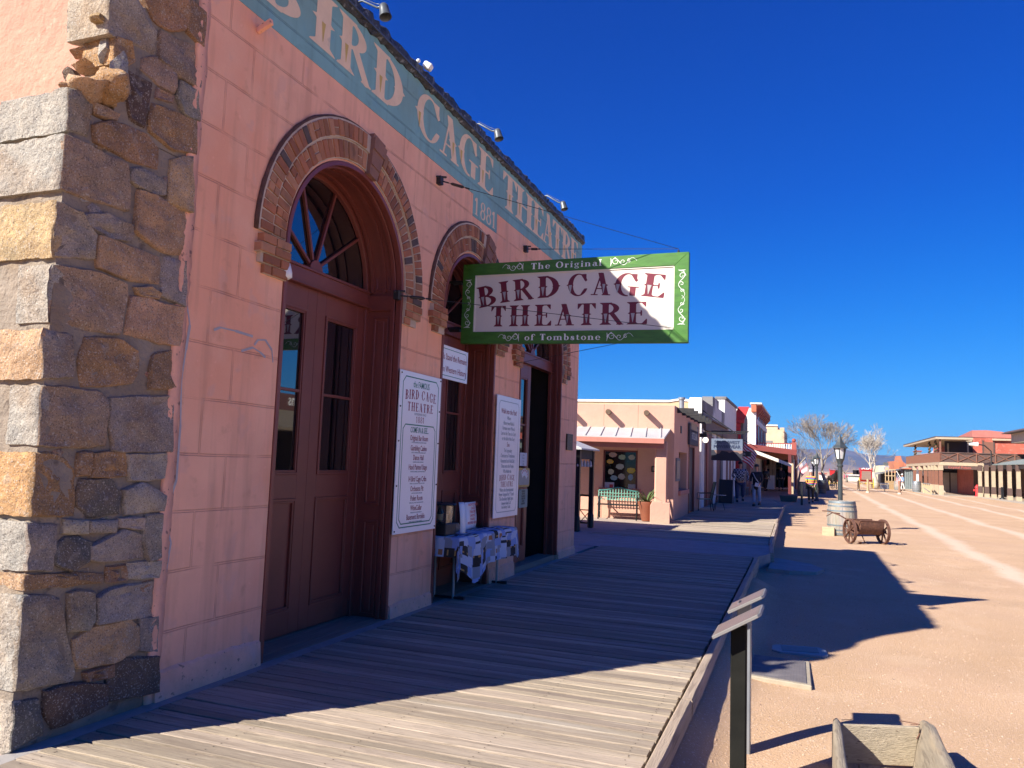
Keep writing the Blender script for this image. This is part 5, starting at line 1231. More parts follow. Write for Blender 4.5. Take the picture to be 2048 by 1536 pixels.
m.add(vs, fs)
m.build('tub', M['rust'], t, smooth=True, angle=35)
m = MB()
for s_ in (-1, 1): m.bar(ce-axd*.315+perp*(.30*s_)+Vector((0, 0, .29)), ce-axd*.315+perp*.02*s_+Vector((0, 0, -.12)), .03, .012, up=axd)
for s_ in (-1, 1): m.tube([ce-axd*.32+perp*.30*s_+Vector((0, 0, .28)), ce+axd*.32+perp*.30*s_+Vector((0, 0, .28))], .014, 8)
m.build('frame_straps', M['rust'], t)
m = MB(); h0 = ce-axd*.28+perp*.28+Vector((0, 0, .22)); h1 = ce-axd*.62+perp*.55+Vector((0, 0, .42)); m.tube([h0, h0*.4+h1*.6+Vector((0, 0, .02)), h1], .018, 8)
m.tube([h1+Vector((-.26, .05, .03)), h1+Vector((-.1, 0, .03)), h1, h1+Vector((.18, -.05, -.02))], .014, 8); m.tube([h1, h1+Vector((-.16, -.05, -.1))], .012, 8); m.build('handle', M['rust'], t, smooth=True)
m = MB(); m.tube([ce-axd*.12+Vector((0, 0, -.1)), ce-axd*.1-perp*.12+Vector((0, 0, -.3))], .014, 6); m.box(ce.x-.2, ce.y-.25, G, ce.x-.12, ce.y-.2, G+.06); m.build('prop', M['rust'], t)
# post lamps
lampglass = mat('lamp_glass', (.75, .76, .74), .25, .03, 3, 0)
def post_lamp(x, y, label, scale=1.0, z=G):
    t = thing('street_lamp', (x, y, z), label, 'street lamp', 'lantern post lamps along the street'); k = scale; m = MB()
    m.lathe([(.16, 0), (.15, .06), (.105, .12), (.09, .3), (.085, .7), (.10, .74), (.10, .78), (.075, .8), (.072, 1.3), (.07, 1.95), (.095, 1.98), (.095, 2.02), (.07, 2.05), (.085, 2.12), (.12, 2.2)], (x, y, z), 16); m.build('post', lpm, t, smooth=True, angle=35)
    m = MB()
    for i in range(6):
        q = math.pi/3*i+.3; m.bar((x+.115*math.cos(q), y+.115*math.sin(q), z+2.2), (x+.185*math.cos(q), y+.185*math.sin(q), z+2.58), .022)
    m.lathe([(.12, 2.19), (.13, 2.22), (.10, 2.23)], (x, y, z), 6); hd = m.build('lantern_frame', lpm, t)
    m = MB(); m.lathe([(.105, 2.21), (.172, 2.575)], (x, y, z), 6); m.build('lantern_glass', lampglass, t)
    m = MB(); m.lathe([(.26, 2.56), (.255, 2.585), (.17, 2.66), (.11, 2.75), (.06, 2.85), (.02, 2.96), (.008, 2.99)], (x, y, z), 6); m.build('lantern_roof', lpm, t, bevel=.004)
    return t
lpm = simple('lamp_post_paint', (.045, .055, .06), .4, .15, 6, .1)
a = onz(1680, 1045, G); b = ony(1680, 885, 27.0)
post_lamp(b.x, 27.0, 'dark green lantern post lamp just behind the barrel')
b = ony(1633.5, 940, 51.0)
l2 = post_lamp(b.x, 51.0, 'lantern post lamp beyond the woman in the rainbow jumper')
b = ony(1627, 940, 66.0); l3 = copy_tree(l2); l3.location = (b.x, 66.0, G); l3['label'] = 'lantern post lamp half hidden just left of a nearer one'
# ---------------------------------------------------------------- adobe shop beyond the theatre
M['adobe'] = mat('salmon_adobe', (.60, .335, .245), .9, .06, 1.2, .4, 12, bdist=.02, spots=[(1.6, .55, .2, (.66, .40, .28), .5), (5, .64, .1, (.5, .27, .18), .3)])
M['adobe_trim'] = simple('rose_trim', (.50, .20, .15), .7)
M['tinroof'] = mat('pale_tin_roof', (.50, .50, .49), .5, .08, 2, .1, 30, metal=.1)
M['whitewash'] = mat('whitewash', (.74, .73, .70), .85, .05, 2, .2, 20, spots=[(3, .62, .12, (.5, .45, .4), .4)])
M['dkred'] = simple('dark_red_paint', (.12, .018, .018), .6); M['red'] = simple('bright_red_paint', (.55, .03, .035), .55); M['redwood'] = simple('red_brown_paint', (.30, .07, .05), .6)
M['greywood'] = mat('weathered_grey_boards', (.19, .18, .175), .9, .25, 2, .5, 20, stretch=(1, 3, .6), spots=[(1.2, .52, .15, (.34, .33, .33), .7)])
M['creamwall'] = mat('tan_plaster', (.50, .37, .23), .9, .08, 2, .3, 16); M['teal'] = simple('teal_paint', (.05, .20, .18), .5); M['black'] = simple('black_metal', (.012, .013, .015), .4); M['terracotta'] = simple('terracotta', (.22, .07, .035), .7)
ce0 = Vector((-3.68, 23.34, 0)); eL = Vector((-.985, -.172, 0)).normalized(); eF = Vector((.172, -.985, 0)).normalized()
def A(l, f, z): return ce0+eL*l+eF*f+Vector((0, 0, z))      # l left along the side wall, f toward the viewer
def PA(u, v, f=0):     # pixel on the plane parallel to the side wall at distance f -> (l, z)
    p = onpl(u, v, A(0, f, 0), eF)-ce0; return p.dot(eL), p.z
SH = thing('adobe_shop', (-3.68, 23.34, 0), 'salmon adobe shop with a tin porch roof and round beam ends, past the theatre', 'shop')
zt0 = PA(1352.9, 811)[1]
def abox(mb, l0, l1, f0, f1, z0, z1): mb.prism([(l0, f0), (l1, f0), (l1, f1), (l0, f1)], lambda a, b, d: A(a, b, d), z0, z1); return mb
wl, wz1 = PA(1207, 899, 0); wr, wz0 = PA(1274, 978, 0); wl, wr = max(wl, wr), min(wl, wr)
fy1 = 30.5; fr_ = Vector((-.16, 7.12, 0)).normalized(); fdir = fr_
m = MB()
# side wall with its window opening
for (l0, l1, z0, z1) in ((-.0, wr, -.25, zt0), (wl, 11, -.25, zt0), (wr, wl, -.25, wz0), (wr, wl, wz1, zt0)): abox(m, l0, l1, -.3, 0, z0, z1)
m.build('side_wall', M['adobe'], SH, bevel=.012)
def Fp(s_, z, d=0): return ce0+fdir*s_+Vector((fdir.y, -fdir.x, 0))*d+Vector((0, 0, z))   # street front: s along, d outwards
def PF(u, v): p = onpl(u, v, ce0, Vector((fdir.y, -fdir.x, 0)))-ce0; return p.dot(fdir), p.z
def fbox(mb, s0, s1, z0, z1, d0, d1): mb.prism([(s0, z0), (s1, z0), (s1, z1), (s0, z1)], lambda a, b, d: Fp(a, b, d), d0, d1); return mb
zb_ = PF(1397, 832)[1]
ws0, wz = PF(1358, 904); ws1 = PF(1373, 985)[0]; wzb = PF(1359, 981)[1]; ds0 = PF(1377.5, 900)[0]; ds1 = PF(1387, 1020)[0]
m = MB()
m.prism([(0, -.25), (ws0, -.25), (ws0, zt0), (0, zt0)], lambda a, b, d: Fp(a, b, d), -.3, 0)
for (s0, s1, z0, z1) in ((ws0, ws1, -.25, wzb), (ws0, ws1, wz, zt0), (ws1, ds0, -.25, zt0), (ds0, ds1, 2.35, zt0), (ds1, 7.1, -.25, zb_+.05)): fbox(m, s0, s1, z0, z1, -.3, 0)
m.build('front_wall', M['adobe'], SH, bevel=.012)
m = MB(); m.prism([tuple(A(0, -.3, 0))[:2], tuple(Fp(7.1, 0, -.3))[:2], tuple(A(11, -7, 0))[:2], tuple(A(11, -.3, 0))[:2]], lambda a, b, d: (a, b, d), zt0-.5, zt0-.4); m.build('roof', M['creamwall'], SH)
m = MB(); fbox(m, ws0-.06, ws1+.12, wzb-.14, wzb, -.05, .08); m.build('front_window_sill', M['adobe_trim'], SH, bevel=.01)
m = MB(); fbox(m, ws0, ws1, wzb, wz, -.25, -.24); m.build('front_window', M['glass'], SH)
m = MB(); fbox(m, ds0, ds0+.09, 0, 2.4, -.1, .02); fbox(m, ds1-.09, ds1, 0, 2.4, -.1, .02); fbox(m, ds0-.05, ds1+.05, 2.25, 2.55, -.1, .03)
dr = m.build('front_door_frame', M['maroon'], SH); m = MB(); fbox(m, ds0+.09, ds1-.09, .05, 2.25, -.08, -.05); m.build('front_door', simple('screen_door', (.05, .045, .06), .6), dr)
m = MB()
for i in range(4): fbox(m, PF(1361, 850)[0], PF(1362.3, 850)[0], PF(1361, 852+i*3.5)[1]-.06, PF(1361, 852+i*3.5)[1], -.02, .03)
m.build('house_numbers', M['black'], SH)
# framed map and picture sign
t = thing('framed_notice', tuple(Fp(.5, 1.2, .02)), 'framed pale notice on the shop front left of its window', 'notice'); m = MB()
a, b = PF(1351, 916); c_, d_ = PF(1357.5, 962); fbox(m, a, c_, d_, b, 0, .04); m.build('frame', M['greywood'], t); m = MB(); fbox(m, a+.08, c_-.08, d_+.08, b-.08, .04, .045); m.build('print', simple('faded_print', (.33, .27, .20)), t)
t = thing('picture_sign', tuple(Fp(3.5, 2.6, .03)), 'framed painted sign with a pale building above lettering, high on the shop front', 'sign'); m = MB()
a, b = PF(1375.5, 846); c_, d_ = PF(1392, 893); fbox(m, a, c_, d_, b, .02, .08); m.build('frame', simple('sign_frame_blue', (.06, .055, .07)), t)
m = MB(); fbox(m, a+.12, c_-.12, d_+.1, b-.1, .08, .085); m.build('painted_sky', simple('sign_sky', (.20, .21, .24)), t); m = MB(); fbox(m, a+.3, c_-.5, d_+.75, b-.35, .085, .09); m.build('painted_building', simple('sign_ochre', (.38, .28, .17)), t)
m = MB(); fbox(m, a+.12, c_-.12, d_+.1, d_+.52, .085, .09); m.build('name_panel', simple('sign_navy', (.04, .035, .07)), t)
m = MB(); m.text('HOTEL & BAR', Fp((a+c_)/2, d_+.2, .092), fdir, ZV, .34, .8, .002, bold=.02); m.build('lettering', simple('sign_pale', (.5, .5, .48)), t, recalc=False)
# beam ends
def viga(l, z):
    m = MB(); c0 = A(l, 0, z)-eF*.05; m.tube([c0, A(l, .2, z), A(l, .38, z-.005)], [.085, .085, .08], 12)
    m.build('roof_beam_end', simple('beam_end_%d' % int(l*10), (.13, .085, .055), .9, .3, 12), SH, smooth=True, angle=50)
for u, v in ((1216, 823), (1293, 825)):
    l, z = PA(u, v, .38); viga(l, z)
l2_, z2_ = PA(1216, 823, .38); l1_, z1_ = PA(1293, 825, .38); viga(l2_+(l2_-l1_), z2_)
# front lattice eave of grey beams
for i in range(6):
    m = MB(); s_ = .55+i*1.15; zz = PF(1362+i*7, 834+i*3.6)[1]; m.bar(Fp(s_, zb_-.22, -.1), Fp(s_, zb_-.22, .5), .11, .15); m.build('eave_beam', M['iron'], SH)
# porch: roof, column, knee wall
pf = 1.3
la, za = PA(1345, 858, 0); lb, zb2 = PA(1328.5, 876, pf); le0, ze0 = PA(1328, 880.5, pf)
m = MB(); P4 = [A(.12, .0, za), A(11, .0, za), A(11, pf+.25, zb2), A(lb, pf+.25, zb2)]
m.add([p for p in P4]+[p-Vector((0, 0, .05)) for p in P4], [(0, 1, 2, 3), (7, 6, 5, 4), (0, 4, 5, 1), (1, 5, 6, 2), (2, 6, 7, 3), (3, 7, 4, 0)])
pr = m.build('porch_roof', M['tinroof'], SH)
m = MB()
for i in range(26): l = lb+.1+i*.42; m.bar(A(l, .02, za+.012), A(l, pf+.25, zb2+.012), .03, .03)
m.build('roof_seams', M['tinroof'], pr)
m = MB(); abox(m, lb, 11, pf+.2, pf+.27, zb2-.17, zb2-.03); abox(m, lb, 11, pf+.0, pf+.08, zb2-.3, zb2-.17); m.build('porch_fascia', M['adobe_trim'], SH, bevel=.006)
cl1, cz = PA(1310.5, 882, pf-.1); cl0, _ = PA(1336, 882, pf-.1)
m = MB(); abox(m, cl0, cl1, pf-.45, pf-.1, -.1, cz); kl, kz = PA(1307, 1003, pf+.05); kl2, _ = PA(1300, 1030, pf+.05)
m.build('porch_column', M['adobe'], SH, bevel=.04)
m = MB(); m.prism([(cl0-.08, -.1), (kl2, -.1), (kl2, kz-.12), (kl2-.06, kz), (cl0+.14, kz), (cl0+.14, kz-.02), (cl0-.08, kz-.02)], lambda a, b, d: A(a, pf-.6+d, b), 0, .68); m.build('knee_wall', M['adobe'], SH, bevel=.03)
# side window with paper notices
m = MB(); abox(m, wr, wl, -.18, -.17, wz0, wz1); gw = m.build('side_window', M['glass_plain'], SH)
m = MB(); abox(m, wr, wr+.05, -.17, -.1, wz0, wz1); abox(m, wl-.05, wl, -.17, -.1, wz0, wz1); abox(m, wr+.05, wl-.05, -.17, -.1, wz1-.05, wz1); m.build('window_frame', M['maroon'], gw)
m = MB(); abox(m, wr-.12, wl+.12, -.02, .14, wz0-.14, wz0); m.build('window_sill', M['adobe_trim'], SH, bevel=.01)
rr = random.Random(6); NC = [(.42, .30, .28), (.25, .40, .30), (.40, .46, .42), (.55, .36, .04), (.30, .36, .36), (.55, .47, .05), (.38, .40, .30), (.22, .36, .40), (.36, .36, .30), (.20, .36, .50)]
for i, ((u, v), rw, rh) in enumerate(zip(((1225.5, 909.5), (1244.5, 914.5), (1263.5, 915), (1220, 923), (1240, 933), (1262, 940.5), (1221.5, 943.5), (1228, 956), (1243, 953.5), (1261, 955)), (9, 8, 7, 8, 9, 9, 7, 8, 7.5, 6), (6, 6, 6, 5, 7, 6.5, 6.5, 6, 7, 7))):
    l, z = PA(u, v, -.16); sc_ = .0142; n_ = 7; a0 = rr.random()*6
    mm_ = simple('window_note_%d' % i, NC[i], .7, .02); P = [(l+rw*sc_*(.85+.25*rr.random())*math.cos(a0+k*6.283/n_), z+rh*sc_*(.85+.25*rr.random())*math.sin(a0+k*6.283/n_)) for k in range(n_)]
    m = MB(); m.prism(P, lambda a, b, d: A(a, d, b), -.165, -.16); o = m.build('cut_paper_note', mm_, gw)
    m = MB()
    for k in range(3): abox(m, l-rw*sc_*.55, l+rw*sc_*.55, -.1595, -.159, z+(k-1)*.045-.004, z+(k-1)*.045+.006)
    m.build('note_lines', M['ink_grey'], gw)
m = MB(); l0, z1 = PA(1206, 964, -.15); l1, z0 = PA(1228, 977, -.15); abox(m, l1, l0, -.16, -.15, z0, z1); m.build('window_poster', simple('poster_white', (.6, .6, .62)), gw)
m = MB(); abox(m, l1+.03, l1+.14, -.149, -.146, z0+.03, z0+.12); m.build('poster_red_mark', M['sign_red'], gw)
m = MB(); l0, z1 = PA(1256, 968, -.15); l1, z0 = PA(1272, 978, -.15); abox(m, l1, l0, -.16, -.15, z0, z1); m.build('window_poster', simple('poster_green', (.5, .56, .5)), gw)
t = thing('framed_notice', tuple(A(1, .0, 1.6)), 'small framed notice under the porch roof beside the adobe column', 'notice'); l0, z1 = PA(1303, 932, 0); l1, z0 = PA(1311, 944, 0)
m = MB(); abox(m, l1, l0, .002, .03, z0, z1); m.build('frame', M['black'], t); m = MB(); abox(m, l1+.03, l0-.03, .03, .034, z0+.03, z1-.03); m.build('print', simple('old_paper', (.3, .25, .2)), t)
# bench under the window
BN = thing('garden_bench', tuple(A(2, .55, 0)), 'green cast iron bench with a lattice back under the shop window', 'bench')
bl1, bz = PA(1196, 990, .5); bl0, _ = PA(1277, 990, .5); bf = .45
m = MB(); zs_ = .42
n_ = 20; pts = [A(bl1+(bl0-bl1)*i/n_, bf-.22, .80+.10*math.exp(-((i/n_-.5)*4.2)**2)) for i in range(n_+1)]; m.tube(pts, .022, 6)
m.build('top_rail', M['teal'], BN, smooth=True)
m = MB(); nl = 14
for i in range(nl+1):
    l = bl1+(bl0-bl1)*i/nl; zz = .80+.10*math.exp(-((i/nl-.5)*4.2)**2); m.bar(A(l, bf-.2, .52), A(l, bf-.22, zz), .02, .012)
for z_ in (.55, .64, .73): m.bar(A(bl1, bf-.205, z_), A(bl0, bf-.205, z_), .016, .016)
m.build('lattice_back', mat('verdigris', (.16, .42, .33), .6, .3, 12, .2), BN)
m = MB()
for i in range(5): abox(m, bl0, bl1, bf-.18+i*.1, bf-.11+i*.1, .40, .425)
m.build('seat_slats', M['black'], BN)
for l in (bl0+.04, bl1-.04):
    m = MB(); m.tube([A(l, bf-.26, .0), A(l, bf-.2, .3), A(l, bf-.2, .56), A(l, bf-.23, .84)], .022, 6); m.tube([A(l, bf+.34, 0), A(l, bf+.26, .25), A(l, bf+.28, .42), A(l, bf+.3, .62), A(l, bf-.18, .64)], .022, 6); m.tube([A(l, bf-.2, .2), A(l, bf+.27, .2)], .014, 6); m.build('iron_end', M['black'], BN, smooth=True)
# potted yucca by the bench and fern pot by the gazebo
def pot(loc, label, s_, mt_pot, leafcol, kind):
    t = thing('potted_plant', loc, label, 'potted plant'); m = MB(); m.lathe([(.13*s_, 0), (.15*s_, .05*s_), (.22*s_, .42*s_), (.26*s_, .5*s_), (.26*s_, .55*s_), (.22*s_, .55*s_), (.2*s_, .5*s_)], loc, 16); m.build('pot', mt_pot, t, smooth=True, angle=50); m = MB(); rr = random.Random(kind)
    for i in range(26 if kind == 1 else 60):
        a = rr.random()*6.28; L_ = s_*(rr.uniform(.5, 1.0) if kind == 1 else rr.uniform(.25, .5)); up_ = rr.uniform(.3, 1.2); o = Vector(loc)+Vector((0, 0, .5*s_)); d = Vector((math.cos(a), math.sin(a), up_)).normalized(); sd_ = Vector((-math.sin(a), math.cos(a), 0))*.012*s_*2
        p = [o, o+d*L_*.5, o+d*L_-Vector((0, 0, .12*L_))]; m.add([p[0]-sd_, p[0]+sd_, p[1]+sd_, p[1]-sd_, p[2]], [(0, 1, 2, 3), (3, 2, 4)])
    m.build('leaves', leafcol, t, recalc=False)
leafm = simple('plant_green', (.09, .14, .05), .7, .3)
pl, pz = PA(1294, 1040, .75); p_ = A(PA(1293, 1030, .75)[0], .75, 0); pot(tuple(p_), 'terracotta pot with a spiky plant between the bench and the adobe column', 1.0, M['terracotta'], leafm, 1)
# black canopy (gazebo) at the corner of the courtyard
GZ = thing('black_canopy', (-5.9, 19.4, 0), 'small black iron canopy with a hipped metal roof behind the theatre corner', 'canopy')
gx1, gx0, gy0, gy1 = -5.05, -7.6, 17.85, 19.1; zr = zat(1185, 899, gx1, gy1)
for (x, y) in ((gx1, gy0), (gx1, gy1), (gx0, gy0), (gx0, gy1)):
    m = MB(); m.box(x-.055, y-.055, -.02, x+.055, y+.055, zr-.05); m.lathe([(.085, 0), (.08, .3), (.06, .36)], (x, y, 0), 8); m.build('post', M['black'], GZ, bevel=.008)
o_ = .22; zc = zr+.2; cxg, cyg = (gx0+gx1)/2, (gy0+gy1)/2
m = MB(); q = [(gx0-o_, gy0-o_, zr), (gx1+o_*.6, gy0-o_, zr), (gx1+o_*.6, gy1+o_, zr), (gx0-o_, gy1+o_, zr), (cxg, cyg, zc+.35)]
m.add(q+[Vector(p)-Vector((0, 0, .035)) for p in q], [(0, 1, 4), (1, 2, 4), (2, 3, 4), (3, 0, 4), (6, 5, 9), (7, 6, 9), (8, 7, 9), (5, 8, 9), (0, 5, 6, 1), (1, 6, 7, 2), (2, 7, 8, 3), (3, 8, 5, 0)])
m.build('hip_roof', M['tinroof'], GZ)
m = MB()
for (x0, y0, x1, y1) in ((gx0, gy0, gx1, gy0), (gx1, gy0, gx1, gy1), (gx1, gy1, gx0, gy1), (gx0, gy1, gx0, gy0)): m.bar((x0, y0, zr-.14), (x1, y1, zr-.14), .05, .22)
m.build('valance', simple('canvas_dark', (.05, .045, .04), .8), GZ)
m = MB()
for i in range(5):
    y_ = gy1-.15-i*.28; m.lathe([(.01, .14), (.03, .1), (.045, .0), (.03, -.02)], (gx1+.0, y_, zr-.42), 8); x_ = gx1-.2-i*.3; m.lathe([(.01, .14), (.03, .1), (.045, .0), (.03, -.02)], (x_, gy1, zr-.42), 8)
m.build('hanging_glasses', simple('frosted_glass', (.55, .52, .5), .2), GZ)
def rail(x0, y0, x1, y1):
    m = MB(); a, b = Vector((x0, y0, 0)), Vector((x1, y1, 0)); m.bar(a+Vector((0, 0, .78)), b+Vector((0, 0, .78)), .04, .05); m.bar(a+Vector((0, 0, .1)), b+Vector((0, 0, .1)), .03, .04); n_ = 9
    for i in range(n_):
        p, q = a+(b-a)*i/n_, a+(b-a)*(i+1)/n_; m.bar(p+Vector((0, 0, .42)), p+Vector((0, 0, .78)), .02); m.bar(p+Vector((0, 0, .1)), q+Vector((0, 0, .42)), .018); m.bar(q+Vector((0, 0, .1)), p+Vector((0, 0, .42)), .018)
    m.bar(a+Vector((0, 0, .42)), b+Vector((0, 0, .42)), .025); m.build('railing', M['black'], GZ)
rail(gx1, gy1, gx0, gy1); rail(gx0, gy0, gx1, gy0)
pot((-5.5, 18.6, 0), 'dark iron tub with greenery inside the black canopy', 1.1, M['black'], leafm, 2)
# ---------------------------------------------------------------- teal patio chair and glass table on the boardwalk
def patio_chair(c_, ang, label):
    t = thing('patio_chair', c_, label, 'chair'); Rm = Matrix.Translation(c_)@Matrix.Rotation(ang, 4, 'Z')
    m = MB(); m.x = Rm; m.prism([(-.24, -.22), (.24, -.22), (.24, .24), (-.24, .24)], lambda a, b, d: (a, b, d+.03*b), .41, .435); m.build('seat', M['teal'], t)
    m = MB(); m.x = Rm; m.prism([(-.25, 0), (.25, 0), (.25, .55), (.17, .64), (-.17, .64), (-.25, .55)], lambda a, b, d: (a, .24+b*.22+d, .42+b), 0, .025); m.build('backrest', M['teal'], t)
    for sx in (-1, 1):
        m = MB(); m.x = Rm; m.tube([(sx*.27, -.24, 0), (sx*.27, -.22, .42), (sx*.27, -.2, .63), (sx*.27, .28, .65)], .014, 6); m.build('arm_leg', M['black'], t, smooth=True); m = MB(); m.x = Rm; m.tube([(sx*.27, .3, 0), (sx*.26, .24, .42), (sx*.26, .38, 1.05)], .014, 6); m.build('rear_leg', M['black'], t, smooth=True)
patio_chair(onz(1408, 1021), R(-75), 'teal patio chair against the white pier of the shop row')
tb_ = onz(1436, 1020); t = thing('patio_table', tb_, 'small round patio table on thin black legs beside the teal chair', 'table'); m = MB(); m.lathe([(.3, .55), (.3, .57)], tb_, 18); m.build('table_top', simple('glass_top', (.3, .32, .33), .2), t)
for k in range(3):
    m = MB(); q = k*2.09; m.tube([tb_+Vector((.25*math.cos(q), .25*math.sin(q), 0)), tb_+Vector((.1*math.cos(q), .1*math.sin(q), .55))], .011, 5); m.build('leg', M['black'], t)
# ---------------------------------------------------------------- row of old shop fronts
FR = -3.87
def zf(u, v, y, x=FR): return zat(u, v, x, y)
def frontbox(mb, y0, y1, z0, z1, th=.35, x=FR): mb.box(x-th, y0, z0, x, y1, z1); return mb
def yb(u, x=FR): return onx(u, 935, x).y
# shop A (tan side wall with white coping, grey false front)
y1a, y2a, y3a, y4a = 31.3, yb(1424), yb(1449), yb(1472)
zA = zf(1403, 799, y1a); T1 = thing('plaster_shop', (FR, y1a, 0), 'tan plaster shop with white coping and a grey stained stepped false front', 'shop')
m = MB(); frontbox(m, y1a, y2a-.01, 2.95, zA, .5); m.build('false_front', M['greywood'], T1)
m = MB(); m.box(FR-.52, y1a-.04, -.2, FR-.0, y1a+.28, zA-.02); m.build('white_pier', M['whitewash'], T1, bevel=.02)
zl = zat(1170, 800.5, ony(1170, 800, 31.3).x, 31.3); xl = ony(1150, 800, 31.3).x-1; zm = zat(1330, 803, ony(1330, 803, 31.3).x, 31.3)
m = MB(); m.prism([(FR-.5, 0), (FR-.5, zA-.1), (FR-.9, zA-.05), (FR-1.3, zm-.02), (xl, zl-.05), (xl, 0)], lambda a, b, d: (a, y1a+.02+d, b), 0, .3); m.build('side_wall', M['creamwall'], T1)
m = MB(); m.prism([(FR-.48, zA-.1), (FR-.9, zA-.05), (FR-1.3, zm-.03), (xl, zl-.06), (xl, zl+.04), (FR-1.28, zm+.06), (FR-.85, zA+.04), (FR-.48, zA)], lambda a, b, d: (a, y1a-.03+d, b), 0, .42); m.build('coping', M['whitewash'], T1, bevel=.01)
m = MB(); m.prism([(FR-.01, 0), (-9, 0), (-9, zA-.8), (FR-.01, zA-.8)], lambda a, b, d: (a, y1a+.3+d, b), 0, y4a-y1a-.5); m.build('shop_body', M['dkred'], T1)
p = ony(1363.5, 795, 29.6); t = thing('vent_pipe', (p.x, 29.6, 2.8), 'grey metal vent pipe rising between the salmon shop and the tan parapet', 'pipe')
m = MB(); pz0 = zat(1363.5, 817, p.x, 29.6); m.lathe([(.09, 0), (.09, p.z-2.9), (.13, p.z-2.88), (.13, p.z-2.8)], (p.x, 29.6, 2.8), 12); m.build('pipe', M['steel'], t, smooth=True, angle=40)
zB = zf(1423.5, 793, y2a); zC = zf(1449, 794, y3a)
T2 = thing('plaster_shop', (FR, y2a, 0), 'tall whitewashed stepped false front just past the grey stained one', 'shop')
m = MB(); m.box(FR-.45, y2a, 2.9, FR, y3a-.01, zB-.35); m.box(FR-.45, y2a, zB-.36, FR, y2a+2.6, zB); m.build('false_front', mat('stained_whitewash', (.62, .61, .60), .9, .1, 2, .2, spots=[(.7, .5, .1, (.17, .165, .165), .9)]), T2)
m = MB(); m.box(FR-1.0, y2a-.04, 2.2, FR-.46, y2a+.3, zB-.05); m.build('side_parapet', M['whitewash'], T2, bevel=.02)
T3 = thing('plaster_shop', (FR, y3a, 0), 'whitewashed false front with a dark sloping cap, beside the red one', 'shop')
m = MB(); m.box(FR-1.5, y3a, 2.9, FR, y4a, zC-.1); m.build('false_front', M['whitewash'], T3, bevel=.02); m = MB(); m.box(FR-.5, y3a-.05, zC-.1, FR+.06, y4a+.05, zC+.02); m.build('cap', M['greywood'], T3)
# fascia beam and red recessed shop fronts with pale pilasters
m = MB()
zf0 = zf(1407, 834, 32.2); m.box(FR-.05, y1a+.3, zf0-.55, FR+.12, y3a, zf0-.1); m.box(FR-.05, y1a+.3, zf0-.1, FR+.2, y3a, zf0-.02); m.build('timber_fascia', simple('brown_timber', (.16, .10, .07)), T2)
m = MB(); m.box(FR-.05, y3a, 3.05, FR+.1, y4a, 3.5); m.build('timber_fascia', simple('tan_timber', (.24, .14, .08)), T3)
for i, (ua, ub, mt, th) in enumerate(((1404, 1407.5, M['whitewash'], 0), (1407.5, 1413, M['dkred'], -.3), (1413, 1416, M['redwood'], 0), (1416, 1426, M['dkred'], -.3), (1426.5, 1432, M['whitewash'], 0), (1432, 1441, M['void'], -.4), (1441, 1445, M['greywood'], 0), (1445, 1451, M['whitewash'], 0), (1451, 1456, M['dkred'], -.2), (1456, 1457.6, M['whitewash'], 0), (1457.6, 1462, M['dkred'], -.2), (1462, 1464, M['whitewash'], 0), (1464, 1467, M['dkred'], -.2), (1467, 1470, M['whitewash'], 0))):
    m = MB(); a, b = yb(ua), yb(ub); m.box(FR-.3+th*.0, a, 0 if i else 0, FR+.02+th*.5, b, zf0-.5 if a < y3a else 3.05); m.build('pilaster' if th == 0 else 'shop_panel', mt, T2 if a < y3a-1 else T3)
# bulb lamp on the red pilaster
p = onx(1411, 880, FR+.25); t = thing('wall_lantern', (FR, p.y, p.z), 'lit white bulb in a black bracket beside the hanging shop sign', 'lamp'); m = MB(); m.ball(p, .11, 12); m.build('bulb', mat('lit_bulb', (.9, .85, .7), .4, 0, 1, 0, emit=((1, .9, .65), 1.1)), t, smooth=True)
m = MB(); m.box(FR-.02, p.y-.05, p.z+.1, p.x+.05, p.y+.05, p.z+.25); m.build('bracket', M['black'], t)
# hanging shop sign
ysn = 31.5; a = ony(1423, 877, ysn); b = ony(1485, 923, ysn)
t = thing('hanging_shop_sign', (a.x, ysn, b.z), 'sign with a dusk sky and dark mountains reading SOUTHWEST POWERWEAR, hung over the boardwalk', 'sign')
z1 = a.z; z0 = zat(1423, 905, a.x, ysn); x0, x1 = a.x, b.x
m = MB(); m.box(x0, ysn-.02, z0-.28, x1, ysn+.02, z1); m.build('board', mat('shaded_dusk_paint', (.10, .14, .21), .5, .1, 1, 0, col2=(.15, .18, .24)), t)  # board colours darkened to stand in for the shade on this sign
m = MB(); m.box(x0+.0, ysn-.023, z0-.12, x1, ysn-.0205, z0+.1); m.build('painted_glow', simple('peach_paint', (.20, .12, .10)), t)
rr = random.Random(2); pts = [(x0, z0-.3)]+[(x0+(x1-x0)*k/12, z0+(-.05+.16*rr.random())) for k in range(13)]+[(x1, z0-.3)]
m = MB(); m.prism(pts, lambda a, b, d: (a, ysn-.03+d, b), -.0, .005); m.build('painted_mountains', simple('navy_hill', (.012, .014, .03)), t)
m = MB(); W_ = x1-x0; m.text('SOUTHWEST', (x0+W_*.5, ysn-.036, z1-.19), (1, 0, 0), ZV, .17, .95, .002, bold=.02); m.text('POWERWEAR', (x0+W_*.5, ysn-.036, z1-.36), (1, 0, 0), ZV, .17, .95, .002, bold=.02); m.build('blue_lettering', simple('ink_blue', (.03, .045, .10)), t, recalc=False)
m = MB(); m.bar((FR, ysn, z1+.22), (x1+.1, ysn, z1+.22), .06); m.bar((FR, ysn, z1+1.1), (x0+W_*.75, ysn, z1+.25), .04); m.tube([(x0+.2, ysn, z1), (x0+.2, ysn, z1+.2)], .012, 5); m.tube([(x1-.2, ysn, z1), (x1-.2, ysn, z1+.2)], .012, 5); m.build('bracket', M['black'], t)
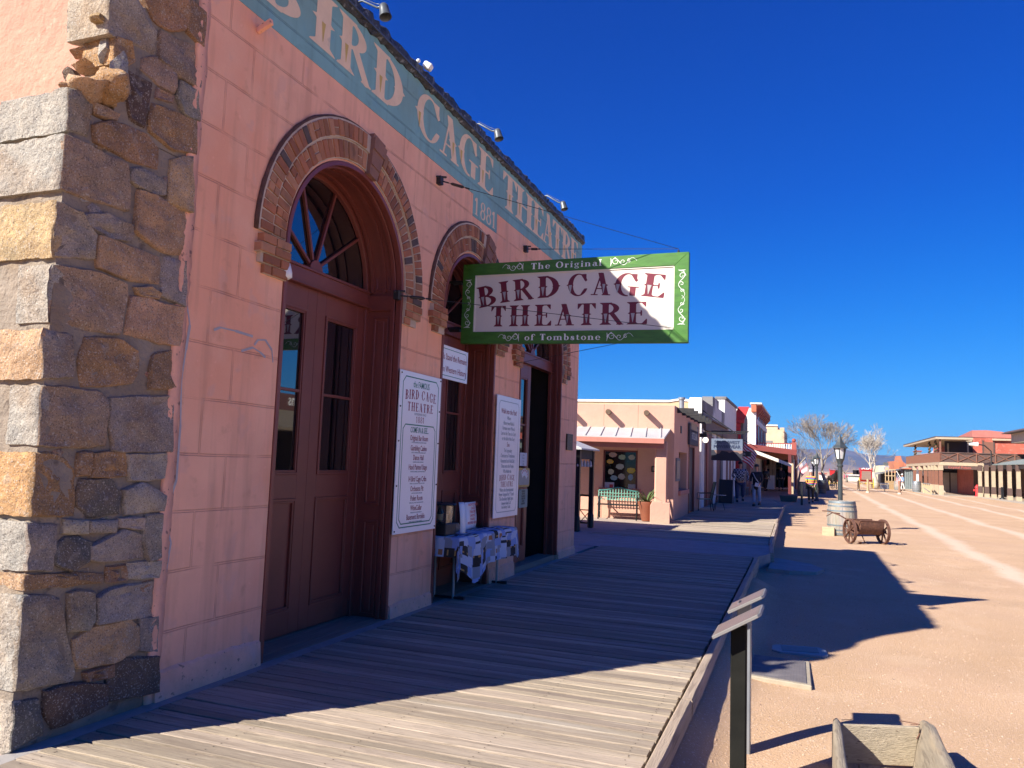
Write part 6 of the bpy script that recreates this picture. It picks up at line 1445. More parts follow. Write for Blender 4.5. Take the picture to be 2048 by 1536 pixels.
ys2 = 33.5; a = ony(1440, 906, ys2); b = ony(1488, 912, ys2); t = thing('hanging_shop_sign', (a.x, ys2, b.z), 'dark board lettered UNDERTAKER hanging just behind the dusk-coloured sign', 'sign')
m = MB(); m.box(a.x, ys2-.02, b.z-.02, b.x+.3, ys2+.02, a.z+.1); m.build('board', M['black'], t); m = MB(); m.text('UNDERTAKER', ((a.x+b.x)/2+.1, ys2-.025, b.z+.03), (1, 0, 0), ZV, .14, 1.0, .002); m.build('lettering', M['ink_grey'], t, recalc=False)
m = MB(); m.tube([(a.x+.1, ys2, a.z), (a.x+.1, ys2, a.z+.9)], .01, 5); m.tube([(b.x, ys2, a.z), (b.x, ys2, a.z+.9)], .01, 5); m.bar((FR, ys2, a.z+.9), (b.x+.2, ys2, a.z+.9), .05); m.build('bracket', M['black'], t)
# red false front
yr = yb(1472.5); FQ = ony(1485.5, 935, yr).x; T4 = thing('red_false_front', (FQ, yr, 0), 'narrow building with a bright red side board and grey plank front below its peak', 'shop'); zR = zf(1476, 814, yr)
m = MB(); m.prism([(yr, 0), (yr, zR), (yr+.6, zR), (yr+3.5, 4.6), (yr+3.5, 0)], lambda a, b, d: (FQ+.02-d, a, b), 0, .3); m.build('plank_front', M['greywood'], T4)
z5 = zat(1479, 839, FQ, yr)
m = MB(); m.prism([(FQ+.1, z5), (FQ-.55, z5), (FQ-.25, zR), (FQ+.35, zR)], lambda a, b, d: (a, yr-.25+d, b), 0, .24); m.box(FQ-.55, yr-.3, z5-.22, FQ+.08, yr-.01, z5-.01); m.box(FQ-.55, yr-.25, 1, FQ-.12, yr-.01, z5-.23); m.build('red_side_boards', M['red'], T4)
# tall white building
yw = 62.0; a = ony(1511.5, 816, yw); T5 = thing('white_building', (a.x, yw, 0), 'tall white building with a red bracketed cornice and narrow upper windows', 'building')
m = MB(); m.box(-9, yw, 0, a.x, yw+16, a.z); m.build('walls', M['whitewash'], T5)
b1 = ony(1503, 808, yw-.3); b2 = ony(1503, 824, yw-.3)
m = MB(); m.box(a.x-.32, yw-.3, b2.z, a.x+.08, yw+.1, b1.z); m.build('cornice_end', simple('orange_brick_paint', (.42, .12, .06)), T5, bevel=.03)
m = MB(); m.box(a.x-.4, yw-.35, b1.z, a.x+.45, yw+15.5, b1.z+.1); m.build('cornice_cap', M['whitewash'], T5)
for i in range(9):
    m = MB(); y_ = yw+.9+i*1.7; m.prism([(a.x, b2.z-.25), (a.x+.42, b2.z+.25), (a.x+.42, b1.z), (a.x, b1.z)], lambda p, q, d: (p, y_+d, q), 0, .5); m.build('cornice_bracket', M['redwood'], T5)
m = MB(); m.box(a.x, yw+.3, b2.z-.9, a.x+.1, yw+15.5, b2.z-.5); m.build('cornice_band', M['whitewash'], T5)
for i in range(3):
    m = MB(); m.box(a.x-.0, yw+2+i*4.6, 3.6, a.x+.06, yw+3.5+i*4.6, 6.1); wn_ = m.build('upper_window', M['glass'], T5); m = MB(); m.box(a.x+.0, yw+1.7+i*4.6, 3.4, a.x+.09, yw+2.0+i*4.6, 6.3); m.box(a.x, yw+3.5+i*4.6, 3.4, a.x+.09, yw+3.8+i*4.6, 6.3); m.build('window_trim', M['redwood'], wn_)
# tan brick block behind
yt = 100; a = ony(1568.5, 857, yt); b = ony(1530, 855, yt); T6 = thing('tan_brick_building', (a.x, yt, 0), 'tan brick building with a stepped parapet behind the white balcony', 'building')
m = MB(); m.box(b.x-6, yt, 0, a.x, yt+14, a.z-.15); m.box(b.x-6, yt, a.z-.16, b.x+(a.x-b.x)*.66, yt+14, b.z+.2); m.box(a.x-.5, yt-.02, a.z-.16, a.x, yt+1, a.z+.1); m.build('walls', mat('tan_brick', (.58, .43, .29), .9, .12, 1.5, .3, 8), T6)
m = MB(); m.box(b.x-6, yt-.15, b.z+.2, b.x+(a.x-b.x)*.66, yt+.3, b.z+.35); m.build('coping', M['whitewash'], T6)
a2 = ony(1530, 881, yt-.05); b2 = ony(1545, 889, yt-.05); m = MB(); m.box(a2.x, yt-.05, b2.z, b2.x, yt+.1, a2.z); m.build('louvre', M['greywood'], T6)
# porch with balustrade, brick pier, red posts, sloping red beam
yp = 55.0; T7 = thing('porch_building', (FR, yp, 0), 'shop porch with a white balustrade on top and dark red posts and beams', 'porch')
a = ony(1590, 912, yp); rx = a.x; zlo = ony(1590, 903, yp).z; zhi = zat(1490, 888, FR, yp)
def rz(u, v, x, y): return zat(u, v, x, y)
m = MB(); P4 = [(FR-1, yp, zhi), (rx, yp, zlo), (rx, yp+13, zlo), (FR-1, yp+13, zhi)]; m.add(P4+[(p[0], p[1], p[2]-.12) for p in P4], [(0, 1, 2, 3), (7, 6, 5, 4), (0, 4, 5, 1), (1, 5, 6, 2), (2, 6, 7, 3), (3, 7, 4, 0)]); m.build('porch_roof', M['redwood'], T7)
m = MB(); m.bar((FR-1, yp-.06, zhi-.05), (rx+.1, yp-.06, zlo-.08), .1, .36); m.build('sloping_beam', simple('beam_red', (.20, .035, .03)), T7)
for i, y_ in enumerate((yp-.3, yp+4.2, yp+8.5)):
    xx = ony(1579.5, 950, y_).x if i == 0 else rx-.25; m = MB(); m.box(xx-.1, y_-.1, 0, xx+.1, y_+.1, zlo-.2); m.build('post', M['dkred'] if i == 0 else M['whitewash'], T7, bevel=.01)
xx = ony(1585, 950, yp+.6).x; m = MB(); m.box(xx-.06, yp+.6, 0, xx+.06, yp+.7, zlo-.3); m.build('post', M['creamwall'], T7)
yq = yp+8; zr0 = ony(1550, 903, yq).z; zr1 = ony(1550, 887, yq).z; xa = ony(1508, 890, yq).x; xb = ony(1583, 890, yq).x
for i in range(17):
    m = MB(); x_ = xa+(xb-xa)*i/16; m.lathe([(.05, zr0-.1), (.07, zr0+.1), (.04, zr0+.25), (.075, (zr0+zr1)/2), (.04, zr1-.12), (.06, zr1-.04)], (x_, yq, 0), 8); m.build('baluster', M['whitewash'], T7, smooth=True)
m = MB(); m.box(xa, yq-.05, zr1-.04, xb, yq+.05, zr1+.04); m.build('top_rail', M['redwood'], T7); m = MB(); m.box(xb, yq-.15, zr0-.3, xb+.35, yq+.15, zr1+.12); m.ball((xb+.17, yq, zr1+.26), .16, 10); m.build('newel', M['redwood'], T7)
m = MB(); m.box(xb+.1, yq+.2, zr1-.04, xb+.2, yq+8, zr1+.04); m.box(xb+.1, yq+.2, zr0-.2, xb+.2, yq+8, zr0-.1)
for i in range(14): m.box(xb+.1, yq+.5+i*.55, zr0-.2, xb+.2, yq+.6+i*.55, zr1)
m.build('side_balustrade', M['redwood'], T7)
m = MB(); m.box(FR-2, yq-.3, zr0-.55, xb+.3, yq+8, zr0-.12); m.build('balcony_deck', simple('orange_fascia', (.5, .20, .11)), T7)
# white sloping awning bar and brick pier
m = MB(); p0 = ony(1503, 901, yp-1.5); p1 = ony(1583, 931, yp-1.5); m.bar(p0, p1, .1, .2); m.build('white_awning_edge', M['board_cream'], T7)
yk = 50.0; a = ony(1487.5, 912, yk); b = ony(1501, 912, yk); m = MB(); m.box(a.x, yk, 0, b.x, yk+.5, a.z); bp_ = m.build('brick_pier', mat('salmon_brick', (.46, .19, .13), .9, .15, 9, .3, stretch=(1, 1, 3)), T7)
# dim interior backdrop of the far arcade: real back walls
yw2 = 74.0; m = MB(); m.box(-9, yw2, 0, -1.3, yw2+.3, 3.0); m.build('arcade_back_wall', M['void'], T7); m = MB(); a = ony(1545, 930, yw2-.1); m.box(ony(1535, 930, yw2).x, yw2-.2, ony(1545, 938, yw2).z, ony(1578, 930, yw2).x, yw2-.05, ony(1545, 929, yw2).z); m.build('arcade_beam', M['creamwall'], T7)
for u, mt in ((1542, M['creamwall']), (1549, M['creamwall']), (1530, M['maroon'])):
    p = ony(u, 950, yw2-3); m = MB(); m.box(p.x-.12, yw2-3, 0, p.x+.12, yw2-2.76, 3); m.build('arcade_post', mt, T7)
m = MB(); p = ony(1541, 975, 66); m.box(p.x-.28, 66, 0, p.x+.28, 66.5, 1.1); m.build('white_post_base', M['whitewash'], T7)
m = MB(); m.box(-9, yq+8, 2.6, -1.2, yq+30, 2.8); m.build('arcade_roof', M['redwood'], T7)
m = MB(); m.box(-9, 47, 0, FR-.2, 73, 3.2); m.build('shop_body', simple('ochre_wall', (.22, .13, .07)), T7)
# shaded brick stub of the corner
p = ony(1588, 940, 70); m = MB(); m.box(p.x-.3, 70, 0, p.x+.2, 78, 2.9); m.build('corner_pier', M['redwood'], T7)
# sandwich board, bench
p = onz(1452, 1006); t = thing('sandwich_board', tuple(p), 'dark sandwich board standing on the boardwalk behind the man in plaid', 'sign'); m = MB()
for s_ in (-1, 1): m.bar(p+Vector((0, s_*.28, 0)), p+Vector((0, s_*.02, 1.05)), .6, .03, up=(0, 1, 0))
m.build('boards', M['black'], t); m = MB(); m.bar(p+Vector((-.31, -.3, 0)), p+Vector((-.31, -.04, 1.08)), .03); m.bar(p+Vector((.31, -.3, 0)), p+Vector((.31, -.04, 1.08)), .03); m.build('edges', M['greywood'], t)
p = onz(1487, 990); t = thing('wooden_bench', tuple(p), 'dark wooden bench by the brick pier between the two standing people', 'bench'); m = MB(); m.box(p.x-.25, p.y-.8, .42, p.x+.25, p.y+.8, .48); m.build('seat', M['greywood'], t); m = MB(); m.box(p.x-.3, p.y-.8, .5, p.x-.25, p.y+.8, .9); m.build('backrest', M['greywood'], t)
for sx in (-.2, .2):
    for sy in (-.7, .7): m = MB(); m.box(p.x+sx-.03, p.y+sy-.03, 0, p.x+sx+.03, p.y+sy+.03, .42); m.build('leg', M['greywood'], t)
# planter box, post and barrels along the kerb
p = onz(1577, 1003, G); t = thing('planter_box', tuple(p), 'low green metal planter box on the dirt at the kerb below the red post', 'planter'); m = MB(); m.prism([(-.42, 0), (.42, 0), (.5, .32), (-.5, .32)], lambda a, b, d: (p.x+a, p.y+d, G+b), 0, .5); m.build('box', simple('green_tin', (.05, .09, .075)), t)
p = onz(1603.5, 1010, G); t = thing('bollard', tuple(p), 'plain black square post in the dirt left of the woman in the rainbow jumper', 'post'); m = MB(); zz = zat(1603.5, 967, p.x, p.y); m.box(p.x-.055, p.y-.055, G-.05, p.x+.055, p.y+.055, zz); m.build('post', M['black'], t); m = MB(); m.box(p.x-.06, p.y-.06, zz, p.x+.06, p.y+.06, zz+.02); m.build('cap', M['black'], t)
bar2 = barrel((ony(1607, 960, 60).x, 60, G), 1.0, .42, 'pale wooden barrel behind the black post, left of the walking woman', bwood, bhoop); 
b3 = ony(1641, 970, 68); barrel((b3.x, 68, G), 1.1, .45, 'dark barrel just right of the lantern post beyond the walking woman', simple('dark_barrel', (.07, .065, .06), vcol=True), bhoop)
# building across the street that the door glass reflects (outside the frame, to the right)
XT = thing('false_front_store', (15, 33, 0), 'cream false front store with a shingle porch roof across the street', 'store')
m = MB(); m.box(15, 22, G, 24, 46, 4.0); m.build('walls', M['board_cream'], XT)
m = MB(); m.prism([(24, 3.6), (24, 4.4), (27, 5.0), (30, 4.4), (36, 4.4), (38, 5.2), (40, 4.4), (44, 4.4), (44, 3.6)], lambda a, b, d: (14.9+d, a, b), 0, .2); m.build('gable_sign', simple('brown_signboard', (.12, .05, .04)), XT)
m = MB(); m.text('Lady Luck Creations', (14.88, 34, 3.85), (0, -1, 0), ZV, .8, .8, .01); m.build('lettering', M['board_white'], XT, recalc=False)
m = MB(); m.prism([(11.5, 2.5), (15, 3.5), (15, 3.62), (11.5, 2.62)], lambda a, b, d: (a, 22+d, b), 0, 24); m.build('porch_roof', simple('shingles', (.16, .13, .09), .9, .3, 8, .8, bscale=9), XT)
for i in range(9): m = MB(); m.box(11.6, 22.2+i*2.9, G, 11.8, 22.4+i*2.9, 2.5); m.build('porch_post', M['creamwall'], XT)
m = MB(); m.box(14.95, 22.5, G, 14.99, 45.5, 2.6); m.build('dark_shopfront', M['void'], XT)
# ---------------------------------------------------------------- people
def skin(name, chains, mt, parent, sub=1, root=None):
    """chains: lists of (point, radius or (rx, ry)); shared points join"""
    vs, es, rad, ix = [], [], [], {}
    off = Vector((0, 0, 0)); q = parent
    while q is not None: off += Vector(q.location); q = q.parent
    for ch in chains:
        prev = None
        for p, r_ in ch:
            k = tuple(round(c, 4) for c in p)
            if k not in ix: ix[k] = len(vs); vs.append(Vector(p)-off); rad.append(r_ if hasattr(r_, '__len__') else (r_, r_))
            if prev is not None and prev != ix[k]: es.append((prev, ix[k]))
            prev = ix[k]
    me = bpy.data.meshes.new(name); me.from_pydata(vs, es, []); o = bpy.data.objects.new(name, me); scene.collection.objects.link(o)
    sk = o.modifiers.new('skin', 'SKIN'); sk.use_smooth_shade = True
    if not me.skin_vertices: pass
    for i, r_ in enumerate(rad): me.skin_vertices[0].data[i].radius = r_; me.skin_vertices[0].data[i].use_root = (i == 0)
    if sub: sb = o.modifiers.new('sub', 'SUBSURF'); sb.levels = sub; sb.render_levels = sub
    me.materials.append(mt); o.parent = parent
    # the skin modifier output takes material slot 0
    return o
SKN = simple('skin', (.50, .27, .19), .6, .05)
def person(loc, h, face, label, jacket, trousers, shoes, hair, stride=.0, arms=((.0, 0), (.0, 0)), bulk=1.0, hat=None, cat='person', extra=None, jl=.0, group=None, tint=None):
    """face: heading angle (0 = looks toward -y). arms: (elbow bend, forward swing) right / left"""
    t = thing('person', loc, label, cat, group); k = h/1.75; L0 = Vector(loc); ca, sa = math.cos(face), math.sin(face)
    def W(x, y, z): return L0+Vector(((x*ca-y*sa)*k, (x*sa+y*ca)*k, z*k))
    b = bulk
    hipz, shz, nk = .92, 1.43, 1.50
    def leg(s_, st):
        kn = (s_*.10*b, -st*.35+(.05 if st < 0 else -.03), .50); an = (s_*.10*b, -st*.62+(.10 if st < 0 else 0), .08+(.05 if st < 0 else 0)); return kn, an
    legs = [leg(-1, stride), leg(1, -stride)]
    def arm(s_, bend, sw):
        sh = (s_*.185*b, 0, shz-.02); elb = (s_*(.235*b+.02), -.05-sw*.3+.04, 1.14); 
        wr = (s_*(.24*b-bend*.13), -.08-sw*.45-bend*.24, .90+bend*.22); return sh, elb, wr
    A_ = [arm(-1, *arms[0]), arm(1, *arms[1])]
    ch = [[(W(0, 0, hipz), (.10*k*b, .08*k*b)), (W(0, 0, 1.1), (.10*k*b, .075*k*b)), (W(0, 0, 1.32), (.13*k, .085*k)), (W(0, .01, nk-.02), .06*k), (W(0, -.01, 1.56), .052*k), (W(0, -.02, 1.64), (.075*k, .085*k)), (W(0, -.01, 1.72), (.062*k, .075*k))]]
    for (kn, an), s_ in zip(legs, (-1, 1)): ch.append([(W(0, 0, hipz), (.10*k*b, .08*k*b)), (W(s_*.09*b, 0, .86), .07*k), (W(*kn), .056*k), (W(*an), .038*k)])
    for sh, elb, wr in A_: ch.append([(W(0, 0, 1.32), (.13*k, .085*k)), (W(*sh), .055*k), (W(*elb), .042*k), (W(*wr), .028*k)])
    skin('body', ch, SKN, t, 1)
    # face: nose, eyes, ears
    m = MB(); m.ball(W(0, -.105, 1.635), .014*k, 6); m.ball(W(-.078, -.01, 1.64), .018*k, 6, .5); m.ball(W(.078, -.01, 1.64), .018*k, 6, .5); m.build('nose_and_ears', SKN, t, smooth=True)
    m = MB(); m.ball(W(-.03, -.093, 1.655), .008*k, 6); m.ball(W(.03, -.093, 1.655), .008*k, 6); m.bar(W(-.02, -.1, 1.598), W(.02, -.1, 1.598), .005*k); m.build('eyes_and_mouth', simple('dark_features', (.05, .02, .02)), t)
    # hands with fingers
    for (sh, elb, wr), s_ in zip(A_, (-1, 1)):
        d = (W(*wr)-W(*elb)).normalized(); o = W(*wr); sd_ = W(0, -1, 0)-W(0, 0, 0); sd_ = (sd_-d*sd_.dot(d)).normalized(); inn = d.cross(sd_)
        hc = [[(o-d*.01, .022*k), (o+d*.045*k, (.036*k, .02*k)), (o+d*.08*k, (.036*k, .018*k))]]
        for i, ln in enumerate((.075, .085, .08, .06)):
            bs = o+d*.085*k+sd_*((1.5-i)*.019*k); c1 = bs+d*ln*.5*k; c2 = c1+(d*.8-inn*s_*.5).normalized()*ln*.5*k; hc.append([(o+d*.08*k, (.036*k, .018*k)), (bs, .0095*k), (c1, .009*k), (c2, .0075*k)])
        hc.append([(o+d*.03*k, .02*k), (o+d*.05*k+sd_*.04*k, .011*k), (o+d*.085*k+sd_*.055*k, .009*k)]); hc[-1][0] = hc[0][1]
        skin('hand', hc, SKN, t, 1)
    # trousers
    tc = []
    for (kn, an), s_ in zip(legs, (-1, 1)): tc.append([(W(0, 0, hipz+.08), (.15*k*b, .125*k*b)), (W(s_*.095*b, 0, .82), .10*k*b), (W(*kn), .074*k*b), (W(an[0], an[1], an[2]+.06), .066*k)])
    skin('trousers', tc, trousers, t, 1)
    # jacket / coat
    jc = [[(W(0, 0, .88-jl), (.175*k*b, .15*k*b)), (W(0, 0, 1.14), (.165*k*b, .135*k*b)), (W(0, .0, 1.34), (.18*k*(.5+b*.5), .125*k*b)), (W(0, .01, 1.47), (.085*k, .08*k))]]
    for (sh, elb, wr), s_ in zip(A_, (-1, 1)): wq = tuple(elb[i]+(wr[i]-elb[i])*.9 for i in range(3)); jc.append([(W(0, .0, 1.34), (.18*k*(.5+b*.5), .125*k*b)), (W(*sh), .075*k), (W(*elb), .06*k), (W(*wq), .045*k)])
    skin('jacket', jc, jacket, t, 1)
    for (kn, an), s_ in zip(legs, (-1, 1)):
        m = MB(); q = W(an[0], an[1], an[2]); m.add([], []); p0 = W(an[0]-.045, an[1]+.06, an[2]-.08); hh = .09*k
        P = [(-.045, .07), (.045, .07), (.05, -.1), (.03, -.19), (-.03, -.19), (-.05, -.1)]
        m.prism(P, lambda a, c_, d: W(an[0]+a*(1-.1*(d > 0)), an[1]+c_*(1-.25*(d > .5)), an[2]-.08+d*.09), 0, 1); m.build('shoe', shoes, t, smooth=False, bevel=.01)
    if hair: 
        skin('hair', [[(W(0, .025, 1.70), (.085*k, .085*k)), (W(0, .05, 1.62), (.085*k, .06*k)), (W(0, .07, 1.50), (.07*k, .04*k)), (W(0, .06, 1.44), (.05*k, .03*k))]], hair, t, 1)
    if hat:
        m = MB(); c_ = W(0, -.01, 1.0); c_.z = L0.z+1.715*k; kind, hm = hat
        if kind == 'cowboy': m.lathe([(.19*k, -.005), (.185*k, .01), (.1*k, .0), (.095*k, .09*k), (.06*k, .13*k), (.02*k, .125*k)], c_, 16, 'z', .85)
        elif kind == 'cap': m.lathe([(.1*k, -.03*k), (.1*k, .03*k), (.07*k, .075*k), (.02*k, .09*k)], c_, 14); m.prism([(-.07, -.07), (.07, -.07), (.05, -.17), (-.05, -.17)], lambda a, q, d: W(a, q, 1.70+d), 0, .01)
        else: m.lathe([(.1*k, -.02*k), (.105*k, .03*k), (.08*k, .09*k), (.02*k, .11*k)], c_, 14)
        m.build('hat', hm, t, smooth=True, angle=60)
    return t, W
def checks(name, c1, c2, s_=.085):
    m = mat(name, c1, .8, .1, 6, 0, world=False); n = m.node_tree.nodes; L = m.node_tree.links
    tc = n.new('ShaderNodeTexCoord'); k = n.new('ShaderNodeTexChecker'); k.inputs['Scale'].default_value = 1/s_; L.new(tc.outputs['Object'], k.inputs['Vector']); k.inputs['Color1'].default_value = _rgb(c1); k.inputs['Color2'].default_value = _rgb(c2); L.new(k.outputs[0], n['Principled BSDF'].inputs['Base Color']); return m
def zstripes(name, cols, s_=.36):
    m = mat(name, cols[0], .8, .1, 6, 0, world=False); n = m.node_tree.nodes; L = m.node_tree.links; tc = n.new('ShaderNodeTexCoord'); sp_ = n.new('ShaderNodeSeparateXYZ'); L.new(tc.outputs['Object'], sp_.inputs[0])
    fr = node_math(n, L, 'FRACT', node_math(n, L, 'DIVIDE', sp_.outputs['Z'], s_)); cr = n.new('ShaderNodeValToRGB'); cr.color_ramp.interpolation = 'CONSTANT'; e = cr.color_ramp.elements
    for i, c in enumerate(cols):
        q = e[i] if i < 2 else e.new(i/len(cols)); q.position = i/len(cols); q.color = _rgb(c)
    L.new(fr, cr.inputs[0]); L.new(cr.outputs[0], n['Principled BSDF'].inputs['Base Color']); return m
denim = simple('dark_denim', (.035, .055, .13), .8, .2, 6); ldenim = simple('light_denim', (.22, .32, .50), .8, .2, 6); navy = simple('navy_cloth', (.012, .013, .022), .8); dsh = simple('dark_shoe', (.02, .018, .016), .5); dhair = simple('dark_hair', (.03, .02, .015), .6); olive = simple('olive_cloth', (.10, .12, .06), .8, .15, 6); char = simple('charcoal_cloth', (.03, .032, .03), .8)
pm_ = onz(1480, 1004); t, W = person(tuple(pm_), 1.86, R(12), 'big man in a checked navy shirt and jeans standing by the hanging shop signs', checks('navy_white_check', (.015, .02, .05), (.35, .37, .42), .07), denim, dsh, None, .06, ((.75, .1), (.1, 0)), 1.35, ('cap', navy))
m = MB(); m.bar(W(-.34, -.22, .92), W(-.2, -.24, 1.18), .2, .03); m.build('folded_papers', M['white_sign'], t)
pw_ = onz(1513, 1012.5); t, W = person(tuple(pw_), 1.74, R(-12), 'woman in a long dark coat, black cap and pale jeans with a white bag strap', navy, ldenim, dsh, dhair, .04, ((.6, .1), (.35, .1)), 1.0, ('cap', M['black']), jl=.22)
m = MB(); m.tube([W(-.12, -.16, 1.42), W(.0, -.19, 1.2), W(.16, -.20, 1.0)], .018, 6); m.build('bag_strap', simple('pale_strap', (.45, .47, .5)), t, smooth=True); m = MB(); m.prism([(-.02, .86), (.17, .82), (.2, .97), (.02, 1.02)], lambda a, b, d: W(a, -.22-d, b), 0, .05); m.build('white_bag', M['white_sign'], t, bevel=.01)
pl_ = onz(1622, 1007, G); t, W = person(tuple(pl_), 1.80, R(4), 'woman in a rainbow striped jumper, olive coat and dark leggings walking in the sun', zstripes('rainbow_knit', [(.45, .05, .12), (.65, .35, .03), (.10, .35, .10), (.04, .12, .42), (.5, .04, .08), (.7, .5, .04)], .30), char, dsh, simple('auburn_hair', (.16, .06, .03)), .28, ((.7, .3), (.45, -.2)), 1.05, ('beanie', simple('pale_knit', (.45, .45, .46))))
skin('open_coat', [[(W(-.16, .06, 1.42), .05), (W(-.20, .03, 1.1), .055), (W(-.22, .05, .75), .05)], [(W(.16, .06, 1.42), .05), (W(.22, .0, 1.1), .06), (W(.25, .02, .72), .06)], [(W(-.16, .06, 1.42), .05), (W(0, .10, 1.40), .06), (W(.16, .06, 1.42), .05)], [(W(0, .10, 1.40), .06), (W(0, .13, 1.1), .1), (W(0, .14, .75), .12)]], olive, t, 1)
pd = ony(1561.5, 974, 63); person((pd.x, 63, 0), 1.8, R(0), 'dark silhouetted person standing deep in the shade of the arcade', navy, navy, dsh, dhair, .05, ((.1, 0), (.1, 0)), 1.1, ('cowboy', M['black']))
pd = ony(1532, 974, 60); person((pd.x, 60, 0), 1.75, R(40), 'person in black beside the white post base in the shaded arcade', M['black'], navy, dsh, dhair, .05, ((.5, .2), (.1, 0)), 1.0, ('cowboy', simple('tan_hat', (.35, .25, .14))))
pf_ = onz(1805, 982, G); person((pf_.x, pf_.y, G), 1.78, R(-60), 'far pedestrian in a blue top and white trousers by the leaning flag pole', simple('sky_blue_cloth', (.15, .25, .42)), simple('white_cloth', (.65, .65, .63)), dsh, dhair, .1, ((.2, .1), (.2, 0)), 1.0, ('cap', M['white_plastic']))
# ---------------------------------------------------------------- flags
def flag(t, o, du, dv, W_, H_, nu=26, nv=13, cant=True):
    """o = hoist top corner, du along the fly, dv down the hoist"""
    fr = mat('flag_cloth', (.8, .8, .8), .8, .02, 3, 0, vcol=True, col2=(.85, .85, .85)) if 'flagm' not in M else M['flagm']; M['flagm'] = fr
    m = MB(); vs = []; nn = Vector(du).cross(Vector(dv)).normalized(); du, dv = Vector(du).normalized(), Vector(dv).normalized()
    for i in range(nu+1):
        for j in range(nv+1):
            a, b = i/nu, j/nv; vs.append(Vector(o)+du*W_*a+dv*H_*b+nn*(.05*math.sin(a*11+b*2)*(.3+a))+dv*.03*math.sin(a*7))
    m.v = vs
    for i in range(nu):
        for j in range(nv):
            red = j % 2 == 0; col = (.62, .03, .06) if red else (.85, .82, .80)
            if cant and i < nu*.4 and j < 7: col = (.02, .03, .12) if not (i % 2 and j % 2) else (.7, .7, .7)
            m.f.append([i*(nv+1)+j, (i+1)*(nv+1)+j, (i+1)*(nv+1)+j+1, i*(nv+1)+j+1]); m.m.append(0); m.c.append(col)
    return m.build('cloth', fr, t, smooth=True, recalc=False)
yfl = 46.0; a = ony(1489, 884, yfl); t = thing('flag', tuple(a), 'red and white striped flag drooping at the brick pier under the porch beam', 'flag'); e = ony(1513, 905, yfl)
flag(t, tuple(a), tuple(e-a), (-.25, 0, -1), (e-a).length*1.05, .95, cant=False); m = MB(); m.tube([(-3.9, yfl, a.z+.1), a+Vector((0, 0, .1)), e+Vector((.05, 0, .25))], .02, 6); m.build('pole', M['iron'], t)
yf2 = 53.0; b0 = ony(1590, 938, yf2); b1 = ony(1611, 915, yf2); t = thing('flag', tuple(b0), 'stars and stripes hanging from a slanted pole, left of the woman in the rainbow jumper', 'flag'); m = MB(); m.tube([b0, b1], .022, 6); m.build('pole', simple('pale_pole', (.5, .42, .28)), t)
flag(t, tuple(b1), tuple((ony(1616, 940, yf2)-b1)), tuple(b0-b1), (ony(1616, 940, yf2)-b1).length, (b1-b0).length*.62)
# ---------------------------------------------------------------- trees (bare winter crowns)
def bare_tree(loc, h, spread, seed, label, barkm, levels=6, trunk_r=.2, fork=.28, lean=0):
    t = thing('bare_tree', loc, label, 'tree', 'bare winter trees along the street'); rr = random.Random(seed); tr = MB(); cr = MB(); cnt = [0]
    def grow(p, d, L_, r_, lv):
        n_ = 3; pts = [p]; rad = [r_]; q = p; dd = d
        for i in range(n_):
            dd = (dd+Vector((rr.gauss(0, .11), rr.gauss(0, .11), rr.gauss(.03, .06)))).normalized(); q = q+dd*L_/n_; pts.append(q); rad.append(max(.009, r_*(1-.45*(i+1)/n_)))
        (tr if lv < 2 else cr).tube(pts, rad, 7 if lv < 2 else 4 if lv < 4 else 3, cap=lv < 2)
        if lv >= levels: return
        nb = 4 if lv == 0 else 3 if lv < 3 else rr.choice((2, 3, 3))
        for i in range(nb):
            a = rr.random()*6.283; el_ = rr.uniform(.3, .62)*(spread if lv < 3 else 1); s_ = dd.orthogonal().normalized(); u_ = dd.cross(s_); nd = (dd+(s_*math.cos(a)+u_*math.sin(a))*el_+Vector((0, 0, .12))).normalized()
            st = pts[-1] if i == 0 or lv == 0 else pts[rr.choice((-1, -2))]
            grow(st, nd, L_*rr.uniform(.68, .86), max(.009, rad[-1]*rr.uniform(.55, .78)), lv+1)
    grow(Vector(loc), Vector((lean, 0, 1)).normalized(), h*fork, trunk_r, 0)
    # fit the crown to the wanted height
    top = max(v.z for v in cr.v)-loc[2]; k = h/top
    for mb in (tr, cr):
        for v in mb.v: v.z = loc[2]+(v.z-loc[2])*k; v.x = loc[0]+(v.x-loc[0])*k; v.y = loc[1]+(v.y-loc[1])*k
    tr.build('trunk', barkm, t, smooth=True, recalc=False); cr.build('crown', barkm, t, recalc=False)
    return t
barkd = simple('grey_brown_bark', (.27, .24, .205), .9, .2, 5); barkl = simple('pale_bark', (.44, .40, .34), .9, .15, 4)
p = onz(1655, 981, G); bare_tree((p.x, p.y, G), 7.6, 1.25, 5, 'bare grey branched tree behind the nearest lantern post', barkd, 7, .2, .22)
p = onz(1753, 976, G); bare_tree((p.x, p.y, G), 8.0, 1.0, 12, 'pale barked bare tree with a dense round crown in the middle of the street view', barkl, 7, .34, .2)
bare_tree((-1.2, 112, G), 6.5, 1.0, 23, 'thin brown bare tree behind the far flag and second lantern', barkd, 5, .15, .25)
bare_tree((.8, 125, G), 5.5, 1.0, 29, 'low bare tree far behind the horses', barkd, 5, .14, .25)
bare_tree((6.5, 150, G), 5.0, 1.2, 33, 'distant brown bare tree beside the red stagecoach', barkd, 5, .14, .2)
